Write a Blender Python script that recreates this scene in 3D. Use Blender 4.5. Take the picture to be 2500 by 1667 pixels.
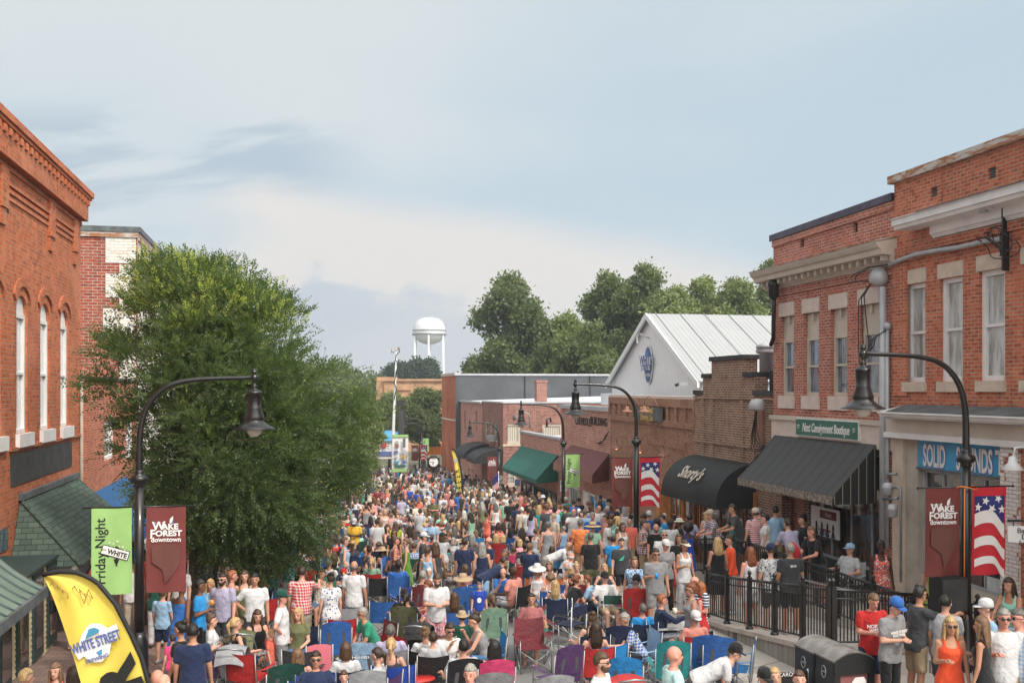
import bpy,bmesh,math,random
import numpy as np
from math import sin,cos,tan,atan2,pi,radians as rad,sqrt
from mathutils import Vector,Matrix,noise as mnoise
for o in list(bpy.data.objects):
 bpy.data.objects.remove(o)
C=bpy.context.scene.collection
SC=bpy.context.scene
random.seed(11)
RS=np.random.RandomState(7)
# ------------------------------------------------------------------ camera
PSI=rad(12.3)
CAMZ=5.0
F=2430.0
cd=bpy.data.cameras.new('camera');cam=bpy.data.objects.new('camera',cd);C.objects.link(cam)
cam.location=(0,0,CAMZ);cam.rotation_euler=(rad(90),0,-PSI)
cd.lens=35.0;cd.sensor_width=36.0;cd.shift_y=0.0466;cd.clip_start=0.1;cd.clip_end=3000
SC.camera=cam
# ------------------------------------------------------------------ exposure
SC.view_settings.view_transform='Standard';SC.view_settings.look='None'
SC.view_settings.gamma=1.0;SC.view_settings.use_curve_mapping=False
SC.view_settings.exposure=0.27
SC.cycles.max_bounces=6;SC.cycles.diffuse_bounces=3;SC.cycles.glossy_bounces=3
SC.cycles.transparent_max_bounces=8;SC.cycles.use_denoising=True
# ------------------------------------------------------------------ sun and sky
SUN_EL=rad(46);SUN_AZ=rad(152) # azimuth clockwise from +Y
sd=bpy.data.lights.new('sun','SUN');sd.energy=2.1;sd.angle=rad(4);sd.color=(1.0,0.93,0.84)
sun=bpy.data.objects.new('sun',sd);C.objects.link(sun)
to_sun=Vector((sin(SUN_AZ)*cos(SUN_EL),cos(SUN_AZ)*cos(SUN_EL),sin(SUN_EL)))
sun.rotation_euler=to_sun.to_track_quat('Z','Y').to_euler();sun.location=(0,-30,60)
class NT:
 """small helper to write node trees"""
 def __init__(s,tree):s.t=tree;s.l=tree.links
 def n(s,typ,ins=None,**kw):
  nd=s.t.nodes.new('ShaderNode'+typ)
  for k,v in kw.items():setattr(nd,k,v)
  for k,v in(ins or{}).items():
   if isinstance(v,bpy.types.NodeSocket):s.l.new(v,nd.inputs[k])
   else:nd.inputs[k].default_value=v
  return nd
 def m(s,op,a,b=None,c=None,clamp=False):
  nd=s.t.nodes.new('ShaderNodeMath');nd.operation=op;nd.use_clamp=clamp
  for i,v in enumerate((a,b,c)):
   if v is None:continue
   if isinstance(v,bpy.types.NodeSocket):s.l.new(v,nd.inputs[i])
   else:nd.inputs[i].default_value=v
  return nd.outputs[0]
 def mix(s,f,a,b,mode='MIX'):
  nd=s.t.nodes.new('ShaderNodeMix');nd.data_type='RGBA';nd.blend_type=mode
  for i,v in((0,f),(6,a),(7,b)):
   if isinstance(v,bpy.types.NodeSocket):s.l.new(v,nd.inputs[i])
   else:nd.inputs[i].default_value=v if i==0 else(*v,1)if len(v)==3 else v
  return nd.outputs[2]
 def ss(s,x,lo,hi):
  nd=s.t.nodes.new('ShaderNodeMapRange');nd.interpolation_type='SMOOTHSTEP'
  for i,v in((0,x),(1,lo),(2,hi)):
   if isinstance(v,bpy.types.NodeSocket):s.l.new(v,nd.inputs[i])
   else:nd.inputs[i].default_value=v
  return nd.outputs[0]
 def noise(s,vec,scale,detail=4,rough=0.5,dist=0.0):
  nd=s.n('TexNoise',{'Scale':scale,'Detail':detail,'Roughness':rough,'Distortion':dist})
  if vec is not None:s.l.new(vec,nd.inputs['Vector'])
  return nd.outputs[0]
w=bpy.data.worlds.new('World');SC.world=w;w.use_nodes=True
t=w.node_tree;t.nodes.clear();N=NT(t)
sky=N.n('TexSky',sky_type='NISHITA');sky.sun_disc=False;sky.sun_elevation=SUN_EL;sky.sun_rotation=SUN_AZ
sky.air_density=1.0;sky.dust_density=2.0
gen=N.n('TexCoord').outputs['Generated']
sp=N.n('SeparateXYZ',{0:gen})
dx,dy,dz=sp.outputs
# direction slopes measured along fixed compass bearings (east-north-east / north-north-east)
fw=N.m('MAXIMUM',N.m('ADD',N.m('MULTIPLY',dx,sin(PSI)),N.m('MULTIPLY',dy,cos(PSI))),0.05)
sx=N.m('DIVIDE',N.m('SUBTRACT',N.m('MULTIPLY',dx,cos(PSI)),N.m('MULTIPLY',dy,sin(PSI))),fw)
sz=N.m('DIVIDE',dz,fw)
zz=N.m('ADD',N.m('MAXIMUM',dz,0.0),0.16)
pl=N.n('CombineXYZ',{0:N.m('DIVIDE',dx,zz),1:N.m('DIVIDE',dy,zz),2:0.0}).outputs[0]
sv=N.n('CombineXYZ',{0:sx,1:N.m('MULTIPLY',sz,2.2),2:0.3}).outputs[0]
n1=N.noise(pl,0.7,5,0.45,0.3)
n2=N.noise(sv,3.0,5,0.42,0.2)
n3=N.noise(sv,9.0,6,0.6)
def K(r,g,b):return(r*8.2,g*8.2,b*8.2)
base=N.mix(0.9,sky.outputs[0],K(0.565,0.70,0.79))
# thin high cloud veil, thicker to the top and to the left
v=N.m('ADD',N.m('ADD',n1,N.m('MULTIPLY',n2,0.6)),N.m('ADD',N.m('MULTIPLY',N.m('ABSOLUTE',N.m('SUBTRACT',sz,0.2)),1.2),N.m('MULTIPLY',sx,-0.35)))
veil=N.ss(v,0.62,1.25)
c=N.mix(N.m('MULTIPLY',veil,0.92),base,K(0.735,0.785,0.81))
# blue grey darker cloud undersides low on the left
m1=N.m('MULTIPLY',N.ss(N.m('ABSOLUTE',N.m('SUBTRACT',N.m('ADD',sz,N.m('MULTIPLY',N.m('SUBTRACT',n2,0.5),0.16)),N.m('ADD',0.245,N.m('MULTIPLY',sx,-0.02)))),0.05,0.0),N.ss(N.m('ADD',sx,N.m('MULTIPLY',n3,0.1)),-0.1,-0.3))
n4=N.noise(N.n('CombineXYZ',{0:N.m('MULTIPLY',sx,3.2),1:N.m('MULTIPLY',N.m('ADD',sz,N.m('MULTIPLY',sx,-0.12)),17.0),2:1.7}).outputs[0],1.3,5,0.5,0.4)
m1=N.m('MULTIPLY',N.m('MULTIPLY',N.ss(N.m('ABSOLUTE',N.m('SUBTRACT',sz,0.225)),0.075,0.03),N.ss(sx,-0.12,-0.24)),N.ss(n4,0.42,0.57))
c=N.mix(N.m('MULTIPLY',m1,0.8),c,K(0.46,0.575,0.68))
# cream anvil band falling to the right
up=N.m('ADD',N.m('ADD',0.17,N.m('MULTIPLY',sx,-0.17)),N.m('MULTIPLY',N.m('SUBTRACT',n2,0.5),0.05))
band=N.m('MULTIPLY',N.ss(N.m('SUBTRACT',up,sz),-0.012,0.03),N.ss(N.m('ADD',sx,N.m('MULTIPLY',n3,0.15)),-0.27,-0.15))
c=N.mix(N.m('MULTIPLY',band,0.9),c,K(0.85,0.815,0.785))
# heaped cumulus standing on the horizon, grey blue
cu=N.m('ADD',N.m('ADD',0.035,N.m('MULTIPLY',sx,-0.14)),N.m('ADD',N.m('MULTIPLY',N.noise(N.n('CombineXYZ',{0:sx,1:0.0,2:0.0}).outputs[0],6.0,3,0.6),0.10),N.m('MULTIPLY',N.m('SUBTRACT',N.noise(sv,16.0,6,0.62),0.5),0.075)))
cum=N.ss(N.m('SUBTRACT',cu,sz),-0.006,0.014)
cc=N.mix(N.ss(n2,0.35,0.65),K(0.575,0.65,0.73),K(0.69,0.73,0.775))
c=N.mix(N.m('MULTIPLY',cum,0.88),c,cc)
# broad glow of the veiled sun, behind the viewer
dt=N.n('VectorMath',{0:gen,1:tuple(to_sun)},operation='DOT_PRODUCT').outputs['Value']
c=N.mix(N.m('POWER',N.m('MAXIMUM',dt,0.0),3.0),c,K(3.0,2.8,2.5),'ADD')
bg=N.n('Background',{0:c,1:0.1})
N.l.new(bg.outputs[0],N.n('OutputWorld').inputs[0])
# ------------------------------------------------------------------ rays and ground
R_=(cos(PSI),-sin(PSI));F_=(sin(PSI),cos(PSI))
GP=[(-40,1.4),(0,0.3),(10,0.0),(15,-0.12),(20,-0.4),(30,-1.05),(47,-2.2),(65,-3.5),(99,-4.6),(140,-5.0),(900,-5.5)]
def g(y):
 for(a,za),(b,zb)in zip(GP,GP[1:]):
  if y<=b:return za+(zb-za)*(y-a)/(b-a)
 return GP[-1][1]
def ray(px):X=(px-1250)/F;return(X*R_[0]+F_[0],X*R_[1]+F_[1]) # plan vector per unit depth
def zat(py,Z):return CAMZ+(950-py)/F*Z
def at(px,py,Z):r=ray(px);return Vector((r[0]*Z,r[1]*Z,zat(py,Z)))
def on_y(px,y):r=ray(px);return y/r[1] # depth where the ray meets the plane Y = y
def on_x(px,x):r=ray(px);return x/r[0]
def stand(px,py,h,zoff=0.0):
 """ground point under a head seen in direction (px,py) when the head is h above the ground"""
 r=ray(px);lo=3.0
 prev=None;Z=3.0
 while Z<200:
  d=zat(py,Z)-(g(r[1]*Z)+zoff+h)
  if d<=0:
   return(r[0]*Z,r[1]*Z,g(r[1]*Z)+zoff)
  Z+=0.05
 return None
 # ------------------------------------------------------------------ objects
def tag(o,label=None,cat=None,group=None,kind=None):
 if label:o['label']=label
 if cat:o['category']=cat
 if group:o['group']=group
 if kind:o['kind']=kind
 return o
def empty(name,loc,label,cat,group=None,rz=0):
 o=bpy.data.objects.new(name,None);C.objects.link(o);o.location=loc;o.rotation_euler=(0,0,rz)
 o.empty_display_size=0.2
 return tag(o,label,cat,group)
def link(name,me,parent=None,mat=None):
 o=bpy.data.objects.new(name,me);C.objects.link(o)
 if parent is not None:
  o.parent=parent
 return o
def copy_tree(o,parent=None):
 c=o.copy();C.objects.link(c)
 if parent is not None:c.parent=parent
 for ch in o.children:copy_tree(ch,c)
 return c
class MB:
 """collects boxes, tubes, prisms and lofts and links them as ONE mesh"""
 def __init__(s):s.v=[];s.f=[];s.u=[];s.sm=[];s.mi=[];s.cur=0
 def quad(s,pts,uv=None,sm=False):
  i=len(s.v);s.v+=[tuple(p)for p in pts];s.f.append(tuple(range(i,i+len(pts))))
  s.u.append(uv);s.sm.append(sm);s.mi.append(s.cur)
 def box(s,x0,x1,y0,y1,z0,z1):
  P=[(x,y,z)for z in(z0,z1)for y in(y0,y1)for x in(x0,x1)]
  s.hexa(P)
 def hexa(s,P):
  i=len(s.v);s.v+=[tuple(p)for p in P]
  for q in((0,2,3,1),(4,5,7,6),(0,1,5,4),(2,6,7,3),(0,4,6,2),(1,3,7,5)):
   s.f.append(tuple(i+k for k in q));s.u.append(None);s.sm.append(False);s.mi.append(s.cur)
 def tube(s,pts,r,seg=8,cap=True,sm=True):
  pts=[Vector(p)for p in pts];n=len(pts)
  rr=r if isinstance(r,(list,tuple))else[r]*n
  i0=len(s.v);prev=None
  for k,p in enumerate(pts):
   d=(pts[min(k+1,n-1)]-pts[max(k-1,0)])
   d=d.normalized()if d.length>1e-9 else Vector((0,0,1))
   if prev is None:
    a=Vector((0,0,1))if abs(d.z)<0.9 else Vector((1,0,0))
    x=d.cross(a).normalized()
   else:
    x=(prev-d*prev.dot(d));x=x.normalized()if x.length>1e-6 else d.orthogonal().normalized()
   prev=x;y=d.cross(x)
   for j in range(seg):
    a=2*pi*j/seg;s.v.append(tuple(p+(x*cos(a)+y*sin(a))*rr[k]))
  for k in range(n-1):
   for j in range(seg):
    a=i0+k*seg+j;b=i0+k*seg+(j+1)%seg
    s.f.append((a,b,b+seg,a+seg));s.u.append(None);s.sm.append(sm);s.mi.append(s.cur)
  if cap:
   s.f.append(tuple(i0+j for j in reversed(range(seg))));s.f.append(tuple(i0+(n-1)*seg+j for j in range(seg)))
   s.u+=[None,None];s.sm+=[False,False];s.mi+=[s.cur,s.cur]
 def lathe(s,prof,c=(0,0,0),seg=16,sm=True,sx=1,sy=1):
  i0=len(s.v);n=len(prof)
  for(r,z)in prof:
   for j in range(seg):
    a=2*pi*j/seg;s.v.append((c[0]+r*cos(a)*sx,c[1]+r*sin(a)*sy,c[2]+z))
  for k in range(n-1):
   for j in range(seg):
    a=i0+k*seg+j;b=i0+k*seg+(j+1)%seg
    s.f.append((a,b,b+seg,a+seg));s.u.append(None);s.sm.append(sm);s.mi.append(s.cur)
  if prof[0][0]>1e-4:s.f.append(tuple(i0+j for j in reversed(range(seg))));s.u.append(None);s.sm.append(False);s.mi.append(s.cur)
  if prof[-1][0]>1e-4:s.f.append(tuple(i0+(n-1)*seg+j for j in range(seg)));s.u.append(None);s.sm.append(False);s.mi.append(s.cur)
 def prism(s,poly,ax):
  """poly: list of 3D points (planar), extruded by vector ax"""
  i=len(s.v);n=len(poly);ax=Vector(ax)
  s.v+=[tuple(p)for p in poly]+[tuple(Vector(p)+ax)for p in poly]
  fs=[tuple(i+k for k in reversed(range(n))),tuple(i+n+k for k in range(n))]
  fs+=[(i+k,i+(k+1)%n,i+n+(k+1)%n,i+n+k)for k in range(n)]
  for f in fs:s.f.append(f);s.u.append(None);s.sm.append(False);s.mi.append(s.cur)
 def grid(s,P,sm=True,uv=True,thick=0.0):
  """P[i][j] points; a sheet, optionally given thickness along -normal"""
  n=len(P);m=len(P[0])
  i0=len(s.v)
  for r in P:s.v+=[tuple(p)for p in r]
  L=lambda a,b:(Vector(a)-Vector(b)).length
  for i in range(n-1):
   for j in range(m-1):
    s.f.append((i0+i*m+j,i0+(i+1)*m+j,i0+(i+1)*m+j+1,i0+i*m+j+1));s.sm.append(sm);s.mi.append(s.cur)
    s.u.append([(i/(n-1),j/(m-1)),((i+1)/(n-1),j/(m-1)),((i+1)/(n-1),(j+1)/(m-1)),(i/(n-1),(j+1)/(m-1))]if uv else None)
 def mesh(s,name,mats,recalc=True):
  me=bpy.data.meshes.new(name);me.from_pydata(s.v,[],s.f)
  for m in(mats if isinstance(mats,(list,tuple))else[mats]):me.materials.append(m)
  me.polygons.foreach_set('use_smooth',s.sm);me.polygons.foreach_set('material_index',s.mi)
  if recalc:
   bm=bmesh.new();bm.from_mesh(me);bmesh.ops.recalc_face_normals(bm,faces=bm.faces);bm.to_mesh(me);bm.free()
  uvl=me.uv_layers.new(name='UVMap');me.update()
  V=np.empty(len(me.vertices)*3);me.vertices.foreach_get('co',V);V=V.reshape(-1,3)
  UV=np.zeros((len(me.loops),2))
  for p in me.polygons:
   u=s.u[p.index]
   nx,ny,nz=p.normal
   for li in range(p.loop_start,p.loop_start+p.loop_total):
    co=V[me.loops[li].vertex_index]
    if u is None:
     if abs(nz)>0.75:UV[li]=(co[0],co[1])
     elif abs(nx)>abs(ny):UV[li]=(co[1],co[2])
     else:UV[li]=(co[0]+0.11,co[2])
    else:
     k=list(s.f[p.index]).index(me.loops[li].vertex_index);UV[li]=u[k]
  uvl.data.foreach_set('uv',UV.ravel())
  return me
 def build(s,name,mats,parent=None,recalc=True,wp=True):
  """links the mesh; the coordinates are world ones unless wp is False (then they are local to parent)"""
  me=s.mesh(name,mats,recalc)
  o=link(name,me,parent)
  if parent is not None and wp:o.matrix_parent_inverse=world_of(parent).inverted()
  return o
def world_of(o):
 m=Matrix.LocRotScale(o.location,o.rotation_euler.to_quaternion(),o.scale)
 return(world_of(o.parent)@o.matrix_parent_inverse@m)if o.parent else m
def text_mesh(name,body,size,mat,M,parent,bold=0.0,sx=1.0,ext=0.004,align='CENTER',spacing=1.0,shear=0.0):
 cu=bpy.data.curves.new(name,'FONT');cu.body=body;cu.size=size;cu.align_x=align;cu.align_y='CENTER'
 cu.extrude=ext;cu.offset=bold;cu.space_character=spacing;cu.shear=shear;cu.resolution_u=3;cu.space_line=0.8
 o=bpy.data.objects.new(name,cu);C.objects.link(o)
 dg=bpy.context.evaluated_depsgraph_get()
 me=bpy.data.meshes.new_from_object(o.evaluated_get(dg));bpy.data.objects.remove(o);bpy.data.curves.remove(cu)
 me.name=name
 me.transform(M@Matrix.Diagonal((sx,1,1,1)))
 me.materials.clear();me.materials.append(mat)
 r=link(name,me,parent)
 if parent is not None:r.matrix_parent_inverse=world_of(parent).inverted()
 return r
def plane_M(origin,xdir,up=(0,0,1)):
 """matrix putting text on a vertical plane: x along xdir, y up"""
 x=Vector(xdir).normalized();y=Vector(up).normalized();z=x.cross(y)
 m=Matrix((x,y,z)).transposed().to_4x4();m.translation=Vector(origin);return m
 # ------------------------------------------------------------------ materials
MATS={}
def newmat(name):
 m=bpy.data.materials.new(name);m.use_nodes=True;t=m.node_tree;t.nodes.clear();MATS[name]=m
 N=NT(t);b=N.n('BsdfPrincipled');N.l.new(b.outputs[0],N.n('OutputMaterial').inputs[0]);return m,N,b
def bump(N,b,h,dist=0.01,strength=0.6):
 bp=N.n('Bump',{'Height':h,'Distance':dist,'Strength':strength});N.l.new(bp.outputs[0],b.inputs['Normal'])
def plain(name,col,rough=0.6,metal=0.0,var=0.12,scale=3.0,bumpd=0.0,spec=0.5,coat=0.0):
 m,N,b=newmat(name)
 tc=N.n('TexCoord').outputs['Object']
 nz=N.noise(tc,scale,5,0.6)
 lo=tuple(x*(1-var)for x in col);hi=tuple(min(1,x*(1+var))for x in col)
 N.l.new(N.mix(N.ss(nz,0.3,0.7),lo,hi),b.inputs['Base Color'])
 b.inputs['Roughness'].default_value=rough;b.inputs['Metallic'].default_value=metal
 b.inputs['Specular IOR Level'].default_value=spec;b.inputs['Coat Weight'].default_value=coat
 if bumpd:bump(N,b,N.noise(tc,scale*6,4,0.6),bumpd)
 return m
def brick(name,c1,c2,mortar,dark=(0.08,0.035,0.03),dirt=0.35,msize=0.010,bw=0.215,rh=0.075,darkfrac=0.56,patch=None):
 m,N,b=newmat(name)
 uv=N.n('UVMap').outputs[0]
 wob=N.noise(uv,2.5,3,0.5)
 uvw=N.n('VectorMath',{0:uv,1:N.n('CombineXYZ',{0:0.0,1:N.m('MULTIPLY',N.m('SUBTRACT',wob,0.5),0.02),2:0.0}).outputs[0]},operation='ADD').outputs[0]
 bt=N.n('TexBrick',{'Vector':uvw,'Color1':(0,0,0,1),'Color2':(1,1,1,1),'Mortar':(0.5,0.5,0.5,1),'Scale':1.0,'Mortar Size':msize,'Mortar Smooth':0.25,'Bias':0.0,'Brick Width':bw,'Row Height':rh})
 bt.offset=0.5
 # per brick random value from brick texture colour, second random through cell noise
 r=N.n('SeparateColor',{0:bt.outputs[0]}).outputs[0]
 col=N.mix(r,c1,c2)
 wn=N.n('TexWhiteNoise',{'Vector':N.n('VectorMath',{0:N.n('VectorMath',{0:uv,1:(bw*0.5,rh,1.0)},operation='DIVIDE').outputs[0]},operation='FLOOR').outputs[0]}).outputs[0]
 col=N.mix(N.m('MULTIPLY',N.ss(N.m('ADD',N.m('MULTIPLY',wn,0.5),N.m('MULTIPLY',N.noise(uv,1.3,4,0.6),0.5)),darkfrac,darkfrac+0.14),0.42),col,dark)
 st=N.noise(uv,0.45,6,0.65);st2=N.noise(uv,4.0,5,0.7)
 col=N.mix(N.m('MULTIPLY',N.ss(st,0.42,0.72),dirt),col,tuple(x*0.45 for x in c1))
 col=N.mix(N.m('MULTIPLY',N.ss(st2,0.55,0.8),0.35),col,tuple(min(1,x*1.25+0.05)for x in c2))
 sk=N.noise(N.n('VectorMath',{0:uv,1:(2.6,0.28,1.0)},operation='MULTIPLY').outputs[0],1.0,6,0.7)
 col=N.mix(N.m('MULTIPLY',N.ss(sk,0.52,0.70),dirt*1.3),col,tuple(x*0.38+0.015 for x in c1)) # rain streaks and soot
 col=N.mix(N.m('MULTIPLY',N.ss(N.noise(uv,0.28,3,0.5),0.56,0.62),0.3),col,tuple(min(1,x*1.1+0.09)for x in c2)) # bleached, repointed areas
 mo=N.mix(N.ss(st2,0.3,0.6),tuple(x*0.65 for x in mortar),mortar)
 fac=N.m('MULTIPLY',bt.outputs[1],N.ss(N.noise(uv,2.2,3,0.6),0.15,0.55))
 if patch: # leftover white paint
  pc,lo=patch
  col=N.mix(N.ss(N.m('ADD',N.m('MULTIPLY',wn,0.22),N.noise(uv,1.6,5,0.6)),lo,lo+0.06),col,pc)
 N.l.new(N.mix(fac,col,mo),b.inputs['Base Color'])
 b.inputs['Roughness'].default_value=0.88;b.inputs['Specular IOR Level'].default_value=0.25
 h=N.m('ADD',N.m('SUBTRACT',1.0,bt.outputs[1]),N.m('MULTIPLY',N.m('ADD',N.noise(uv,30,3,0.6),N.m('MULTIPLY',wn,0.8)),0.5))
 bump(N,b,h,0.012,0.7)
 return m
def cloth(name,pattern=None,rough=0.85):
 """fabric coloured by the object's own colour, so copies of one garment can differ"""
 m,N,b=newmat(name)
 oi=N.n('ObjectInfo');col=oi.outputs['Color'];tc=N.n('TexCoord').outputs['Object']
 rnd=oi.outputs['Random']
 sh=N.n('VectorMath',{0:tc,1:N.n('CombineXYZ',{0:N.m('MULTIPLY',rnd,9.0),1:N.m('MULTIPLY',rnd,5.0),2:rnd}).outputs[0]},operation='ADD').outputs[0]
 s=N.n('SeparateXYZ',{0:tc});x,y,z=s.outputs
 fold=N.noise(sh,9.0,3,0.55,0.6)
 out=N.mix(N.m('MULTIPLY',N.ss(N.noise(sh,5.0,3,0.5),0.3,0.7),0.25),col,N.mix(1.0,col,(0.72,0.72,0.74),'MULTIPLY'))
 if pattern=='plaid':
  a=N.m('GREATER_THAN',N.m('SINE',N.m('MULTIPLY',z,110.0)),0.25);c2=N.m('GREATER_THAN',N.m('SINE',N.m('MULTIPLY',N.m('ADD',x,y),110.0)),0.25)
  out=N.mix(N.m('MULTIPLY',N.m('ADD',a,c2),0.42),out,(0.75,0.72,0.7))
 elif pattern=='stripe':
  out=N.mix(N.m('MULTIPLY',N.m('GREATER_THAN',N.m('SINE',N.m('MULTIPLY',z,130.0)),0.1),0.9),out,(0.72,0.74,0.78))
 elif pattern=='vstripe':
  out=N.mix(N.m('MULTIPLY',N.m('GREATER_THAN',N.m('SINE',N.m('MULTIPLY',x,190.0)),0.3),0.9),out,(0.72,0.72,0.74))
 elif pattern=='floral':
  vo=N.n('TexVoronoi',{'Vector':sh,'Scale':22.0});k=N.n('SeparateColor',{0:vo.outputs['Color']}).outputs[0]
  out=N.mix(N.ss(vo.outputs['Distance'],0.42,0.36),out,(0.75,0.74,0.72))
  out=N.mix(N.m('MULTIPLY',N.m('GREATER_THAN',k,0.62),N.ss(vo.outputs['Distance'],0.5,0.4)),out,(0.10,0.13,0.3))
 elif pattern=='tiedye':
  nn=N.noise(sh,10.0,5,0.75,1.5)
  out=N.mix(N.ss(nn,0.50,0.56),out,(0.04,0.05,0.09))
  out=N.mix(N.ss(N.noise(sh,14.0,5,0.7,1.0),0.60,0.66),out,(0.5,0.42,0.28))
 elif pattern=='dots':
  vo=N.n('TexVoronoi',{'Vector':sh,'Scale':26.0});out=N.mix(N.ss(vo.outputs['Distance'],0.3,0.22),out,(0.75,0.75,0.72))
 N.l.new(out,b.inputs['Base Color']);b.inputs['Roughness'].default_value=rough;b.inputs['Specular IOR Level'].default_value=0.25
 b.inputs['Sheen Weight'].default_value=0.15
 bump(N,b,fold,0.03,0.9)
 return m
for p in(None,'plaid','stripe','vstripe','floral','tiedye','dots'):cloth('cloth_'+(p or 'plain'),p)
# skin, hair
m,N,b=newmat('skin');oi=N.n('ObjectInfo');tc=N.n('TexCoord').outputs['Object']
N.l.new(N.mix(N.m('MULTIPLY',N.ss(N.noise(tc,14,3,0.5),0.35,0.7),0.3),oi.outputs['Color'],N.mix(1.0,oi.outputs['Color'],(0.95,0.68,0.6),'MULTIPLY')),b.inputs['Base Color'])
b.inputs['Roughness'].default_value=0.55;b.inputs['Specular IOR Level'].default_value=0.35
b.inputs['Subsurface Weight'].default_value=0.0
plain('eye',(0.03,0.025,0.022),0.3);plain('lips',(0.34,0.10,0.09),0.5);plain('white_eye',(0.6,0.58,0.55),0.3)
m,N,b=newmat('hair');oi=N.n('ObjectInfo');tc=N.n('TexCoord').outputs['Object']
sc=N.n('VectorMath',{0:tc,1:(70.0,70.0,9.0)},operation='MULTIPLY').outputs[0]
hn=N.noise(sc,1.0,3,0.6)
N.l.new(N.mix(N.ss(hn,0.3,0.7),N.mix(1.0,oi.outputs['Color'],(0.5,0.48,0.46),'MULTIPLY'),N.mix(1.0,oi.outputs['Color'],(1.35,1.3,1.2),'MULTIPLY')),b.inputs['Base Color'])
b.inputs['Roughness'].default_value=0.5;bump(N,b,hn,0.01,0.8)
plain('lens',(0.02,0.022,0.03),0.12);plain('leather',(0.16,0.07,0.03),0.6)
# chair fabric
m,N,b=newmat('chair_fabric');oi=N.n('ObjectInfo');tc=N.n('TexCoord').outputs['Object']
N.l.new(N.mix(N.ss(N.noise(tc,4,4,0.6),0.35,0.7),N.mix(1.0,oi.outputs['Color'],(0.66,0.66,0.68),'MULTIPLY'),oi.outputs['Color']),b.inputs['Base Color'])
b.inputs['Roughness'].default_value=0.62;bump(N,b,N.noise(tc,7,3,0.6,0.4),0.03,0.8)
m,N,b=newmat('painted');oi=N.n('ObjectInfo');N.l.new(oi.outputs['Color'],b.inputs['Base Color']);b.inputs['Roughness'].default_value=0.4
# crowd vertex colour
m,N,b=newmat('crowd');a=N.n('Attribute');a.attribute_name='tint';N.l.new(a.outputs['Color'],b.inputs['Base Color']);b.inputs['Roughness'].default_value=0.8
# bricks
brick('brick_orange',(0.47,0.115,0.043),(0.60,0.18,0.075),(0.42,0.27,0.19),dirt=0.45,msize=0.010,darkfrac=0.60,rh=0.092,bw=0.27)
brick('brick_red',(0.47,0.115,0.058),(0.61,0.185,0.10),(0.50,0.36,0.27),dirt=0.4,msize=0.010)
brick('brick_red_b',(0.42,0.115,0.078),(0.53,0.175,0.115),(0.56,0.42,0.35),dirt=0.3,msize=0.012)
brick('brick_brown',(0.23,0.11,0.075),(0.33,0.17,0.115),(0.50,0.42,0.33),dirt=0.4,msize=0.013)
brick('brick_tan',(0.32,0.15,0.09),(0.42,0.22,0.14),(0.36,0.25,0.18),dirt=0.3,patch=((0.55,0.45,0.36),0.80))
brick('brick_salmon',(0.44,0.165,0.12),(0.56,0.25,0.19),(0.62,0.47,0.40),dirt=0.25,msize=0.016,rh=0.1,bw=0.3)
brick('brick_maroon',(0.26,0.10,0.08),(0.36,0.155,0.12),(0.42,0.33,0.28),dirt=0.5,rh=0.1,bw=0.3,msize=0.014)
brick('brick_side',(0.33,0.06,0.04),(0.45,0.12,0.075),(0.5,0.38,0.3),dark=(0.09,0.06,0.07),dirt=0.3,msize=0.016,bw=0.32,rh=0.115,darkfrac=0.5)
brick('brick_white',(0.72,0.68,0.62),(0.78,0.75,0.70),(0.55,0.5,0.45),dark=(0.55,0.45,0.4),dirt=0.15,bw=0.32,rh=0.115)
brick('brick_peeling',(0.33,0.09,0.06),(0.42,0.13,0.08),(0.5,0.42,0.36),patch=((0.74,0.71,0.68),0.50))
# paints, stone, metal
plain('paint_white',(0.74,0.72,0.71),0.55,var=0.08,scale=2,bumpd=0.002)
plain('paint_cream',(0.54,0.47,0.395),0.6,var=0.08,scale=2,bumpd=0.002)
plain('stone_beige',(0.56,0.46,0.37),0.8,var=0.10,scale=4,bumpd=0.004)
plain('stone_pink',(0.62,0.52,0.46),0.8,var=0.08,scale=4,bumpd=0.004)
plain('stucco_grey',(0.42,0.37,0.32),0.85,var=0.14,scale=2,bumpd=0.004)
plain('slate',(0.10,0.115,0.12),0.6,var=0.35,scale=3)
plain('tar',(0.045,0.045,0.045),0.9,var=0.3,scale=2)
plain('dark',(0.012,0.012,0.013),0.7);plain('interior',(0.035,0.03,0.028),0.8,var=0.5,scale=1.5)
plain('black_metal',(0.010,0.0095,0.010),0.3,metal=0.0,var=0.2,spec=0.5,coat=0.25)
plain('rail_metal',(0.014,0.015,0.016),0.38,var=0.2,spec=0.6)
plain('gray_metal',(0.30,0.31,0.32),0.4,metal=0.6,var=0.15)
plain('galv',(0.42,0.43,0.45),0.5,metal=0.2,var=0.12)
plain('white_metal',(0.72,0.73,0.74),0.45,var=0.05)
plain('dark_purple',(0.055,0.04,0.07),0.35,metal=0.3,var=0.4)
plain('blue_wall',(0.06,0.22,0.42),0.7);plain('orange_wood',(0.45,0.17,0.05),0.6,var=0.3)
plain('osb',(0.50,0.29,0.17),0.85,var=0.2,scale=0.8)
plain('roof_white',(0.60,0.62,0.66),0.7,var=0.12,scale=0.3)
plain('grey_panel',(0.075,0.08,0.09),0.75,var=0.2,scale=0.5)
plain('bulb',(0.62,0.56,0.50),0.25,var=0.03)
plain('banner_green',(0.29,0.50,0.17),0.7,var=0.07,scale=2);plain('banner_maroon',(0.165,0.033,0.029),0.7,var=0.12,scale=2)
plain('banner_shade',(0.135,0.048,0.038),0.7);plain('banner_red',(0.55,0.02,0.035),0.7,var=0.06);plain('flag_blue',(0.02,0.03,0.17),0.7);plain('cloth_white',(0.78,0.77,0.76),0.7,var=0.03)
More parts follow.
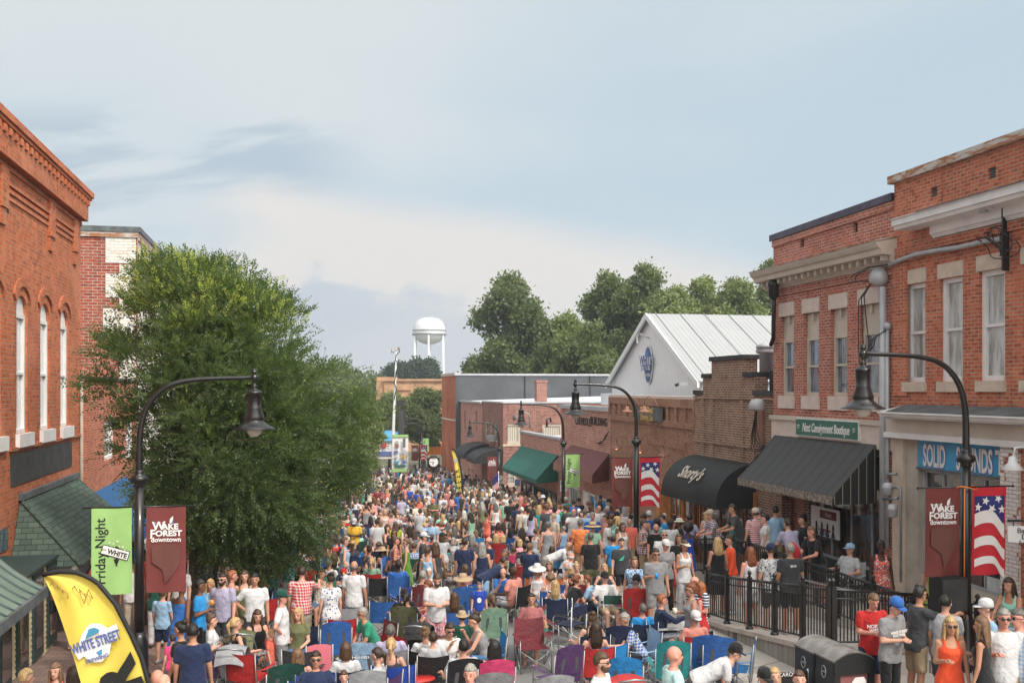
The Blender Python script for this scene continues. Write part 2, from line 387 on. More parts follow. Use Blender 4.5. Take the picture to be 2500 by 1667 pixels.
plain('sign_white',(0.75,0.75,0.75),0.5,var=0.04);plain('ink',(0.012,0.013,0.012),0.6);plain('flag_yellow',(0.78,0.62,0.10),0.65,var=0.05,scale=1)
plain('sign_blue',(0.03,0.28,0.52),0.5,var=0.12);plain('sign_green',(0.02,0.13,0.09),0.5);plain('logo_blue',(0.09,0.13,0.33),0.5);plain('logo_teal',(0.06,0.26,0.42),0.5)
plain('gold',(0.55,0.36,0.12),0.4,metal=0.3);plain('fringe',(0.20,0.17,0.14),0.9,var=0.6,scale=12)
plain('orange_plastic',(0.75,0.20,0.03),0.4);plain('terracotta',(0.28,0.13,0.09),0.8);plain('ink_brown',(0.35,0.22,0.06),0.6)
plain('siding',(0.55,0.45,0.27),0.7,var=0.06);plain('dark_green',(0.02,0.045,0.042),0.5,var=0.2);plain('red_plastic',(0.5,0.03,0.025),0.45)
def wire():pass
# striped awning black
m,N,b=newmat('awning_black');uv=N.n('UVMap').outputs[0];s=N.n('SeparateXYZ',{0:uv})
st=N.ss(N.m('SINE',N.m('MULTIPLY',s.outputs[0],2*pi*11)),0.55,0.95)
fine=N.ss(N.m('SINE',N.m('MULTIPLY',s.outputs[0],2*pi*66)),-0.2,0.6)
cc=N.mix(N.m('MULTIPLY',fine,0.35),(0.035,0.033,0.032),(0.06,0.056,0.053))
N.l.new(N.mix(N.m('MULTIPLY',st,0.8),cc,(0.018,0.018,0.018)),b.inputs['Base Color']);b.inputs['Roughness'].default_value=0.6
bump(N,b,N.noise(uv,9,3,0.5),0.03,0.5)
m,N,b=newmat('awning_side');uv=N.n('UVMap').outputs[0];s=N.n('SeparateXYZ',{0:uv})
st=N.ss(N.m('SINE',N.m('MULTIPLY',s.outputs[0],2*pi*5.5)),0.93,0.99)
N.l.new(N.mix(st,(0.012,0.014,0.014),(0.30,0.27,0.2)),b.inputs['Base Color']);b.inputs['Roughness'].default_value=0.8
def canvas(name,col,n=6):
 m,N,b=newmat(name);uv=N.n('UVMap').outputs[0];s=N.n('SeparateXYZ',{0:uv})
 seam=N.ss(N.m('ABSOLUTE',N.m('SUBTRACT',N.m('FRACT',N.m('MULTIPLY',s.outputs[0],float(n))),0.5)),0.485,0.5)
 c=N.mix(N.m('MULTIPLY',N.ss(N.noise(uv,3,4,0.6),0.3,0.7),0.35),col,tuple(x*0.65 for x in col))
 N.l.new(N.mix(seam,c,tuple(x*0.3 for x in col)),b.inputs['Base Color']);b.inputs['Roughness'].default_value=0.7
 bump(N,b,N.noise(uv,7,3,0.5),0.04,0.5);return m
canvas('canvas_black',(0.014,0.015,0.016),9);canvas('canvas_green',(0.008,0.11,0.085),3);canvas('canvas_maroon',(0.14,0.035,0.032),4);canvas('canvas_blue',(0.01,0.09,0.24),5)
# rust coping
m,N,b=newmat('rusty');uv=N.n('UVMap').outputs[0]
sc=N.n('VectorMath',{0:uv,1:(1.0,5.0,1.0)},operation='MULTIPLY').outputs[0]
N.l.new(N.mix(N.ss(N.noise(sc,1.6,6,0.7),0.46,0.56),(0.50,0.47,0.43),(0.33,0.13,0.05)),b.inputs['Base Color']);b.inputs['Roughness'].default_value=0.7
# shingles
m,N,b=newmat('shingles');uv=N.n('UVMap').outputs[0]
bt=N.n('TexBrick',{'Vector':uv,'Color1':(0,0,0,1),'Color2':(1,1,1,1),'Scale':1.0,'Mortar Size':0.006,'Mortar Smooth':0.1,'Bias':0.0,'Brick Width':0.24,'Row Height':0.14,'Mortar':(0.3,0.3,0.3,1)})
r=N.n('SeparateColor',{0:bt.outputs[0]}).outputs[0]
col=N.mix(r,(0.035,0.065,0.05),(0.085,0.125,0.095));col=N.mix(N.m('MULTIPLY',N.ss(N.noise(uv,60,2,0.5),0.4,0.7),0.5),col,(0.12,0.14,0.12))
N.l.new(N.mix(bt.outputs[1],col,(0.012,0.02,0.018)),b.inputs['Base Color']);b.inputs['Roughness'].default_value=0.95
bump(N,b,N.m('ADD',N.m('SUBTRACT',1.0,bt.outputs[1]),N.m('MULTIPLY',r,0.6)),0.02,0.9)
plain('green_metal',(0.15,0.20,0.16),0.5,var=0.18,scale=1.2);plain('seam_metal',(0.05,0.075,0.085),0.5)
# corrugated white metal
def corr(name,col,freq,rustn=0.0):
 m,N,b=newmat(name);uv=N.n('UVMap').outputs[0];s=N.n('SeparateXYZ',{0:uv})
 wv=N.m('SINE',N.m('MULTIPLY',s.outputs[0],2*pi*freq))
 c=N.mix(N.m('MULTIPLY',N.ss(N.noise(uv,0.8,5,0.6),0.35,0.75),0.3),col,tuple(x*0.8 for x in col))
 c=N.mix(N.m('MULTIPLY',N.ss(N.noise(uv,6,5,0.7),0.70,0.76),rustn),c,(0.35,0.22,0.15))
 N.l.new(c,b.inputs['Base Color']);b.inputs['Roughness'].default_value=0.5;bump(N,b,N.ss(wv,0.5,0.95),0.02,0.9);return m
corr('white_siding',(0.86,0.87,0.89),4.5);corr('metal_roof',(0.36,0.37,0.38),4.5,0.5)
# glass: dark reflective panes with something pale behind
def pane(name,c1,c2,rough=0.06,sc=1.5):
 m,N,b=newmat(name);tc=N.n('TexCoord').outputs['Object']
 s=N.n('VectorMath',{0:tc,1:(3.0,3.0,0.6)},operation='MULTIPLY').outputs[0]
 N.l.new(N.mix(N.ss(N.noise(s,sc,4,0.6),0.42,0.6),c1,c2),b.inputs['Base Color']);b.inputs['Roughness'].default_value=rough
 b.inputs['Specular IOR Level'].default_value=0.9;b.inputs['Coat Weight'].default_value=0.6;b.inputs['Coat Roughness'].default_value=0.04
 return m
pane('glass_dark',(0.015,0.017,0.02),(0.05,0.055,0.06));pane('glass_curtain',(0.45,0.47,0.48),(0.22,0.22,0.21));pane('glass_shop',(0.02,0.02,0.022),(0.10,0.08,0.07),0.08,1.2)
pane('glass_blue',(0.04,0.06,0.09),(0.16,0.22,0.30));pane('glass_pale',(0.5,0.53,0.55),(0.62,0.64,0.65))
# curtains
m,N,b=newmat('curtain');uv=N.n('UVMap').outputs[0];s=N.n('SeparateXYZ',{0:uv})
N.l.new(N.mix(N.ss(N.m('SINE',N.m('MULTIPLY',s.outputs[0],38.0)),-0.6,0.8),(0.36,0.33,0.27),(0.60,0.56,0.48)),b.inputs['Base Color'])
# ground
m,N,b=newmat('asphalt');tc=N.n('TexCoord').outputs['Object']
c=N.mix(N.ss(N.noise(tc,0.5,6,0.6),0.3,0.7),(0.13,0.128,0.125),(0.20,0.195,0.19));c=N.mix(N.m('MULTIPLY',N.noise(tc,60,2,0.5),0.3),c,(0.30,0.29,0.28))
N.l.new(c,b.inputs['Base Color']);b.inputs['Roughness'].default_value=0.9;bump(N,b,N.noise(tc,90,2,0.5),0.004)
def slabs(name,c1,c2,mort,bw,rh,ms=0.012,stain=0.3):
 m,N,b=newmat(name);tc=N.n('TexCoord').outputs['Object']
 bt=N.n('TexBrick',{'Vector':tc,'Color1':(0,0,0,1),'Color2':(1,1,1,1),'Scale':1.0,'Mortar Size':ms,'Mortar Smooth':0.2,'Brick Width':bw,'Row Height':rh,'Mortar':(.5,.5,.5,1)})
 if bw>1:bt.offset=0.0
 r=N.n('SeparateColor',{0:bt.outputs[0]}).outputs[0]
 c=N.mix(r,c1,c2);c=N.mix(N.m('MULTIPLY',N.ss(N.noise(tc,1.2,6,0.65),0.4,0.75),stain),c,tuple(x*0.6 for x in c1))
 N.l.new(N.mix(bt.outputs[1],c,mort),b.inputs['Base Color']);b.inputs['Roughness'].default_value=0.85;bump(N,b,N.m('SUBTRACT',1.0,bt.outputs[1]),0.01,0.5)
slabs('concrete',(0.44,0.40,0.36),(0.50,0.455,0.41),(0.16,0.14,0.12),1.5,1.5,0.02)
slabs('pavers',(0.20,0.13,0.11),(0.27,0.18,0.15),(0.10,0.07,0.06),0.22,0.11,0.007)
slabs('blockwall',(0.30,0.28,0.255),(0.36,0.34,0.31),(0.12,0.11,0.10),0.4,0.2,0.008)
plain('concrete_cap',(0.46,0.41,0.37),0.85,var=0.12);plain('kerbstone',(0.42,0.40,0.37),0.85);plain('soil',(0.10,0.10,0.06),0.95,var=0.4,scale=0.3)
plain('yellow_paint',(0.62,0.36,0.04),0.7)
# foliage
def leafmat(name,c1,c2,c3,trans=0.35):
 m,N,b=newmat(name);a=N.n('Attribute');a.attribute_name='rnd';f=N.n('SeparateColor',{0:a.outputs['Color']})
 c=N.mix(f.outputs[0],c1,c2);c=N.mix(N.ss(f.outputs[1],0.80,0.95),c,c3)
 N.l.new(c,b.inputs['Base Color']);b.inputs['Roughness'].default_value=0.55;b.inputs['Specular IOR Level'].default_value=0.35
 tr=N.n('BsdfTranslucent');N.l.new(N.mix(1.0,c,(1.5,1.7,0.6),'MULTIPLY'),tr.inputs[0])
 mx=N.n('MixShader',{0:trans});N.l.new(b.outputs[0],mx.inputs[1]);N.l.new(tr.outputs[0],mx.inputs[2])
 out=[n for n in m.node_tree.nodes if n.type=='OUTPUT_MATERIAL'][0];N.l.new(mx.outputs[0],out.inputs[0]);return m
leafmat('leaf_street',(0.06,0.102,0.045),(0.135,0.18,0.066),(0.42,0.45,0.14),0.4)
leafmat('leaf_oak',(0.095,0.13,0.055),(0.15,0.18,0.075),(0.20,0.23,0.09),0.3)
leafmat('leaf_light',(0.15,0.19,0.075),(0.22,0.26,0.10),(0.28,0.31,0.13),0.25)
leafmat('leaf_pine',(0.03,0.055,0.03),(0.045,0.08,0.04),(0.06,0.09,0.045),0.15)
plain('bark',(0.085,0.065,0.05),0.9,var=0.35,scale=6,bumpd=0.02)
M_=MATS
# ------------------------------------------------------------------ facades
class Fr:
 """plan frame of a wall: u runs from A to B, d stands out from the wall"""
 def __init__(s,A,B,out):
  s.A=Vector(A);s.B=Vector(B);e=s.B-s.A;s.L=e.length;s.e=e.normalized()
  n=Vector((s.e.y,-s.e.x));s.n=n if n.dot(Vector(out))>0 else-n
 def W(s,u,d,z):p=s.A+s.e*u+s.n*d;return Vector((p.x,p.y,z))
 def hit(s,px,d=0.0):
  r=Vector(ray(px));o=s.A+s.n*d
  # r*Z = o + e*u
  det=r.x*(-s.e.y)+s.e.x*r.y
  Z=(o.x*(-s.e.y)+s.e.x*o.y)/det
  u=(r*Z-o).dot(s.e);return u,Z
 def U(s,px,d=0.0):return s.hit(px,d)[0]
 def Zp(s,px,py,d=0.0):return zat(py,s.hit(px,d)[1])
 def box(s,mb,u0,u1,d0,d1,z0,z1,z0b=None,z1b=None):
  z0b=z0 if z0b is None else z0b;z1b=z1 if z1b is None else z1b
  P=[s.W(u0,d0,z0),s.W(u1,d0,z0b),s.W(u0,d1,z0),s.W(u1,d1,z0b),s.W(u0,d0,z1),s.W(u1,d0,z1b),s.W(u0,d1,z1),s.W(u1,d1,z1b)]
  mb.hexa(P)
 def wall(s,mb,u0,u1,z0,z1,holes=(),depth=0.18,thick=0.3,z1b=None,d=0.0):
  """front sheet with openings and reveals; plus a closed back slab"""
  z1b=z1 if z1b is None else z1b
  us=sorted({u0,u1,*[max(u0,min(u1,v))for h in holes for v in h[:2]]});top=min(z1,z1b)
  zs=sorted({z0,top,*[v for h in holes for v in h[2:4]if z0<v<top]})
  fl=lambda*k:[s.W(*p)for p in k]
  q=lambda pts:mb.quad(fl(*pts),[(p[0]if not side else p[1]+p[0],p[2])for p in pts])
  side=False
  for a,b in zip(us,us[1:]):
   for c,e in zip(zs,zs[1:]):
    if any(h[0]<=(a+b)/2<=h[1]and h[2]<=(c+e)/2<=h[3]for h in holes):continue
    q([(a,d,c),(b,d,c),(b,d,e),(a,d,e)])
  if z1!=z1b:q([(u0,d,top),(u1,d,top),(u1,d,z1b),(u0,d,z1)])
  side=True
  for h in holes:
   a,b,c,e=h[:4]
   q([(a,d,c),(a,d-depth,c),(a,d-depth,e),(a,d,e)]);q([(b,d,c),(b,d-depth,c),(b,d-depth,e),(b,d,e)])
   q([(a,d,e),(b,d,e),(b,d-depth,e),(a,d-depth,e)]);q([(a,d,c),(b,d,c),(b,d-depth,c),(a,d-depth,c)])
  q([(u0,d,z0),(u0,d-thick,z0),(u0,d-thick,z1),(u0,d,z1)]);q([(u1,d,z0),(u1,d-thick,z0),(u1,d-thick,z1b),(u1,d,z1b)])
  mb.quad(fl((u0,d,z1),(u1,d,z1b),(u1,d-thick,z1b),(u0,d-thick,z1)))
  mb.quad(fl((u0,d-thick-0.02,z0),(u1,d-thick-0.02,z0),(u1,d-thick-0.02,z1b),(u0,d-thick-0.02,z1)))
 def rect(s,px0,px1,pya,pyb,d=0.0):
  """opening from two edge columns and top/bottom rows (rows read at px0)"""
  u0,u1=sorted((s.U(px0,d),s.U(px1,d)));return u0,u1,s.Zp(px0,pyb,d),s.Zp(px0,pya,d)
def window(fr,parent,h,frame,glass,setback=0.16,fw=0.07,sash=True,name='window',curtain=None,mull=0,rows=0,head=None):
 u0,u1,z0,z1=h[:4]
 mb=MB();D=-setback
 ztop=z1 if head is None else z1-head
 if head is not None:fr.box(mb,u0,u1,D-0.03,D+0.03,ztop,z1)
 fr.box(mb,u0,u0+fw,D-0.04,D+0.05,z0,ztop);fr.box(mb,u1-fw,u1,D-0.04,D+0.05,z0,ztop)
 fr.box(mb,u0+fw,u1-fw,D-0.04,D+0.05,ztop-fw,ztop);fr.box(mb,u0+fw,u1-fw,D-0.04,D+0.06,z0,z0+fw)
 zm=(z0+ztop)/2
 if sash:fr.box(mb,u0+fw,u1-fw,D-0.03,D+0.04,zm-0.025,zm+0.03)
 for k in range(mull):
  um=u0+(u1-u0)*(k+1)/(mull+1);fr.box(mb,um-0.015,um+0.015,D-0.02,D+0.02,z0+fw,ztop-fw)
 for k in range(rows):
  zr=z0+(ztop-z0)*(k+1)/(rows+1)
  if abs(zr-zm)>0.05 or not sash:fr.box(mb,u0+fw,u1-fw,D-0.018,D+0.018,zr-0.015,zr+0.015)
 wo=mb.build(name,frame,parent)
 mg=MB();fr.box(mg,u0+fw*0.5,u1-fw*0.5,D-0.05,D-0.02,z0+fw*.5,ztop-fw*0.5)
 gp=mg.build('pane',glass,wo)
 return wo
def part_box(fr,parent,name,mat,*a):
 mb=MB();fr.box(mb,*a);return mb.build(name,mat,parent)
def body(fr,depth,z0,z1,mat,roofmat,parent,top=0.5,u0=0.0,u1=None,setb=0.32,name='side_wall'):
 """the rest of the building behind its street wall"""
 u1=fr.L if u1 is None else u1
 mb=MB();fr.box(mb,u0,u1,-depth,-setb-0.03,z0,z1-top);o=mb.build(name,mat,parent)
 mr=MB();fr.box(mr,u0+0.25,u1-0.25,-depth+0.3,-setb-0.2,z1-top,z1-top+0.06);mr.build('roof',roofmat,parent)
def pipe(name,pts,r,mat,label,cat,parent=None,seg=8):
 mb=MB();mb.tube(pts,r,seg);o=mb.build(name,mat,parent)
 if parent is None:tag(o,label,cat)
 return o
 # ================================================================== right row, nearest building: red brick with blue shop sign
XR=13.0
Y1=XR/tan(atan2(2183-1250,F)+PSI)
f1=Fr((XR,7.0),(XR,Y1),(-1,0));ZT=0.1
r1=empty('brick_building',(XR,12,0.4),'two storey red brick building with white cornices and a blue shop sign','building')
z_top=f1 .Zp(2184,430);zc=z_top-0.17
holes=[]
wpx=[(2222.5,2259,687,932),(2307.6,2350,671.5,931),(2403,2453,652,929)]
for(a,b_,c,e)in wpx:
 holes.append((f1 .U(b_),f1 .U(a,-0.12),f1 .Zp(b_,e),f1 .Zp(b_,c+1)))
dz=holes[1][0]-holes[2][0]
w_=holes[2];holes+=[(w_[0]-dz*k,w_[1]-dz*k,w_[2],w_[3])for k in(1,2,3)]
zl=f1 .Zp(2200,1021) # underside of the lower cornice
vents=[]
for(px,a,b_)in((2279.5,457,481),(2421,409,437)):
 u,Z=f1 .hit(px);vents.append((u-0.11,u+0.11,zat(b_,Z),zat(a,Z)))
mb=MB();f1 .wall(mb,0,f1 .L,zl-0.4,zc,holes+vents,depth=0.17)
mb.build('wall',M_['brick_red'],r1)
body(f1,14,-0.5,zc+0.1,M_['brick_red'],M_['tar'],r1,top=0.9)
for h in vents:
 o=part_box(f1,r1,'vent',M_['dark'],h[0],h[1],-0.16,-0.10,h[2],h[3])
 mb=MB()
 for k in range(5):zq=h[2]+(h[3]-h[2])*(k+0.5)/5;f1 .box(mb,h[0],h[1],-0.1,-0.05,zq-0.012,zq+0.012)
 mb.build('louver',M_['slate'],o)
part_box(f1,r1,'coping',M_['rusty'],0,f1 .L+0.12,-0.34,0.10,zc,z_top)
# cornice
c1=f1 .Zp(2172,538,0.55);c0=f1 .Zp(2172,557,0.55)
mb=MB()
prof=[(0.0,c0-0.32),(0.06,c0-0.32),(0.10,c0-0.26),(0.14,c0-0.24),(0.14,c0-0.08),(0.46,c0-0.05),(0.48,c0+0.02),(0.53,c0+0.03),(0.53,c0+0.14),(0.57,c0+0.18),(0.57,c1),(0.0,c1+0.12)]
ue=f1 .U(2172,0.57)
mb.prism([f1 .W(0,d,z)for d,z in prof],f1 .W(ue-0.75,0,0)-f1 .W(0,0,0))
mb.prism([f1 .W(ue-0.75,d,z)for d,z in prof[5:]]+[f1 .W(ue-0.75,0,c0-0.05)],f1 .W(ue,0,0)-f1 .W(ue-0.75,0,0))
co=mb.build('cornice',M_['paint_white'],r1)
mb=MB();mb.prism([f1 .W(0,0.01,c1+0.125),f1 .W(0,0.58,c1+0.006),f1 .W(0,0.58,c1+0.03),f1 .W(0,0.01,c1+0.19)],f1 .W(ue-0.9,0,0)-f1 .W(0,0,0));mb.build('flashing',M_['slate'],co)
# recessed panel edge: brick band
part_box(f1,r1,'brick_band',M_['brick_red'],0,f1 .U(2218),0.0,0.05,c0-0.52,c0-0.34)
part_box(f1,r1,'pilaster',M_['brick_red'],f1 .U(2218),f1 .L-0.03,0.0,0.06,zl+0.5,c0-0.34)
for k,h in enumerate(holes):
 wdo=window(f1,r1,h,M_['paint_white'],M_['glass_curtain'],0.12,0.10)
 s_=part_box(f1,wdo,'sill',M_['stone_beige'],h[0]-0.04,h[1]+0.04,-0.12,0.07,h[2]-0.21,h[2]-0.003)
 l_=part_box(f1,wdo,'lintel',M_['stone_beige'],h[0]-0.04,h[1]+0.05,-0.12,0.03,h[3]+0.003,h[3]+0.30)
 # lower cornice and frieze
l1=f1 .Zp(2140,1005,0.5);l0=f1 .Zp(2140,1021,0.5);zb=f1 .Zp(2176,1064)
mb=MB();ue=f1 .U(2140,0.55)
prof=[(0.0,l0-0.02),(0.38,l0),(0.42,l0+0.04),(0.48,l0+0.05),(0.50,l0+0.10),(0.55,l0+0.12),(0.55,l1),(0.0,l1+0.12)]
mb.prism([f1 .W(0,d,z)for d,z in prof],f1 .W(ue,0,0)-f1 .W(0,0,0));lc=mb.build('shop_cornice',M_['paint_white'],r1)
mb=MB();mb.prism([f1 .W(0,0.01,l1+0.125),f1 .W(0,0.52,l1+0.012),f1 .W(0,0.52,l1+0.02),f1 .W(0,0.01,l1+0.17)],f1 .W(ue-0.3,0,0)-f1 .W(0,0,0));mb.build('lead_flashing',M_['slate'],lc)
part_box(f1,r1,'frieze',M_['paint_cream'],0,f1 .L+0.05,0.0,0.16,zb,l0-0.02)
part_box(f1,r1,'frieze_moulding',M_['paint_white'],0,f1 .L+0.08,0.16,0.22,zb-0.02,zb+0.10)
# shop front: pier, recessed glazing, sign
zf=0.45
u_p=f1 .U(2209)
part_box(f1,r1,'corner_pier',M_['stone_beige'],u_p,f1 .L,-0.3,0.05,-0.4,zb)
part_box(f1,r1,'side_panel',M_['stucco_grey'],f1 .U(2238),u_p-0.002,-0.3,-0.02,-0.4,zb)
sa,sb=f1 .U(2441,0),f1 .U(2236,0)
zs0=f1 .Zp(2236,1139);zs1=f1 .Zp(2236,1070)
part_box(f1,r1,'shop_wall',M_['stucco_grey'],0,sa,-0.3,-0.1,-0.4,zb)
win=window(f1,r1,(sa+0.02,sb-0.02,zf+0.6,zs0-0.05),M_['galv'],M_['glass_shop'],0.2,0.06,sash=False,name='shop_window',mull=3)
mb=MB()
for k in range(22):
 zz_=zs0-0.12-k*0.03;f1 .box(mb,sa+0.1,sb-0.1,-0.30,-0.27,zz_,zz_+0.018)
part_box(f1,r1,'bulkhead',M_['paint_cream'],sa+0.02,sb-0.02,-0.3,-0.12,-0.4,zf+0.598)
sg=empty('shop_sign',f1 .W((sa+sb)/2,0,zs0),'long blue shop sign reading SOLID SOUNDS T in outlined white letters','sign')
mb=MB();f1 .box(mb,sa-0.5,sb,-0.085,-0.03,zs0,zs1);mb.build('sign_board',M_['sign_blue'],sg)
part_box(f1,sg,'trim',M_['slate'],sa-0.5,sb+0.02,-0.09,-0.02,zs0-0.05,zs0-0.002)
zm=(zs0+zs1)/2;hh=(zs1-zs0)
def wtxt(fr,parent,body_,u,z,size,mat,d=0.0,sx=1.0,bold=0.0,name='lettering',sp=1.0,ext=0.004,shear=0):
 """text on a wall read from the street"""
 o=fr.W(u,d,z);xd=-fr.e if fr.n.x<0 else fr.e
 xd=Vector((xd.x,xd.y,0));zz=xd.cross(Vector((0,0,1)))
 if zz.dot(Vector((fr.n.x,fr.n.y,0)))<0:xd=-xd
 return text_mesh(name,body_,size,mat,plane_M(o,xd),parent,bold,sx,ext,spacing=sp,shear=shear)
for wd,px in(('SOLID',2274),('SOUNDS',2371),('T',2434)):
 u=f1 .U(px+4)
 wtxt(f1,sg,wd,u,zm-0.07,hh*1.08,M_['logo_blue'],-0.026,0.42 if wd!='T' else 0.6,0.035,'shadow_lettering',1.0,0.002)
 wtxt(f1,sg,wd,u,zm-0.06,hh*1.06,M_['paint_white'],-0.02,0.42 if wd!='T' else 0.6,0.016,'lettering',1.0,0.002)
 # white painted brick pier and ballroom sign
u0_,u1_=f1 .U(2485,0.12),f1 .U(2441,0.12)
part_box(f1,r1,'painted_pier',M_['brick_peeling'],u0_,u1_,-0.1,0.12,-0.4,zb-0.025)
part_box(f1,r1,'brick_front',M_['brick_red'],0,u0_-0.003,-0.1,0.06,-0.4,zb-0.025)
bs=empty('hanging_sign',f1 .W(u0_,0.7,2.2),'small white hanging sign reading Ballroom Dance Lessons','sign')
Zs=on_x(2480,12.1);
p0=at(2459,1322,Zs);p1=at(2540,1283,Zs)
rx=Vector((cos(PSI),-sin(PSI),0)).normalized();rx=Vector((0.92,-0.39,0)).normalized()
wS=0.75
mb=MB();nn=Vector((rx.y,-rx.x,0))*0.03
P=[p0+rx*0,p0+rx*wS];z0_,z1_=p0 .z,p1 .z
mb.hexa([Vector((q.x,q.y,z))+k for z in(z0_,z1_)for k in(-nn,nn)for q in P]);mb.build('sign_board',M_['sign_white'],bs)
fwd=Vector((-rx.y,rx.x,0));q=p0+rx*wS*0.5-fwd*0.035
for k,s_ in enumerate(('Ballroom','Dance','Lessons')):
 text_mesh('lettering',s_,0.125,M_['ink'],plane_M((q.x,q.y,z1_-0.075-k*0.105),rx),bs,0.001,1.0,0.003)
mb=MB();mb.tube([p0+rx*0.0+Vector((0,0,z1_-z0_+0.09)),p0+rx*1.0+Vector((0,0,z1_-z0_+0.09))],0.02);
for k in(0.1,0.65):mb.tube([p0+rx*k+Vector((0,0,z1_-z0_-0.01)),p0+rx*k+Vector((0,0,z1_-z0_+0.09))],0.008,5)
mb.build('bracket',M_['black_metal'],bs)
# white gooseneck lamp over the pier
gl=empty('wall_lamp',f1 .W(u0_,0.3,2.9),'white gooseneck lamp above the painted brick pier','lamp')
p=at(2472,1132,on_x(2472,12.45))
mb=MB();mb.tube([(13-0.14,p.y-0.3,p.z+0.2),(12.75,p.y-0.15,p.z+0.34),(12.5,p.y,p.z+0.28),(p.x,p.y,p.z+0.1)],0.02);mb.build('arm',M_['white_metal'],gl)
mb=MB();mb.lathe([(0.03,0.14),(0.06,0.12),(0.08,0.02),(0.2,-0.1),(0.19,-0.11),(0.0,0.0)],p,14);mb.build('shade',M_['white_metal'],gl)
# posters in the shop window
for i,(px,py0,py1,w_,mt,lb)in enumerate(((2265,1404,1452,0.32,'red_plastic','red and white poster low in the shop window'),(2420,1410,1490,0.4,'glass_pale','tall pale poster inside the shop window beside the brick pier'))):
 u,Z=f1 .hit(px,-0.1);o=part_box(f1,None,'poster',M_[mt],u-w_/2,u+w_/2,-0.165,-0.15,max(zat(py1,Z),1.0),zat(py0,Z));tag(o,lb,'poster')
 # wire cluster and conduit on building
cp=[f1 .W(f1 .U(a,0.12),0.12,f1 .Zp(a,b_,0.12))for a,b_ in((2172,646),(2200,634),(2235,621),(2290,611),(2340,604),(2400,590),(2445,583))]
pipe('conduit',cp,0.05,M_['galv'],'pale grey conduit bending across the brick wall above the tall windows','pipe')
ins=empty('wire_bracket',cp[-1],'iron bracket of grey insulators tangled with black wires at the conduit end','bracket')
mb=MB();q=Vector(cp[-1]);mb.box(q.x-0.02,q.x+0.12,q.y-0.06,q.y-0.02,q.z-0.6,q.z+0.9)
mb.build('bracket',M_['rail_metal'],ins)
for k in range(3):
 mb=MB();c_=q+Vector((-0.16,-0.05-0.28*k+0.35,0.62+0.05*k));mb.lathe([(0.02,-0.1),(0.09,-0.08),(0.07,0.0),(0.1,0.02),(0.06,0.1),(0.0,0.12)],c_,10);mb.build('insulator',M_['galv'],ins)
for k in range(4):
 mb=MB();rs=RS.rand(6);pts=[q+Vector((-0.08-0.1*sin(a*3+k),0.35*cos(a+k)*(0.5+rs[k]),0.25*sin(a*1.3+k)-0.05*k))for a in np.linspace(0,5,16)]
 mb.tube(pts,0.012,5);mb.build('wire',M_['black_metal'],ins)
 # ================================================================== second building: red brick, four windows, consignment shop
Y2=XR/tan(atan2(1888-1250,F)+PSI)
f2=Fr((XR,Y1),(XR,Y2),(-1,0))
r2=empty('brick_building',(XR,22,0.3),'two storey red brick building with dentil cornice over a black striped awning','building')
z_top=f2 .Zp(1885,577);zt_n=f2 .Zp(2168,478)
holes=[]
for(a,b_,c,e)in((1917,1938,771,967),(1974,1999,761,966),(2040,2068.5,750,966),(2112,2146,737,966)):
 h=f2 .rect(b_,a,c,e);holes.append((h[0],f2 .U(a,-0.13),h[2],h[3]))
zlo=np.mean([h[2]for h in holes]);zhi=np.mean([h[3]for h in holes]);holes=[(h[0],h[1],zlo,zhi)for h in holes]
vents=[]
for(px,a,b_)in((1958,583,604),(2088,543,568)):
 u,Z=f2 .hit(px);vents.append((u-0.1,u+0.1,zat(b_,Z),zat(a,Z)))
zb1=f2 .Zp(1892,1014);zb0=f2 .Zp(1892,1062)
mb=MB();f2 .wall(mb,0.003,f2 .L,zb1,zt_n-0.15,holes+vents,depth=0.17,z1b=z_top-0.15);mb.build('wall',M_['brick_red_b'],r2)
body(f2,14,-0.5,z_top,M_['brick_red_b'],M_['tar'],r2,top=0.9)
part_box(f2,r2,'coping',M_['dark_purple'],0.0,f2 .L+0.1,-0.36,0.08,zt_n-0.15,zt_n+0.02,z_top-0.15,z_top+0.02)
part_box(f2,r2,'brick_ledge',M_['brick_red_b'],0.003,f2 .L,0.0,0.05,zt_n-0.33,zt_n-0.16,z_top-0.33,z_top-0.16)
for h in vents:part_box(f2,r2,'vent',M_['dark'],h[0],h[1],-0.15,-0.08,h[2],h[3])
# dentil cornice
e1=f2 .Zp(1857,661,0.5);e0=f2 .Zp(1867,680,0.5)
prof=[(0.0,e0-0.26),(0.04,e0-0.26),(0.08,e0-0.20),(0.12,e0-0.19),(0.14,e0-0.05),(0.38,e0-0.03),(0.40,e0+0.08),(0.46,e0+0.12),(0.52,e1-0.02),(0.52,e1),(0.0,e1+0.10)]
mb=MB();u_n=f2 .U(2150,0.4);mb.prism([f2 .W(u_n,d,z)for d,z in prof],f2 .W(f2 .L+0.42,0,0)-f2 .W(u_n,0,0));co=mb.build('cornice',M_['paint_cream'],r2)
mb=MB();mb.prism([f2 .W(u_n-0.02,0,e1+0.108),f2 .W(u_n-0.02,0.53,e1+0.006),f2 .W(u_n-0.02,0.54,e1+0.03),f2 .W(u_n-0.02,0,e1+0.14)],f2 .W(f2 .L+0.44,0,0)-f2 .W(u_n-0.02,0,0));mb.build('cornice_roof',M_['rusty'],co)
for k in range(19):
 u=u_n+0.12+(f2 .L+0.15-u_n)*k/18.5;part_box(f2,co,'dentil',M_['paint_cream'],u,u+0.1,0.142,0.28,e0-0.16,e0-0.045)
part_box(f2,r2,'string_course',M_['brick_red_b'],0.003,f2 .L,0.0,0.05,e0-0.46,e0-0.40)
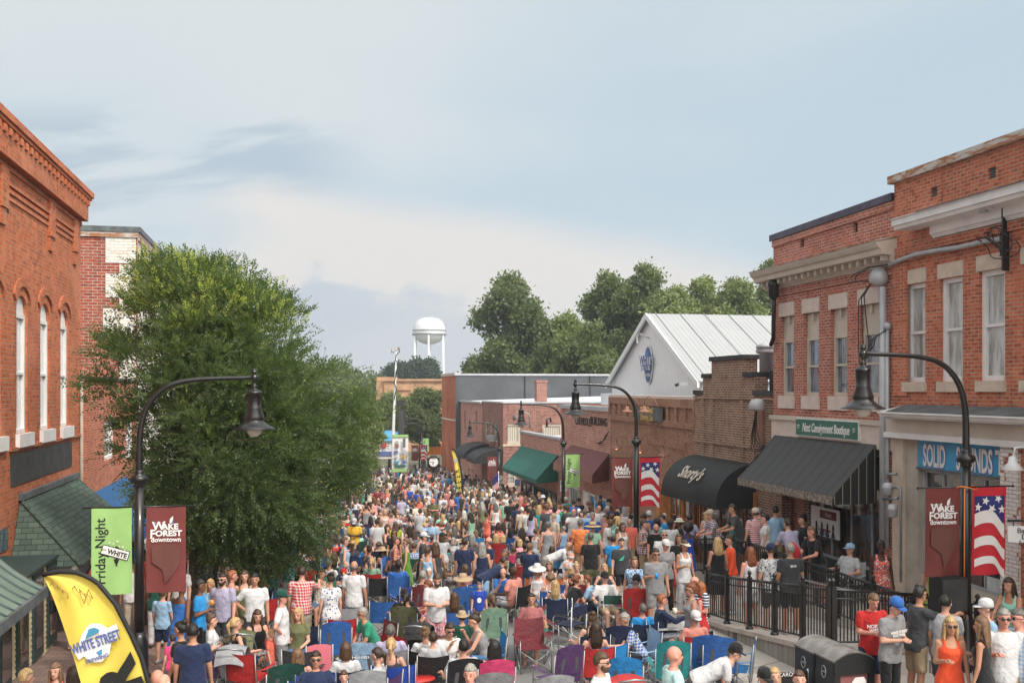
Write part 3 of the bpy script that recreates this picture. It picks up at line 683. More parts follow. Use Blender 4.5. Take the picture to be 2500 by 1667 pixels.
for h in holes:
 wdo=window(f2,r2,h,M_['paint_cream'],M_['glass_blue'],0.13,0.09,head=0.62)
 part_box(f2,wdo,'sill',M_['stone_pink'],h[0]-0.05,h[1]+0.06,-0.12,0.06,h[2]-0.35,h[2]-0.003)
 part_box(f2,wdo,'lintel',M_['stone_pink'],h[0]-0.05,h[1]+0.06,-0.12,0.04,h[3]+0.003,h[3]+0.36)
 part_box(f2,wdo,'transom_trim',M_['paint_cream'],(h[0]+h[1])/2-0.04,(h[0]+h[1])/2+0.04,-0.1,-0.03,h[3]-0.2,h[3]-0.01)
part_box(f2,r2,'sign_band',M_['stone_pink'],0.003,f2 .L+0.02,-0.3,0.05,zb0-0.1,zb1-0.003)
part_box(f2,r2,'band_moulding',M_['paint_cream'],0.003,f2 .L+0.05,0.05,0.11,zb1-0.10,zb1+0.02)
# shop below the awning
part_box(f2,r2,'corner_pier',M_['brick_brown'],f2 .L-0.5,f2 .L-0.003,-0.3,0.0,-1.0,zb0-0.102)
part_box(f2,r2,'corner_pier',M_['brick_red_b'],0.003,0.35,-0.3,0.02,-1.0,zb0-0.102)
part_box(f2,r2,'shop_interior',M_['interior'],0.36,f2 .L-0.502,-2.5,-2.4,-1.0,zb0-0.1)
uA,uB=f2 .U(2115),f2 .U(1966)
window(f2,r2,(0.36,uB,0.75,zb0-0.25),M_['galv'],M_['glass_shop'],0.25,0.05,sash=False,name='shop_window',mull=3)
part_box(f2,r2,'door',M_['dark'],uB+0.3,f2 .L-0.9,-0.9,-0.8,0,2.5)
part_box(f2,r2,'recess_wall',M_['brick_brown'],uB+0.02,uB+0.28,-1.0,-0.1,-1,zb0-0.1)
part_box(f2,r2,'bulkhead',M_['dark_green'],0.36,uB,-0.3,-0.18,-1,0.748)
# sign
g_=empty('shop_sign',f2 .W(3,0.1,zb0),'dark green shop sign with white script reading Next Consignment Boutique','sign')
ua,ub=f2 .U(2095,0.11),f2 .U(1945,0.11);sz0=f2 .Zp(1945,1060,0.1);sz1=f2 .Zp(1945,1022,0.1)
part_box(f2,g_,'border',M_['paint_white'],ua-0.03,ub+0.03,0.05,0.12,sz0-0.03,sz1+0.03)
part_box(f2,g_,'sign_board',M_['sign_green'],ua,ub,0.12,0.135,sz0,sz1)
wtxt(f2,g_,'Next Consignment Boutique',(ua+ub)/2,(sz0+sz1)/2-0.01,0.31,M_['paint_white'],0.14,0.62,0.006,shear=0.25)
for uu in(ua+0.14,ub-0.14):
 mb=MB()
 for k in range(5):
  a=k*1.25;c_=f2 .W(uu+0.045*cos(a),0.14,(sz0+sz1)/2+0.045*sin(a));mb.lathe([(0.0,0.0),(0.03,0.0),(0.0,0.03)],c_,6)
 mb.build('emblem',M_['paint_white'],g_)
 # striped awning
def slope_awning(name,fr,px_topfar,py_topfar,px_front_far,py_front_far,px_front_near,mat,smat,label,valance,valmat,nearpx=None,scallop=12,proj=None,pyb=None):
 aw=empty(name,fr.W(fr.L/2,0,2),label,'awning')
 uf=fr.U(px_topfar);p=proj
 uff=fr.U(px_front_far,p);unn=fr.U(px_front_near,p)
 zt=fr.Zp(px_topfar,py_topfar);zf_=fr.Zp(px_front_far,py_front_far,p)
 un=fr.U(nearpx)if nearpx else unn
 uf=max(uf,uff)if abs(uf-uff)<0.5 else uf
 n=14;mb=MB()
 P=[]
 for i in range(n+1):
  a=i/n;u0=uff+(unn-uff)*a;ut=uf+(un-uf)*a;sag=0.03*sin(pi*a*5)
  P.append([fr.W(ut,0.06,zt),fr.W((ut+u0)/2,p/2,(zt+zf_)/2-0.02+sag*0.3),fr.W(u0,p,zf_)])
 mb.grid(P);c_=mb.build('canopy',mat,aw)
 mb=MB()
 V=[]
 m=scallop*4
 for i in range(m+1):
  a=i/m;u0=uff+(unn-uff)*a;wv=0.012*sin(i*1.6)
  V.append([fr.W(u0,p+0.004,zf_),fr.W(u0,p+0.01+wv,zf_-valance*(0.86+0.14*abs(cos(pi*i/4))))])
 mb.grid(V);mb.build('valance',valmat,aw)
 for uu,ut in((unn,un),(uff,uf)):
  mb=MB();mb.quad([fr.W(ut,0.04,zt),fr.W(uu,p,zf_),fr.W(uu,p,zf_-valance*0.9),fr.W(ut,0.04,zf_-valance*0.9)],[(0,1),(1,0.4),(1,0),(0,0)])
  mb.build('side_panel',smat,aw)
 mb=MB();mb.tube([fr.W(uff,p-0.02,zf_-0.02),fr.W(unn,p-0.02,zf_-0.02)],0.02,6);mb.build('frame',M_['gray_metal'],aw)
 return aw
slope_awning('awning',f2,1900,1062,1801,1166,2032.5,M_['awning_black'],M_['awning_side'],'black striped shop awning with frayed pale valance above the crowd',0.2,M_['fringe'],2144,24,proj=1.15)
# hanging poster under the awning
po=empty('shop_poster',f2 .W(1.5,0.1,2),'white poster of three dress forms under a red awning, in the consignment shop window','poster')
ua,ub=f2 .U(2040,0.02),f2 .U(1973,0.02);zA=f2 .Zp(1973,1300,0.02);zB=f2 .Zp(1973,1232,0.02)
part_box(f2,po,'board',M_['sign_white'],ua,ub,-0.1,-0.06,zA,zB)
part_box(f2,po,'awning_print',M_['banner_maroon'],ua+0.1,ub-0.45,-0.06,-0.055,zB-0.27,zB-0.06)
wtxt(f2,po,'Next',(ua+ub)/2-0.2,zB-0.16,0.17,M_['paint_cream'],-0.05,0.8,0.0)
wtxt(f2,po,'Consignment',(ua+ub)/2,zA+0.17,0.13,M_['banner_maroon'],-0.05,0.9,0.0);wtxt(f2,po,'BOUTIQUE',(ua+ub)/2,zA+0.07,0.1,M_['logo_blue'],-0.05,0.9,0.0)
for k in range(4):
 mb=MB();u=ua+0.25+0.27*k;zz_=zB-0.62;c_=f2 .W(u,-0.055,zz_)
 pts=[(0,.26),(.035,.22),(.05,.13),(.03,.08),(.10,-.08),(.02,-.09),(.015,-.2),(-.015,-.2),(-.02,-.09),(-.10,-.08),(-.03,.08),(-.05,.13),(-.035,.22)]
 mb.prism([f2 .W(u+a,-0.058,zz_+b_)for a,b_ in pts],Vector((-0.004,0,0)));mb.build('dress_print',M_['ink'],po)
 # service pipes on the seam of the two buildings
sv_=empty('service_pipes',(12.8,Y1,1),'grey electric service mast with weatherhead and looping black cables','pipe')
def P2(px,py,x):return at(px,py,on_x(px,x))
mb=MB();a=P2(2155,700,12.85);b_=P2(2153,1335,12.85);mb.tube([a,(a.x,a.y,b_.z)],0.075,10);mb.build('mast',M_['galv'],sv_)
mb=MB();c_=a+Vector((0,0.15,0.15));mb.lathe([(0.0,0.3),(0.12,0.28),(0.2,0.16),(0.22,0.0),(0.14,-0.1),(0.08,-0.12)],c_,12);mb.build('weatherhead',M_['galv'],sv_)
mb=MB();a2=P2(2166,800,12.9);mb.tube([a2,(a2 .x,a2 .y,b_.z)],0.045,8);mb.lathe([(0.05,-0.05),(0.1,0.0),(0.08,0.1),(0.0,0.13)],a2,10);mb.build('mast',M_['galv'],sv_)
for k in range(5):
 mb=MB();A=c_+Vector((-0.05,0.2,0));B=Vector(P2(2163,805,12.85))if k<3 else Vector(cp[0])
 pts=[A.lerp(B,s_)+Vector((-0.1-0.05*k,0.2+0.12*sin(pi*s_)*k,(-0.9-0.22*k)*sin(pi*s_)if k<3 else 0))*(1 if 0<s_<1 else 0)for s_ in np.linspace(0,1,14)]
 mb.tube(pts,0.014,5);mb.build('cable',M_['black_metal'],sv_)
gm=empty('gas_meter',(12.7,Y1,2),'pale grey gas meter with pipes bolted beside the corner of the shop','meter')
for(px,py,w_,h_)in((2167,1193,0.22,0.28),(2179,1246,0.2,0.3)):
 c_=P2(px,py,12.65);mb=MB();mb.lathe([(w_*.3,-h_/2),(w_*.5,-h_/2+0.03),(w_*.52,0.0),(w_*.56,0.02),(w_*.56,0.05),(w_*.5,0.07),(w_*.45,h_/2-0.02),(w_*.2,h_/2)],c_,12);mb.build('meter_body',M_['galv'],gm)
mb=MB();mb.tube([P2(2167,1170,12.7),P2(2167,1157,12.7),P2(2190,1157,12.7)],0.03,6);mb.tube([P2(2180,1190,12.7),P2(2198,1191,12.7),P2(2199,1205,12.7),P2(2199,1420,12.7)],0.03,6);mb.tube([P2(2156,1218,12.7),P2(2192,1216,12.7)],0.035,6);mb.build('pipework',M_['gray_metal'],gm)
mb=MB();
dn=[P2(1889,700,12.75),P2(1889,760,12.8),P2(1888,790,12.8),P2(1888,825,12.85),P2(1882,842,12.9)]
mb.tube(dn,0.06,8);d0=mb.build('downspout',M_['rail_metal'],None);tag(d0,'dark downspout with hopper head at the corner of the dentil cornice building','pipe')
mb=MB();mb.lathe([(0.07,-0.3),(0.15,-0.2),(0.15,0.05),(0.18,0.08),(0.1,0.3)],dn[0]+Vector((0,0,-0.05)),4);mb.build('hopper',M_['rail_metal'],d0)
# ================================================================== third: brown stepped parapet, arched black awning
f3=Fr((13.12,Y2+0.02),(13.12,13.12/tan(atan2(1696-1250,F)+PSI)),(-1,0))
r3=empty('brick_building',(13.12,28,0),'one storey brown brick building with stepped parapet and black coping','building')
U=lambda px:f3 .U(px)
zA=f3 .Zp(1697,954);zB=f3 .Zp(1716,914);zC=f3 .Zp(1737,873)
us=[f3 .L,U(1716),U(1737),U(1817),U(1842),0.0];tops=[zA,zB,zC,zB,zA]
mb=MB()
for(a,b_,zt)in zip(us,us[1:],tops):f3 .wall(mb,min(a,b_),max(a,b_),-1.5,zt-0.12,thick=0.4)
mb.build('wall',M_['brick_brown'],r3)
for(a,b_,zt)in zip(us,us[1:],tops):part_box(f3,r3,'coping',M_['tar'],min(a,b_)-(0.06 if zt==zC else 0),max(a,b_)+(0.06 if zt==zC else 0),-0.46,0.07,zt-0.12,zt+0.02)
for uu in(U(1737)-0.1,U(1817)+0.1,U(1842)+0.05,U(1716)-0.05):part_box(f3,r3,'pilaster_strip',M_['brick_brown'],uu-0.12,uu+0.12,0,0.05,-1.5,zA-0.15)
for zz_ in(zA-0.25,f3 .Zp(1697,1077)):part_box(f3,r3,'string_course',M_['brick_brown'],0.01,f3 .L-0.01,0,0.07,zz_,zz_+0.07)
body(f3,12,-1.5,zA,M_['brick_brown'],M_['tar'],r3,top=0.6,setb=0.45)
part_box(f3,r3,'parapet_return',M_['tar'],0.0,U(1842),-1.6,-0.47,zA-0.2,zB+0.05)
mb=MB();c_=f3 .W(U(1757),-1.6,0);mb.lathe([(0.22,zC-0.7),(0.22,zC+0.1),(0.3,zC+0.12),(0.34,zC+0.2),(0.3,zC+0.3),(0.34,zC+0.31),(0.30,zC+0.40),(0.1,zC+0.46),(0.0,zC+0.47)],c_,16);mb.build('roof_vent',M_['galv'],r3)
# doors and windows below
for(a,b_)in((1640,1668),(1690,1716),(1735,1790),(1800,1850)):
 u0,u1=sorted((max(0.2,min(f3 .L-0.1,U(a))),max(0.2,min(f3 .L-0.1,U(b_)))))
 if u1-u0>0.3:window(f3,r3,(u0,u1,-0.6,2.0),M_['orange_wood'],M_['glass_shop'],-0.06,0.08,sash=False,mull=1)
 # barrel awning
def barrel_awning(name,fr,u0,u1,z0,z1,p,mat,label,val=0.12,ns=10):
 aw=empty(name,fr.W((u0+u1)/2,0,z0),label,'awning');n=14;mb=MB()
 P=[[fr.W(u0+(u1-u0)*i/ns,0.03+p*sin(a),z0+(z1-z0)*cos(a))for a in np.linspace(0,pi/2,n)]for i in range(ns+1)]
 mb.grid(P);mb.build('canopy',mat,aw)
 m=48
 mb=MB();mb.grid([[fr.W(u0+(u1-u0)*i/m,p+0.035,z0),fr.W(u0+(u1-u0)*i/m,p+0.035+0.01*sin(i*1.7),z0-val*(0.8+0.2*abs(cos(i*pi/4))))]for i in range(m+1)]);mb.build('valance',mat,aw)
 for u in(u0,u1):
  mb=MB();pts=[fr.W(u,0.03,z0-val*0.8)]+[fr.W(u,0.03+p*sin(a),z0+(z1-z0)*cos(a))for a in np.linspace(0,pi/2,n)]+[fr.W(u,p+0.03,z0-val*0.8)]
  mb.quad(pts,[(0.25,0.5)]*len(pts));mb.build('side_panel',M_['canvas_black'],aw)
 return aw
zb0_=f3 .Zp(1623,1198,1.15);z1_=f3 .Zp(1828,1130)
uu0,uu1=f3 .U(1757,1.15),f3 .U(1623,1.15)
aw=barrel_awning('awning',f3,uu0,uu1,zb0_,z1_,1.25,M_['canvas_black'],"black barrel awning with Shorty's written on it in cream script")
um=f3 .U(1692,1.0);an=rad(52);zc_=zb0_+(z1_-zb0_)*cos(an);dd=0.03+1.25*sin(an)
nrm=Vector((-(z1_-zb0_)*sin(an),0,1.25*cos(an)*1.0)); # tangent along the arc
up=Vector((1.25*cos(an),0,(z1_-zb0_)*sin(an))).normalized()
text_mesh('lettering',"Shorty's",0.62,M_['paint_cream'],plane_M(f3 .W(um,dd+0.06,zc_+0.02),(0,-1,0),up),aw,0.012,0.85,0.004,shear=0.3)
# lamp, conduit and weathered patch on the brown wall
fl=empty('flood_light',f3 .W(U(1853),0.3,3),'pale grey floodlight on the brown brick wall with cables hanging from it','lamp')
c_=f3 .W(f3 .U(1848,0.35),0.35,f3 .Zp(1848,990,0.35));mb=MB()
mb.lathe([(0.0,0.2),(0.16,0.17),(0.22,0.05),(0.24,-0.1),(0.2,-0.14)],c_,12);mb.build('housing',M_['galv'],fl)
for k in range(5):
 mb=MB();B=f3 .W(f3 .U(1868,0.1),0.1,f3 .Zp(1868,1090,0.1));pts=[c_.lerp(B,s_)+Vector((0,0.22+0.1*k,-0.25-0.1*k))*sin(pi*s_)for s_ in np.linspace(0,1,12)]
 mb.tube(pts,0.014,5);mb.build('cable',M_['black_metal'],fl)
part_box(f3,fl,'backboard',M_['terracotta'],f3 .U(1866),f3 .U(1855),0.005,0.06,f3 .Zp(1860,1090),f3 .Zp(1860,1000))
cc_=empty('security_camera',f3 .W(f3 .L-0.2,0.2,3),'small white security camera at the end of the brown parapet','camera')
q=f3 .W(f3 .L-0.05,0.3,f3 .Zp(1697,938));mb=MB();mb.box(q.x-0.3,q.x,q.y-0.06,q.y+0.06,q.z-0.05,q.z+0.07);mb.build('camera_body',M_['galv'],cc_);mb=MB();mb.tube([q+Vector((-0.3,0,0)),q+Vector((-0.4,0.05,-0.04))],0.045,8);mb.build('camera_lens',M_['dark'],cc_)
# ================================================================== fourth: tan brick brewery, white gable behind
a4=rad(4.4);A4=Vector((13.2,f3 .B.y+0.02));e4=Vector((sin(a4),cos(a4)))
def ext(A,e,px):
 r=ray(px); # A + e*u = r*Z
 det=r[0]*(-e.y)+e.x*r[1];Z=(A.x*(-e.y)+e.x*A.y)/det;return Vector((r[0]*Z,r[1]*Z))
f4=Fr(A4,ext(A4,e4,1490),(-1,0))
r4=empty('brick_building',(13.6,37,0),'one storey tan brick brewery with corbelled brick panels and iron gooseneck lamps','building')
zt=f4 .Zp(1694,968)
mb=MB();f4 .wall(mb,0,f4 .L,-2.5,zt-0.1);mb.build('wall',M_['brick_tan'],r4)
body(f4,10,-2.5,zt,M_['brick_tan'],M_['tar'],r4,top=0.5)
part_box(f4,r4,'coping',M_['stone_pink'],0,f4 .L+0.05,-0.36,0.06,zt-0.1,zt)
zu=f4 .Zp(1694,997);zl4=f4 .Zp(1694,1040)
part_box(f4,r4,'upper_band',M_['brick_tan'],0.005,f4 .L,0,0.09,zu,zt-0.102);part_box(f4,r4,'lower_band',M_['brick_tan'],0.005,f4 .L,0,0.09,zl4-0.12,zl4+0.1)
npn=12
for k in range(npn+1):
 u=0.1+(f4 .L-0.2)*k/npn
 if f4 .U(1615)<u<f4 .U(1555):continue
 part_box(f4,r4,'brick_rib',M_['brick_tan'],u-0.1,u+0.1,0,0.085,zl4+0.1,zu)
sg=empty('shop_sign',f4 .W(6,0.2,3.5),'dark board reading White Street Brewing Co in raised gold letters','sign')
ua,ub=f4 .U(1615,0.15),f4 .U(1553,0.15);z0_,z1_=f4 .Zp(1615,1029,0.15),f4 .Zp(1615,996,0.15)
part_box(f4,sg,'sign_board',M_['slate'],ua,ub,0.1,0.2,z0_,z1_)
wtxt(f4,sg,'White Street',(ua+ub)/2,(z0_+z1_)/2+0.13,0.34,M_['gold'],0.21,1.0,0.012,ext=0.02);wtxt(f4,sg,'Brewing Co.',(ua+ub)/2,(z0_+z1_)/2-0.15,0.34,M_['gold'],0.21,1.0,0.012,ext=0.02)
def gooseneck(px,py,label,lit=False,fr=f4,sx=-1):
 u=fr.U(px,0.6);q=fr.W(u,0.6,fr.Zp(px,py,0.6));l_=empty('wall_lamp',q,label,'lamp','gooseneck lamps along the brewery wall')
 mb=MB();w0=fr.W(u-0.5,0.03,q.z+0.05);pts=[w0,w0 .lerp(q,0.2)+Vector((0,0,0.02)),w0 .lerp(q,0.45)+Vector((0,0,0.42)),w0 .lerp(q,0.75)+Vector((0,0,0.55)),w0 .lerp(q,0.98)+Vector((0,0,0.42)),q+Vector((0,0,0.16))]
 mb.tube(pts,0.018,6);mb.build('arm',M_['terracotta'],l_)
 mb=MB();mb.lathe([(0.03,0.2),(0.07,0.17),(0.08,0.06),(0.2,0.0),(0.27,-0.03),(0.25,-0.04),(0.0,0.03)],q,14);mb.build('shade',M_['terracotta'],l_)
 mb=MB();mb.lathe([(0.0,-0.09),(0.045,-0.06),(0.05,-0.02),(0.0,0.0)],q,8);mb.build('bulb',M_['lamp_glow']if lit else M_['bulb'],l_)
m,N,b=newmat('lamp_glow');b.inputs['Base Color'].default_value=(1,0.4,0.2,1);b.inputs['Emission Color'].default_value=(1,0.33,0.12,1);b.inputs['Emission Strength'].default_value=3.0
for(px,py,lb,li)in((1505,1092,'lit rusty gooseneck lamp nearest the salmon brick building',True),(1563,1100,'lit rusty gooseneck lamp just beside the black street lamp post',True),(1620,1110,'lit rusty gooseneck lamp nearest the barrel awning',True),(1531,1003,'unlit gooseneck lamp at the far end of the gold lettered board',False),(1573,1003,'unlit gooseneck lamp over the middle of the gold lettered board',False)):
 gooseneck(px,py,lb,li)
for(a,b_)in((1500,1530),(1540,1560),(1620,1634),(1640,1668),(1672,1690)):
 u0,u1=sorted((f4 .U(a),f4 .U(b_)));h=(u0,u1,-1.6,1.55)
 window(f4,r4,h,M_['orange_wood'],M_['glass_shop'],-0.07,0.1,sash=False,mull=1,rows=2)
part_box(f4,r4,'timber_post',M_['orange_wood'],f4 .U(1629),f4 .U(1620),0.02,0.3,-2.4,f4 .Zp(1625,1190))
for(a,b_,c,e)in((1516,1545,1108,1125),(1580,1676,1080,1100)):
 u0,u1=sorted((f4 .U(a),f4 .U(b_)));part_box(f4,r4,'brick_lintel',M_['brick_tan'],u0,u1,0,0.04,f4 .Zp(b_,e),f4 .Zp(b_,c))
eb=empty('electric_box',f4 .W(f4 .U(1682),0.2,0),'tall grey electric cabinet on a conduit by the barrel awning','box')
u=f4 .U(1682,0.25);zc=f4 .Zp(1682,1240,0.25);part_box(f4,eb,'cabinet',M_['galv'],u-0.14,u+0.14,0.03,0.3,zc-0.25,zc+0.35);mb=MB();mb.tube([f4 .W(u,0.15,zc-0.25),f4 .W(u,0.15,-2)],0.05,8);mb.build('conduit',M_['galv'],eb)
# white metal gable behind the brewery: facade plane X = 16
gb=empty('metal_building',(16,43,0),'white metal gabled brewery hall with ribbed roof and oval logo','building')
GX=16.0
def PG(px,py,x=GX):return at(px,py,on_x(px,x))
yn=GX/tan(atan2(1713-1250,F)+PSI);yf=GX/tan(atan2(1494-1250,F)+PSI);ya=(yn+yf)/2
zr=PG(1589,771).z;ze=PG(1713,928).z
mb=MB();mb.quad([(GX,yf,-3),(GX,yn,-3),(GX,yn,ze),(GX,ya,zr),(GX,yf,ze)],[(yf,-3),(yn,-3),(yn,ze),(ya,zr),(yf,ze)])
for yy in(yn,yf):mb.quad([(GX,yy,-3),(GX+22,yy,-3),(GX+22,yy,ze),(GX,yy,ze)],[(0,-3),(22,-3),(22,ze),(0,ze)])
mb.quad([(GX+22,yf,-3),(GX+22,yn,-3),(GX+22,yn,ze),(GX+22,ya,zr),(GX+22,yf,ze)])
mb.build('wall',M_['white_siding'],gb,recalc=False)
for(y0,s_)in((yn-0.25,1),(yf+0.25,-1)):
 mb=MB();zoff=(zr-ze)*0.25/(ya-yn)
 A0,A1,B0,B1=(GX-0.25,y0,ze-zoff+0.05),(GX+22,y0,ze-zoff+0.05),(GX-0.25,ya,zr+0.05),(GX+22,ya,zr+0.05)
 mb.quad([A0,A1,B1,B0],[(0,0),(22,0),(22,7),(0,7)])
 mb.quad([(p[0],p[1],p[2]+0.05)for p in(A0,A1,B1,B0)],[(0,0),(22,0),(22,7),(0,7)])
 for(p,q)in((A0,B0),(A0,A1)):mb.quad([p,q,(q[0],q[1],q[2]+0.05),(p[0],p[1],p[2]+0.05)])
 ro=mb.build('roof',M_['metal_roof'],gb,recalc=False)
 for k in range(19):
  mq=MB();x=GX+0.2+k*1.2;v=Vector((0,A0[1]-ya,A0[2]-zr));mq.tube([(x,A0[1],A0[2]+0.07),(x,ya,zr+0.12)],0.022,5);mq.build('roof_rib',M_['metal_roof'],ro)
mb=MB();
for(y0,y1,z0,z1)in((yn-0.25,ya,ze-0.15,zr+0.02),(ya,yf+0.25,zr+0.02,ze-0.15)):
 mb.hexa([(x,y,z+dz_)for dz_ in(-0.16,0.1)for x in(GX-0.3,GX-0.2)for(y,z)in((y0,z0),(y1,z1))])
mb.build('rake_trim',M_['white_metal'],gb)
lo=empty('oval_sign',PG(1587,890),'oval blue and white brewery sign reading WHITE STREET on the white gable','sign')
cY=(PG(1574,890).y+PG(1600,890).y)/2;cZ=PG(1587,890).z;rz_=(PG(1587,842).z-PG(1587,937).z)/2;ry_=abs(PG(1576,890).y-PG(1598,890).y)*0.42
def oval(x,ky,kz,mat,name,a0=0,a1=2*pi,n=36):
 mb=MB();mb.prism([(x,cY+ry_*ky*cos(a),cZ+rz_*kz*sin(a))for a in np.linspace(a0,a1,n,endpoint=a1-a0<6)],(-0.03,0,0));return mb.build(name,mat,lo)
oval(GX-0.05,1.0,1.0,M_['sign_white'],'plate');oval(GX-0.09,0.86,0.9,M_['logo_blue'],'inner_plate');oval(GX-0.125,0.6,0.66,M_['logo_teal'],'top_panel',0.35,pi-0.35,18)
mb=MB();mb.box(GX-0.2,GX-0.16,cY-ry_*1.15,cY+ry_*1.15,cZ-0.02,cZ+rz_*0.42);mb.build('band',M_['sign_white'],lo)
mb=MB();mb.box(GX-0.2,GX-0.16,cY-ry_*0.9,cY+ry_*0.9,cZ-rz_*0.3,cZ-rz_*0.06);mb.build('band',M_['sign_white'],lo)
text_mesh('lettering','WHITE',0.62,M_['logo_blue'],plane_M((GX-0.215,cY,cZ+rz_*0.2),(0,-1,0)),lo,0.01,0.85,0.004);text_mesh('lettering','STREET',0.36,M_['logo_blue'],plane_M((GX-0.215,cY,cZ-rz_*0.18),(0,-1,0)),lo,0.004,1.1,0.004)
text_mesh('lettering','BREWING',0.22,M_['sign_white'],plane_M((GX-0.13,cY,cZ-rz_*0.55),(0,-1,0)),lo,0.0,1.0,0.004)
pipe('gable_lamp',[PG(1583,825),PG(1570,820,15.5),PG(1562,815,15.2),PG(1556,820,15.2),PG(1555,832,15.2),PG(1556,838,15.2)],0.04,M_['white_metal'],'white curved lamp arm high on the white gable','lamp')
# ================================================================== fifth: salmon brick with raised black letters
a5=rad(2.0);A5=f4 .B+Vector((0.02,0.05));f5=Fr(A5,ext(A5,Vector((sin(a5),cos(a5))),1370),(-1,0))
r5=empty('brick_building',(14.5,49,-1),'one storey salmon brick building with CHEVROLET BUILDING in black letters','building')
zt=f5 .Zp(1430,993)
h=[(f5 .U(1490),f5 .U(1459),-2.0,-0.2)]
mb=MB();f5 .wall(mb,0,f5 .L,-3.4,zt-0.15);mb.build('wall',M_['brick_salmon'],r5)
body(f5,12,-3.4,zt,M_['brick_salmon'],M_['roof_white'],r5,top=0.3)
part_box(f5,r5,'fascia',M_['galv'],-0.02,f5 .L+0.1,-0.6,0.12,zt-0.15,zt+0.05)
part_box(f5,r5,'roof_curb',M_['roof_white'],0.5,f5 .L-1,-8,-2.0,zt+0.05,f5 .Zp(1460,960,-2.0))
u=f5 .U(1442,0.05);z_=f5 .Zp(1442,1030,0.05)
for s_,px in(('CHEVROLET',1424.5),('BUILDING',1461)):wtxt(f5,r5,s_,f5 .U(px,0.03),f5 .Zp(px,1029.5,0.03),0.56,M_['ink'],0.03,1.08 if s_=='CHEVROLET' else 1.14,0.002,ext=0.01,sp=1.08)
slope_awning('awning',f5,1397,1086,1351,1128,1446,M_['canvas_maroon'],M_['canvas_maroon'],'maroon fabric awning with pale pleated valance on the salmon brick building',0.42,M_['terracotta'],1489.5,8,proj=1.15)
window(f5,r5,(f5 .U(1490),f5 .U(1463),-1.9,-0.1),M_['paint_white'],M_['glass_shop'],-0.06,0.08,sash=False,mull=3,rows=2)
window(f5,r5,(f5 .U(1457),f5 .U(1443),-2.8,-0.1),M_['paint_white'],M_['glass_dark'],-0.06,0.1,sash=False,name='door')
part_box(f5,r5,'white_pier',M_['paint_white'],f5 .U(1441),f5 .U(1428),0.0,0.1,-3.2,-0.1)
window(f5,r5,(f5 .U(1418),f5 .U(1395),-2.3,-0.1),M_['paint_white'],M_['glass_shop'],-0.06,0.08,sash=False,mull=3)
mb=MB()
for k in range(3):mb.tube([f5 .W(f5 .U(1487,0.1),0.1,f5 .Zp(1487,1052,0.1)),f5 .W(f5 .U(1482,0.15),0.25,f5 .Zp(1482,1066+3*k,0.2)),f5 .W(f5 .U(1472,0.15),0.15,f5 .Zp(1472,1076,0.2)),f5 .W(f5 .U(1457+3*k,0.1),0.1,f5 .Zp(1458,1082+k,0.1))],0.025,5)
o=mb.build('power_wires',M_['black_metal']);tag(o,'drooping power wires on the salmon brick wall below the letters','wires')
# ================================================================== sixth: low brick with green awning
A6=Vector((f5 .B.x,f5 .B.y+0.05));f6=Fr(A6,(A6 .x,A6 .x/tan(atan2(1271-1250,F)+PSI)),(-1,0))
r6=empty('brick_building',(A6 .x,59,-2),'low salmon brick shop with white roof edge and green awning','building')
zt=2.25
mb=MB();f6 .wall(mb,0,f6 .L,-4.4,zt-0.1);mb.build('wall',M_['brick_salmon'],r6)
body(f6,16,-4.4,zt,M_['brick_salmon'],M_['roof_white'],r6,top=0.35)
part_box(f6,r6,'coping',M_['galv'],0,f6 .L+0.05,-0.36,0.07,zt-0.1,zt+0.03)
mb=MB();q=f6 .W(f6 .U(1335,-3),-3,zt+0.1);mb.tube([q,q+Vector((0,0,0.5)),q+Vector((0.3,0.2,0.6)),q+Vector((0.35,0.2,0.3))],0.08,8);mb.build('vent_pipe',M_['black_metal'],r6)
slope_awning('awning',f6,1274,1088,1226,1140,1309,M_['canvas_green'],M_['canvas_green'],'dark green fabric awning with scalloped edge over a shop door',0.25,M_['canvas_green'],1364,14,proj=1.6)
window(f6,r6,(f6 .U(1360),f6 .U(1335),-3.2,-0.9),M_['dark_green'],M_['glass_shop'],-0.06,0.1,sash=False,mull=1)
window(f6,r6,(f6 .U(1332),f6 .U(1312),-3.6,-0.9),M_['dark_green'],M_['glass_dark'],-0.06,0.12,sash=False,name='door')
window(f6,r6,(f6 .U(1308),f6 .U(1276),-3.2,-0.9),M_['dark_green'],M_['glass_shop'],-0.06,0.1,sash=False,mull=2)
# ================================================================== seventh: maroon brick corner building with curtained windows
x7=A6 .x;y7=x7/tan(atan2(1228-1250,F)+PSI);y7b=x7/tan(atan2(1178-1250,F)+PSI)
f7=Fr((x7,y7),(x7,y7b),(-1,0));s7=Fr((x7-0.008,y7-0.012),(x7+20,y7-0.012),(0,-1))
r7=empty('brick_building',(x7,y7,-3),'two storey dark maroon brick corner building with curtained windows','building')
zt=s7 .Zp(1250,981)
holes=[]
for(a,b_)in((1184,1192),(1196,1203),(1207,1214)):u0,u1=sorted((f7 .U(a),f7 .U(b_)));holes.append((u0,u1,f7 .Zp(1200,1075),f7 .Zp(1200,1030)))
mb=MB();f7 .wall(mb,0,f7 .L,-5,zt-0.1,holes);mb.build('wall',M_['brick_maroon'],r7)
for h in holes:window(f7,r7,h,M_['paint_cream'],M_['glass_dark'],0.1,0.08)
sh=[]
for(a,b_,c,e)in((1231,1271,1034,1084),(1324,1372,1035,1084),(1233,1261,1144,1184)):u0,u1=sorted((s7 .U(a),s7 .U(b_)));sh.append((u0,u1,s7 .Zp(a,e),s7 .Zp(a,c)))
mb=MB();s7 .wall(mb,0.01,s7 .L,-5,zt-0.1,sh);mb.build('side_wall',M_['brick_maroon'],r7)
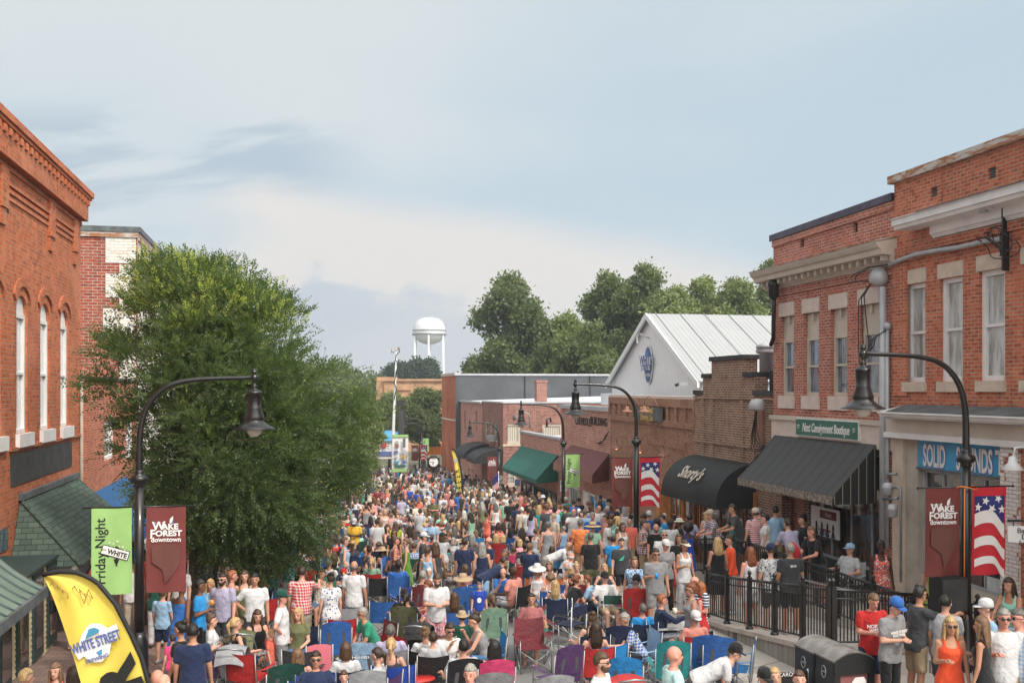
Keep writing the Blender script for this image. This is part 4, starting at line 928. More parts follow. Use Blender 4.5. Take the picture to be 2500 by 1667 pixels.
for k,h in enumerate(sh):
 wdo=window(s7,r7,h,M_['paint_cream'],M_['curtain']if k<2 else M_['glass_curtain'],0.1,0.16,sash=(k==2),mull=2 if k==2 else 0,rows=3 if k==2 else 0)
 part_box(s7,wdo,'sill',M_['stone_beige'],h[0]-0.1,h[1]+0.1,-0.1,0.05,h[2]-0.15,h[2]-0.003)
part_box(s7,r7,'coping',M_['galv'],-0.05,s7 .L,-0.4,0.07,zt-0.1,zt)
part_box(f7,r7,'coping',M_['galv'],0.1,f7 .L,-0.4,0.05,zt-0.1,zt-0.003)
mb=MB();mb.box(x7+0.5,x7+19,y7+0.6,y7b,-5,zt-0.4);mb.build('roof',M_['roof_white'],r7)
ac=empty('air_conditioner',f7 .W(f7 .U(1195),0.1,1),'grey window air conditioner on the maroon brick front','appliance')
mb=MB();u,Z=f7 .hit(1197,0.3);f7 .box(mb,u-0.35,u+0.35,0.02,0.5,zat(1077,Z),zat(1062,Z));mb.build('casing',M_['galv'],ac);mb=MB();
for k in range(4):zq=zat(1077,Z)+0.08*k+0.05;f7 .box(mb,u-0.3,u+0.3,0.5,0.52,zq,zq+0.03)
mb.build('grille',M_['slate'],ac)
# camera arm lamp at the corner roof
pl_=empty('dome_camera',(x7,y7,3),'dark dome camera hanging from a curved arm behind the street lamp','camera')
q=at(1256,1017,60);mb=MB();mb.tube([at(1293,1045,60),at(1293,1012,60),at(1285,1007,60),at(1262,1007,60),at(1256,1010,60),q],0.035,6);mb.build('arm',M_['gray_metal'],pl_)
mb=MB();mb.lathe([(0.03,0.12),(0.1,0.08),(0.12,-0.08),(0.09,-0.2),(0.0,-0.26)],q,12);mb.build('dome',M_['slate'],pl_)
# ================================================================== eighth and ninth: far salmon brick, tall red brick with grey panels
y8=x7/tan(atan2(1126-1250,F)+PSI);f8=Fr((x7-0.05,y7b+0.02),(x7-0.05,y8),(-1,0))
r8=empty('brick_building',(x7,y7b,-4),'narrow salmon brick building with two dark arched awnings','building')
zt=f8 .Zp(1178,985);ztb=f8 .Zp(1126,985)
holes=[]
for(a,b_)in((1133.5,1136.5),(1162,1165)):u0,u1=sorted((f8 .U(a),f8 .U(b_)));holes.append((u0,u1,f8 .Zp(a,1050),f8 .Zp(a,1003)))
mb=MB();f8 .wall(mb,0,f8 .L,-5.5,zt,holes);mb.build('wall',M_['brick_salmon'],r8)
for h in holes:part_box(f8,r8,'window',M_['glass_dark'],h[0],h[1],-0.2,-0.12,h[2],h[3])
part_box(f8,r8,'gutter',M_['galv'],0,f8 .L,-0.2,0.15,zt,zt+0.15)
mb=MB();zz_=zat(953,88);mb.prism([(x7+0.1,y7b,zt+0.1),(x7+26,y7b,zt+0.9),(x7+26,y7b,-5),(x7+0.1,y7b,-5)],(0,y8-y7b-0.1,0));mb.build('roof',M_['roof_white'],r8)
barrel_awning('awning',f8,f8 .U(1167,1.8),f8 .U(1167,1.8)+3.6,f8 .Zp(1167,1129,1.8),f8 .Zp(1150,1074,0),2.0,M_['canvas_black'],'dark arched awning over the entrance beside the green vine',0.1,4)
barrel_awning('awning',f8,f8 .U(1138,1.8),f8 .U(1138,1.8)+4.2,f8 .Zp(1138,1117,1.8),f8 .Zp(1125,1064,0),2.0,M_['canvas_black'],'dark arched awning farther down, against the tall red brick building',0.1,4)
y9=x7/tan(atan2(1091-1250,F)+PSI);f9=Fr((x7-0.5,y8+0.04),(x7-0.5,y9),(-1,0));s9=Fr((x7-0.508,y8+0.02),(x7+42,y8+0.02),(0,-1))
r9=empty('brick_building',(x7,y8,-4),'tall red brick building with slot windows and dark grey panelled side','building')
zt=s9 .Zp(1200,914)
holes=[]
for k in range(7):
 px=1092.5+k*2.5;u0,u1=sorted((f9 .U(px),f9 .U(px+1.1)));holes.append((u0,u1,f9 .Zp(px,1024+k*0.5),f9 .Zp(px,971-k*0.3)))
mb=MB();f9 .wall(mb,0,f9 .L,-5.5,zt-0.1,holes,depth=0.3);mb.build('wall',M_['brick_orange'],r9)
for h in holes:part_box(f9,r9,'window',M_['dark'],h[0],h[1],-0.3,-0.25,h[2],h[3]);
part_box(f9,r9,'sill_band',M_['stone_beige'],0,f9 .L,0,0.1,f9 .Zp(1110,1028),f9 .Zp(1110,1024))
mb=MB();s9 .wall(mb,0.01,42,-5.5,zt-0.1);mb.build('side_wall',M_['grey_panel'],r9)
mb=MB();mb.box(x7,x7+42,y8+0.6,y9,-5,zt-0.5);mb.build('roof',M_['tar'],r9)
part_box(s9,r9,'coping',M_['galv'],-0.1,42,-0.4,0.1,zt-0.1,zt+0.08)
for px in(1281,1440):u=s9 .U(px);part_box(s9,r9,'panel_joint',M_['dark'],u-0.06,u+0.06,0.0,0.05,-5,zt-0.12)
part_box(f9,r9,'coping',M_['stone_beige'],0,f9 .L,-0.4,0.1,zt-0.1,zt+0.15)
# chimney on roof
ch=empty('chimney',at(1320,975,79),'square brick chimney rising from the white roof','chimney')
q=at(1320,976,80);wd=0.42
mb=MB();z1_=zat(928,80);mb.box(q.x-wd,q.x+wd,q.y-wd,q.y+wd,2.5,z1_-0.2);mb.box(q.x-wd-.06,q.x+wd+.06,q.y-wd-.06,q.y+wd+.06,z1_-0.18,z1_);mb.box(q.x-wd+.1,q.x+wd-.1,q.y-wd+.1,q.y+wd-.1,z1_-0.3,z1_+0.001);mb.build('stack',M_['brick_maroon'],ch)
# vine by arched awning
# ================================================================== left: orange brick building
XL=-6.0
YL=XL/tan(atan2(197-1250,F)+PSI)
fl_=Fr((XL,10.0),(XL,YL),(1,0))
l1b=empty('brick_building',(XL,24,0),'tall orange brick building with corbelled cornice and narrow arched white windows','building')
zt=(fl_.Zp(198,441,0.22)+fl_.Zp(2,268,0.22))/2;ZU=lambda py:fl_.Zp(196,py)
holes=[]
wins=[]
for(a,b_,ta,ta2,sb)in((40,63,721,719,1056),(97,117,741,739,1050),(148,163,755,753,1041)):
 u0,u1=fl_.U(a),fl_.U(b_,-0.035);zs=fl_.Zp((a+b_)/2,sb);zt_=fl_.Zp((a+b_)/2,ta)
 wins.append([u0,u1,zs,zt_])
zs=np.mean([w_[2]for w_ in wins]);zt_=np.mean([w_[3]for w_ in wins]);pitch=(wins[2][0]-wins[0][0])/2;ww=np.mean([w_[1]-w_[0]for w_ in wins])
wins=[(wins[2][0]-pitch*k,wins[2][0]-pitch*k+ww,zs,zt_)for k in range(6)]
ARC=0.42
holes=[(w_[0],w_[1],w_[2],w_[3]-ARC)for w_ in wins]
# main wall with arched heads
mb=MB();rd=zt-0.9
fl_.wall(mb,0,fl_.L,-0.6,rd,[(w_[0],w_[1],w_[2],w_[3])for w_ in wins],depth=0.2)
# spandrels closing the square heads to arches
for w_ in wins:
 u0,u1=w_[0],w_[1];um=(u0+u1)/2;r=(u1-u0)/2;zb_=w_[3]-ARC
 arc=[(um+r*cos(a),zb_+ARC*sin(a)**0.8)for a in np.linspace(0.0001,pi-0.0001,13)]
 for side,uu in((arc[:7],u1),(arc[6:],u0)):
  for(p,q)in zip(side,side[1:]):
   mb.quad([fl_.W(uu,0,w_[3]),fl_.W(p[0],0,p[1]),fl_.W(q[0],0,q[1])],[(uu,w_[3]),p,q])
 for(p,q)in zip(arc,arc[1:]):mb.quad([fl_.W(p[0],0,p[1]),fl_.W(q[0],0,q[1]),fl_.W(q[0],-0.2,q[1]),fl_.W(p[0],-0.2,p[1])])
mb.build('wall',M_['brick_orange'],l1b)
body(fl_,12,-0.6,zt,M_['brick_orange'],M_['tar'],l1b,top=0.8)
for w_ in wins:
 u0,u1=w_[0],w_[1];um=(u0+u1)/2;r=(u1-u0)/2;zb_=w_[3]-ARC
 wo=window(fl_,l1b,(u0,u1,w_[2],zb_),M_['paint_white'],M_['glass_pale'],0.10,0.09)
 mq=MB();mq.prism([fl_.W(um+r*cos(a),-0.14,zb_+0.003+ARC*sin(a)**0.8)for a in np.linspace(0.0001,pi-0.0001,13)],(0.06,0,0));mq.build('arch_panel',M_['paint_white'],wo)
 part_box(fl_,wo,'sill',M_['paint_white'],u0-0.06,u1+0.3,-0.1,0.09,w_[2]-0.30,w_[2]-0.003)
 # raised brick hood
 mq=MB()
 R0,R1=r+0.16,r+0.30;aa=np.linspace(0.15,pi-0.15,12)
 ctr=[(um+R1*cos(a),zb_+0.32+(ARC+0.05)*sin(a)*1.05)for a in aa]+[(um+R0*cos(a),zb_+0.20+ARC*sin(a))for a in reversed(aa)]
 mq.prism([fl_.W(u,0.003,z)for u,z in ctr],(0.045,0,0));mq.build('hood_mould',M_['brick_orange'],wo)
 # cornice: cap, ledges, stepped corbels
B=M_['brick_orange']
part_box(fl_,l1b,'parapet',B,0,fl_.L-0.05,-0.35,0.22,rd,zt)
part_box(fl_,l1b,'parapet_ledge',B,0,fl_.L+0.28,-0.3,0.32,ZU(480),ZU(467))
part_box(fl_,l1b,'parapet_ledge',B,0,fl_.L+0.22,-0.3,0.27,ZU(487),ZU(480)-0.003)
mb=MB()
n=int(fl_.L/0.42);rows=[(490,503,0.27),(503,516,0.20),(516,529,0.14),(529,542,0.08)]
for j,(a,b_,d)in enumerate(rows):
 for k in range(n+1):
  u=fl_.L-0.05-k*0.42-(0.21 if j%2 else 0)
  if u<5:break
  fl_.box(mb,u-0.2,u,0.0,d,ZU(b_),ZU(a)-0.002)
 fl_.box(mb,0,fl_.L,0.0,d*0.35,ZU(b_)+0.004,ZU(a)-0.006)
mb.build('corbel_brick',B,l1b)
part_box(fl_,l1b,'string_course',B,0,fl_.L,0.0,0.045,ZU(551),ZU(543))
# pilasters hanging between recessed panels
ps=[fl_.L-0.2,wins[1][1]+0.45+1.0,wins[3][1]+1.2,wins[5][1]+1]
ps=[fl_.U(181),fl_.U(122),fl_.U(4),fl_.U(4)-4.2]
for u in ps:
 part_box(fl_,l1b,'brick_pilaster',B,u-0.24,u+0.24,0.0,0.09,ZU(625),ZU(553));part_box(fl_,l1b,'pilaster_drop',B,u-0.2,u+0.2,0.0,0.05,ZU(655),ZU(625)-0.002)
for u0,u1 in zip(ps[1:],ps):
 for k,py in enumerate((572,585,598)):part_box(fl_,l1b,'panel_ledge',B,u0+0.25,u1-0.25,0.0,0.06-0.012*k,ZU(py+7),ZU(py))
 mb=MB();fl_.box(mb,u0+0.3,u0+0.52,0.0,0.012,ZU(628),ZU(600));mb.build('vent',M_['dark'],l1b)
 # painted black panel
mb=MB();ua,ub=fl_.U(25),fl_.U(174);mb.hexa([fl_.W(u,d,z)for z in(fl_.Zp(100,1163),fl_.Zp(100,1093))for d in(0.004,0.022)for u in(ua,ub)]);mb.build('painted_panel',M_['tar'],l1b)
part_box(fl_,l1b,'panel_ledge',B,ua-0.1,fl_.L-0.1,0.0,0.06,fl_.Zp(100,1085),fl_.Zp(100,1078))
mb=MB();mb.tube([fl_.W(fl_.L-0.03,0.05,fl_.Zp(192,925)),fl_.W(fl_.L-0.03,0.05,0)],0.03,6);mb.tube([fl_.W(fl_.L-0.2,0.05,fl_.Zp(192,925)),fl_.W(fl_.L-0.2,0.05,0)],0.02,6);
tag(mb.build('wall_pipes',M_['stucco_grey']),'thin grey pipes running down the corner of the orange brick building','pipe')
for(px,py)in((90,829),(88,905),(88,1006),(70,575)):
 pass
 # shingled canopy
sc_=empty('shingle_canopy',(XL,27,1.1),'green shingled hip canopy on the orange brick building','canopy')
y0,y1=23.2,30.2;xo=-4.55;zlo,zhi=1.15,2.55;yr0,yr1=24.0,29.9
mb=MB()
T0,T1,E0,E1,W0=(XL+0.02,yr0,zhi),(XL+0.02,yr1,zhi),(xo,y0,zlo),(xo,y1,zlo),(XL+0.02,y0,zlo)
mb.quad([E0,E1,T1,T0],[(0,0),(y1-y0,0),(yr1-y0,2.1),(yr0-y0,2.1)]);mb.quad([W0,E0,T0],[(0,0),(1.45,0),(0.0,1.7)]);mb.quad([E1,(XL+0.02,y1,zlo),T1],[(0,0),(1.5,0),(1.4,1.6)])
mb.build('roof',M_['shingles'],sc_)
mb=MB();mb.tube([E0,T0],0.05,5);mb.tube([(p[0],p[1],p[2])for p in(E0,T0)],0.03,4);mb.build('hip_cap',M_['shingles'],sc_)
mb=MB();mb.box(xo-0.06,xo+0.01,y0,y1,zlo-0.22,zlo-0.01);mb.box(XL,xo-0.06,y0,y0+0.07,zlo-0.22,zlo-0.01);mb.build('fascia',M_['tar'],sc_)
mb=MB();mb.box(XL,XL+0.1,yr0-0.1,yr1+0.05,zhi-0.02,zhi+0.12);mb.build('wall_flashing',M_['slate'],sc_)
part_box(fl_,l1b,'shop_window',M_['glass_dark'],y0-10,y1-10.3,0.0,0.05,-0.3,zlo-0.25)
mb=MB();u,Z=fl_.hit(8,0.02);fl_.box(mb,u-0.5,u+0.35,0.0,0.03,zat(1345,Z),zat(1290,Z));mb.build('side_window',M_['glass_blue'],l1b)
# green metal canopy, swept
gc=empty('metal_canopy',(XL,17,1.4),'pale green standing seam metal canopy with concave sweep','canopy')
ye=19.3;ys=12.5;xe=-4.4;za_,zb_=1.43,3.0
def sweep(s_):return(xe+(XL-xe)*s_,za_+(zb_-za_)*(0.55*s_+0.45*s_**2.2))
mb=MB();mb.grid([[(sweep(s_)[0],y,sweep(s_)[1])for s_ in np.linspace(0,1,12)]for y in np.linspace(ys,ye,8)]);mb.build('roof',M_['green_metal'],gc)
k=0
for y in np.arange(ys+0.2,ye+0.01,0.42):
 mb=MB();mb.tube([(sweep(s_)[0],y,sweep(s_)[1]+0.012)for s_ in np.linspace(0,1,12)],0.022,4);mb.build('seam',M_['seam_metal'],gc)
mb=MB();pts=[(sweep(s_)[0],sweep(s_)[1])for s_ in np.linspace(0,1,12)]
mb.prism([(a,ye,b_+0.01)for a,b_ in pts]+[(a,ye,b_-0.12)for a,b_ in reversed(pts)],(0,0.04,0));mb.box(xe-0.02,xe+0.05,ys,ye+0.04,za_-0.16,za_+0.02);mb.build('fascia',M_['slate'],gc)
# yellow sided bay below
by=empty('shop_bay',(XL,17,0),'pale yellow clapboard shop front with tall dark green window frames','shop front')
xb=-5.0;wl=Fr((xb,12.5),(xb,22.6),(1,0))
mb=MB()
for k in range(18):
 z=-0.6+0.11*k;mb.hexa([wl.W(u,d,zz_)for(zz_,dd)in((z,0.02),(z+0.11,0.0))for d in(-0.1,dd)for u in(0,wl.L)])
mb.build('clapboard',M_['siding'],by)
for k in range(9):
 u=0.3+k*1.15;part_box(wl,by,'window_frame',M_['dark_green'],u,u+0.75,0.0,0.06,-0.3,1.45);part_box(wl,by,'pane',M_['glass_dark'],u+0.1,u+0.65,0.06,0.07,-0.1,1.3)
mb=MB();mb.box(XL,xb,22.5,22.6,-0.6,1.5);mb.box(XL,xb+0.12,19.36,22.6,1.46,1.52);mb.build('soffit',M_['dark_green'],by)
# ================================================================== left, beyond: low brick wing and tall side wall with white paint
lw=empty('brick_building',(XL,35,-1),'low red brick wing with white framed window beyond the orange building','building')
f10=Fr((XL+0.15,YL+0.02),(XL+0.15,40.0),(1,0))
ztw=fl_.Zp(197,926)
hs=[]
for(a,b_)in((255,280),(306,325)):u0,u1=sorted((f10 .U(a),f10 .U(b_)));hs.append((u0,u1,f10 .Zp(a,1125),f10 .Zp(a,1030)))
mb=MB();f10 .wall(mb,0,f10 .L,-2,ztw,hs);mb.build('wall',M_['brick_red'],lw)
for h in hs:window(f10,lw,h,M_['paint_white'],M_['glass_pale'],0.1,0.1)
body(f10,8,-2,ztw,M_['brick_red'],M_['tar'],lw,top=0.3)
part_box(f10,lw,'coping',M_['slate'],0,f10 .L,-0.34,0.08,ztw,ztw+0.08)
tw=empty('brick_building',(XL,41,-1),'tall brick building whose side wall is painted white at its corner','building')
st_=Fr((XL-8,40.0),(XL+0.15,40.0),(0,-1));zt2=st_.Zp(300,567)
mb=MB();st_.wall(mb,0,st_.L,-2,zt2);mb.build('side_wall',M_['brick_side'],tw)
u_a=st_.U(258)
for(a,b_,c,e)in((258,332,575,642),(258,300,668,726),(292,332,646,1000),(252,290,752,820)):
 ua,ub=sorted((st_.U(a),min(st_.L+5,st_.U(b_))));ub=min(ub,st_.L-0.01);
 part_box(st_,tw,'painted_panel',M_['brick_white'],ua,ub,0.003,0.02+0.002*(a%5),st_.Zp(a,e),st_.Zp(a,c))
f11=Fr((XL+0.15,40.02),(XL+0.15,56),(1,0));mb=MB();f11 .wall(mb,0,f11 .L,-3,zt2);mb.build('wall',M_['brick_white'],tw)
mb=MB();mb.box(XL-8,XL-0.3,40.5,56,-3,zt2-0.4);mb.build('roof',M_['tar'],tw)
part_box(st_,tw,'coping',M_['slate'],-0.1,st_.L+0.12,-0.4,0.12,zt2+0.002,zt2+0.2);part_box(st_,tw,'rusted_edge',M_['rusty'],-0.1,st_.L+0.05,0.02,0.08,zt2-0.2,zt2)
part_box(f11,tw,'coping',M_['dark_purple'],0.15,f11 .L,-0.4,0.12,zt2,zt2+0.2);part_box(f11,tw,'rusted_edge',M_['rusty'],0.1,f11 .L,0.0,0.07,zt2-0.3,zt2-0.003)
# blue awning behind the banner
ba=empty('awning',(XL,31,0),'blue canvas awning half hidden behind the green banner','awning')
q0=at(246,1210,29.5);
mb=MB();yA,yB=30.7,37.0;xo=-4.6;zA,zB=1.95,0.6
mb.grid([[(XL+0.2,y,zA),(xo,y,zB)]for y in np.linspace(yA,yB,6)]);mb.build('canopy',M_['canvas_blue'],ba)
for y in(yA,yB):mb=MB();mb.quad([(XL+0.2,y,zA),(xo,y,zB),(xo,y,zB-0.3),(XL+0.2,y,zB-0.3)],[(0,1),(1,.2),(1,0),(0,0)]);mb.build('side_panel',M_['canvas_blue'],ba)
mb=MB();mb.grid([[(xo,y,zB),(xo,y,zB-0.3)]for y in np.linspace(yA,yB,6)]);mb.build('valance',M_['canvas_blue'],ba)
# farther left row seen through the trees
for(ya_,yb_,zt3,mt,lb)in((56.1,74,6.5,'brick_red','plain two storey brick building far down behind the street tree'),(74.1,92,4.0,'brick_tan','low tan brick building at the far end behind the trees')):
 bb=empty('brick_building',(XL-1,(ya_+yb_)/2,-4),lb,'building');f12=Fr((XL-0.6,ya_),(XL-0.6,yb_),(1,0));hs=[(2+3.2*k,3.2+3.2*k,zt3-3.4,zt3-1.4)for k in range(4)]
 mb=MB();f12 .wall(mb,0,f12 .L,-5,zt3,hs);mb.build('wall',M_[mt],bb);body(f12,9,-5,zt3,M_[mt],M_['tar'],bb)
 for h in hs:window(f12,bb,h,M_['paint_white'],M_['glass_dark'],0.1,0.08)
 # ------------------------------------------------------------------ ground sheets following the slope
def strip(name,xs,y0,y1,mat,dz=0.0,step=3.0,zf=None,side=None):
 mb=MB();ys=list(np.arange(y0,y1,step))+[y1];mb.grid([[(x,y,(zf or g)(y)+dz)for x in xs]for y in ys],sm=False,uv=False)
 o=mb.build(name,mat,None,recalc=False);tag(o,kind='structure')
 for p in o.data.polygons:pass
 return o
def big():
 mb=MB();ys=[-60,-20,0,15,30,47,65,99,140,250,500,900,2000];xs=[-1500,-300,-60,-14,30,80,400,1500]
 def gg(y):return(g(y)if y>-40 else 1.4)-0.25
 mb.grid([[(x,y,gg(y))for x in xs]for y in ys],sm=False,uv=False);return tag(mb.build('ground',M_['soil'],None,recalc=False),kind='structure')
big()
strip('road',[-1.6,7.4],-20,150,M_['asphalt'],0.0)
strip('cross_street',[-40,60],104,116,M_['asphalt'],0.02)
strip('pavement',[-6.1,-1.75],-20,103,M_['pavers'],0.13)
def swx(x):return 0.13+0.22*max(0.0,min(1.0,(x-7.55)/1.2)) # the right pavement tilts up from its kerb
mb=MB();ys=list(np.arange(-20,103,3.0))+[103];mb.grid([[(x,y,g(y)+swx(x))for x in(7.55,8.75,15.2)]for y in ys],sm=False,uv=False);tag(mb.build('sidewalk',M_['concrete'],None,recalc=False),kind='structure')
for nm,x0,x1 in(('kerb',-1.75,-1.6),('kerb',7.4,7.55)):
 mb=MB();ys=list(np.arange(-20,103,3.0))
 for a,b_ in zip(ys,ys[1:]):mb.hexa([(x,y,z+(g(y)))for z in(-0.2,0.135)for y in(a,b_)for x in(x0,x1)])
 tag(mb.build(nm,M_['kerbstone'],None),kind='structure')
mk=MB()
for k in range(2):mk.grid([[(3.2+0.25*k,y,g(y)+0.006),(3.33+0.25*k,y,g(y)+0.006)]for y in np.arange(-5,101,3.0)],sm=False,uv=False)
tag(mk.build('road_line',M_['yellow_paint'],None,recalc=False),kind='structure')
# terrace and ramp on the right
def zt_(y): # terrace floor: level, then falling to the pavement
 return max(g(y)+0.37,0.19 if y<24 else 0.19-(y-24)/7*1.15)
def zr_(y): # ramp floor
 return max(g(y)+0.36,-0.13+(20.6-y)*0.095)
def zw_(y): # top of the low wall that carries the outer railing
 return max(g(y)+0.37,0.04+(20.0-y)*0.137-0.09)
mb=MB();ys=list(np.arange(4,31.1,1.0))
for a,b_ in zip(ys,ys[1:]):mb.hexa([(x,y,z)for(zz_)in(0,1)for y in(a,b_)for x in(11.15,13.3)for z in[(g(y)-0.3)if zz_==0 else zt_(y)]])
tag(mb.build('terrace',M_['concrete'],None),kind='structure')
mb=MB();ys=[14.95]+list(np.arange(15.5,20.6,0.5))+[20.6]
for a,b_ in zip(ys,ys[1:]):mb.hexa([(x,y,z)for(zz_)in(0,1)for y in(a,b_)for x in(8.76,11.14)for z in[(g(y)-0.3)if zz_==0 else zr_(y)]])
tag(mb.build('ramp',M_['concrete'],None),kind='structure')
rw=empty('retaining_wall',(9.5,18,0),'low grey block retaining wall with smooth cap under the black railing','wall')
def walls(pts,h):
 mb=MB();mc=MB()
 for(p,q)in zip(pts,pts[1:]):
  d=Vector((q[0]-p[0],q[1]-p[1])).normalized();nn=Vector((-d.y,d.x))*0.12
  for M__,w0,za,zb_ in((mb,1.0,-9,0.0),(mc,1.35,0.0,0.09)):
   M__.hexa([(c[0]+s_*nn.x*w0,c[1]+s_*nn.y*w0,(g(c[1])-0.2)if z==-9 else h(c)+z)for z in(za,zb_)for s_ in(-1,1)for c in(p,q)])
 mb.build('block_face',M_['blockwall'],rw);mc.build('wall_cap',M_['concrete_cap'],rw)
outer=[(8.75,20.3),(8.73,19.0),(8.7,17.6),(8.66,16.2),(8.62,14.9)]
walls(outer,lambda c:zw_(c[1]))
walls([(8.62,14.9),(11.1,16.15),(11.45,15.0),(11.35,13.4),(11.3,9.0)],lambda c:zw_(c[1])if c[0]<11 else zt_(c[1])+0.05)
# railings
def railing(name,pts,zf,label,h=0.96,nb=9,double=True,grouped='black iron railings of the ramp'):
 r=empty(name,(pts[0][0],pts[0][1],zf(pts[0])),label,'railing',grouped)
 mg=MB();mt=MB()
 P=[Vector((p[0],p[1],zf(p)))for p in pts]
 for p in P:
  mb=MB();mb.box(p.x-0.04,p.x+0.04,p.y-0.04,p.y+0.04,p.z,p.z+h+0.06);mb.lathe([(0.02,h+0.06),(0.035,h+0.08),(0.02,h+0.1),(0.045,h+0.13),(0.035,h+0.17),(0.0,h+0.2)],p,8);mb.lathe([(0.08,0),(0.08,0.03),(0.05,0.07)],p,8);mb.build('post',M_['rail_metal'],r)
 for a,b_ in zip(P,P[1:]):
  L=(b_-a).length;n=max(2,int(L/0.105));d=(b_-a)
  mt.tube([a+Vector((0,0,h)),b_+Vector((0,0,h))],0.028,6)
  mg.tube([a+Vector((0,0,0.1)),b_+Vector((0,0,0.1))],0.018,4);mg.tube([a+Vector((0,0,h-0.14)),b_+Vector((0,0,h-0.14))],0.015,4)
  for k in range(1,n):q=a+d*k/n;mg.box(q.x-0.009,q.x+0.009,q.y-0.009,q.y+0.009,q.z+0.1,q.z+h)
 mt.build('top_rail',M_['rail_metal'],r);mg.build('grille',M_['rail_metal'],r);return r
def sub(pts,n):
 out=[]
 for p,q in zip(pts,pts[1:]):
  for k in range(n):out.append((p[0]+(q[0]-p[0])*k/n,p[1]+(q[1]-p[1])*k/n))
 return out+[pts[-1]]
railing('railing',sub([(8.75,20.25),(8.66,15.9)],4)+[(8.62,14.95)],lambda p:zw_(p[1])+0.09,'outer black picket railing on the low block wall beside the street')
railing('railing',[(8.68,14.93),(11.05,16.12)],lambda p:(zw_(p[1])+0.09)if p[0]<10 else zt_(p[1])+0.12,'short black railing crossing the near end of the ramp behind the trash bins')
railing('railing',[(11.1,16.15),(11.45,15.0),(11.35,13.4),(11.3,11.5)],lambda p:zt_(p[1])+0.09,'black railing along the terrace edge behind the nearest lamp post')
railing('railing',sub([(11.15,27.3),(11.15,16.3)],8),lambda p:zt_(p[1])+0.0,'inner black railing that people on the terrace lean on')
mb=MB();hr=[(10.95,y,zr_(y)+0.85)for y in np.linspace(20.4,16.6,8)];mb.tube(hr,0.022,6);tag(mb.build('handrail',M_['gray_metal']),'bright steel handrail along the inner side of the ramp','handrail')
# ------------------------------------------------------------------ street lamps with banners
BH,BW=1.5,0.66
def bwave(u,v,s_=0.0):return 0.018*sin(u*7+v*3+s_)*(0.3+v)+0.010*sin(v*7+u*2+s_*2)*u
def bmap(o,x0,ztop,yb,off,s_):
 me=o.data if hasattr(o,'data')else o
 if len(me.vertices)and off>0: # finer faces so that prints follow the folds of the cloth
  bm=bmesh.new();bm.from_mesh(me);bmesh.ops.triangulate(bm,faces=bm.faces)
  for _ in range(4):
   es=[e for e in bm.edges if e.calc_length()>0.07]
   if not es:break
   bmesh.ops.subdivide_edges(bm,edges=es,cuts=1,use_grid_fill=False);bmesh.ops.triangulate(bm,faces=[f for f in bm.faces if len(f.verts)>3])
  bm.to_mesh(me);bm.free()
 for v in me.vertices:
  u,w_=v.co.x,v.co.y
  v.co=Vector((x0+u*BW,yb+bwave(u,w_,s_)-off+v.co.z,ztop-w_*BH))
def flat_text(body_,size,u,v,rot,mat,sx=1.0,bold=0.0,name='lettering',spacing=1.0,shear=0.0):
 M=Matrix.Translation((u,v,0))@Matrix.Diagonal((1/BW,-1/BH,1,1))@Matrix.Rotation(rot,4,'Z')
 return text_mesh(name,body_,size,mat,M,None,bold,sx,0.001,spacing=spacing,shear=shear)
def poly_uv(polys,mat,name):
 mb=MB()
 for P in polys:mb.quad([(u,v,0)for u,v in P],[(u,v)for u,v in P])
 return mb.build(name,mat,None,recalc=False)
def gridband(f0,f1,u0,u1,mat,name,n=14):
 mb=MB();mb.grid([[(u,f0(u),0),(u,(f0(u)+f1(u))/2,0),(u,f1(u),0)]for u in np.linspace(u0,u1,n)],uv=False);return mb.build(name,mat,None,recalc=False)
def star(u,v,r,rot=0.0):
 return[(u+r*(1 if k%2==0 else 0.42)*sin(rot+k*pi/5)/BW,v-r*(1 if k%2==0 else 0.42)*cos(rot+k*pi/5)/BH)for k in range(10)]
def clip(P,u0,u1,v0,v1):
 return[(min(u1,max(u0,a)),min(v1,max(v0,b_)))for a,b_ in P]
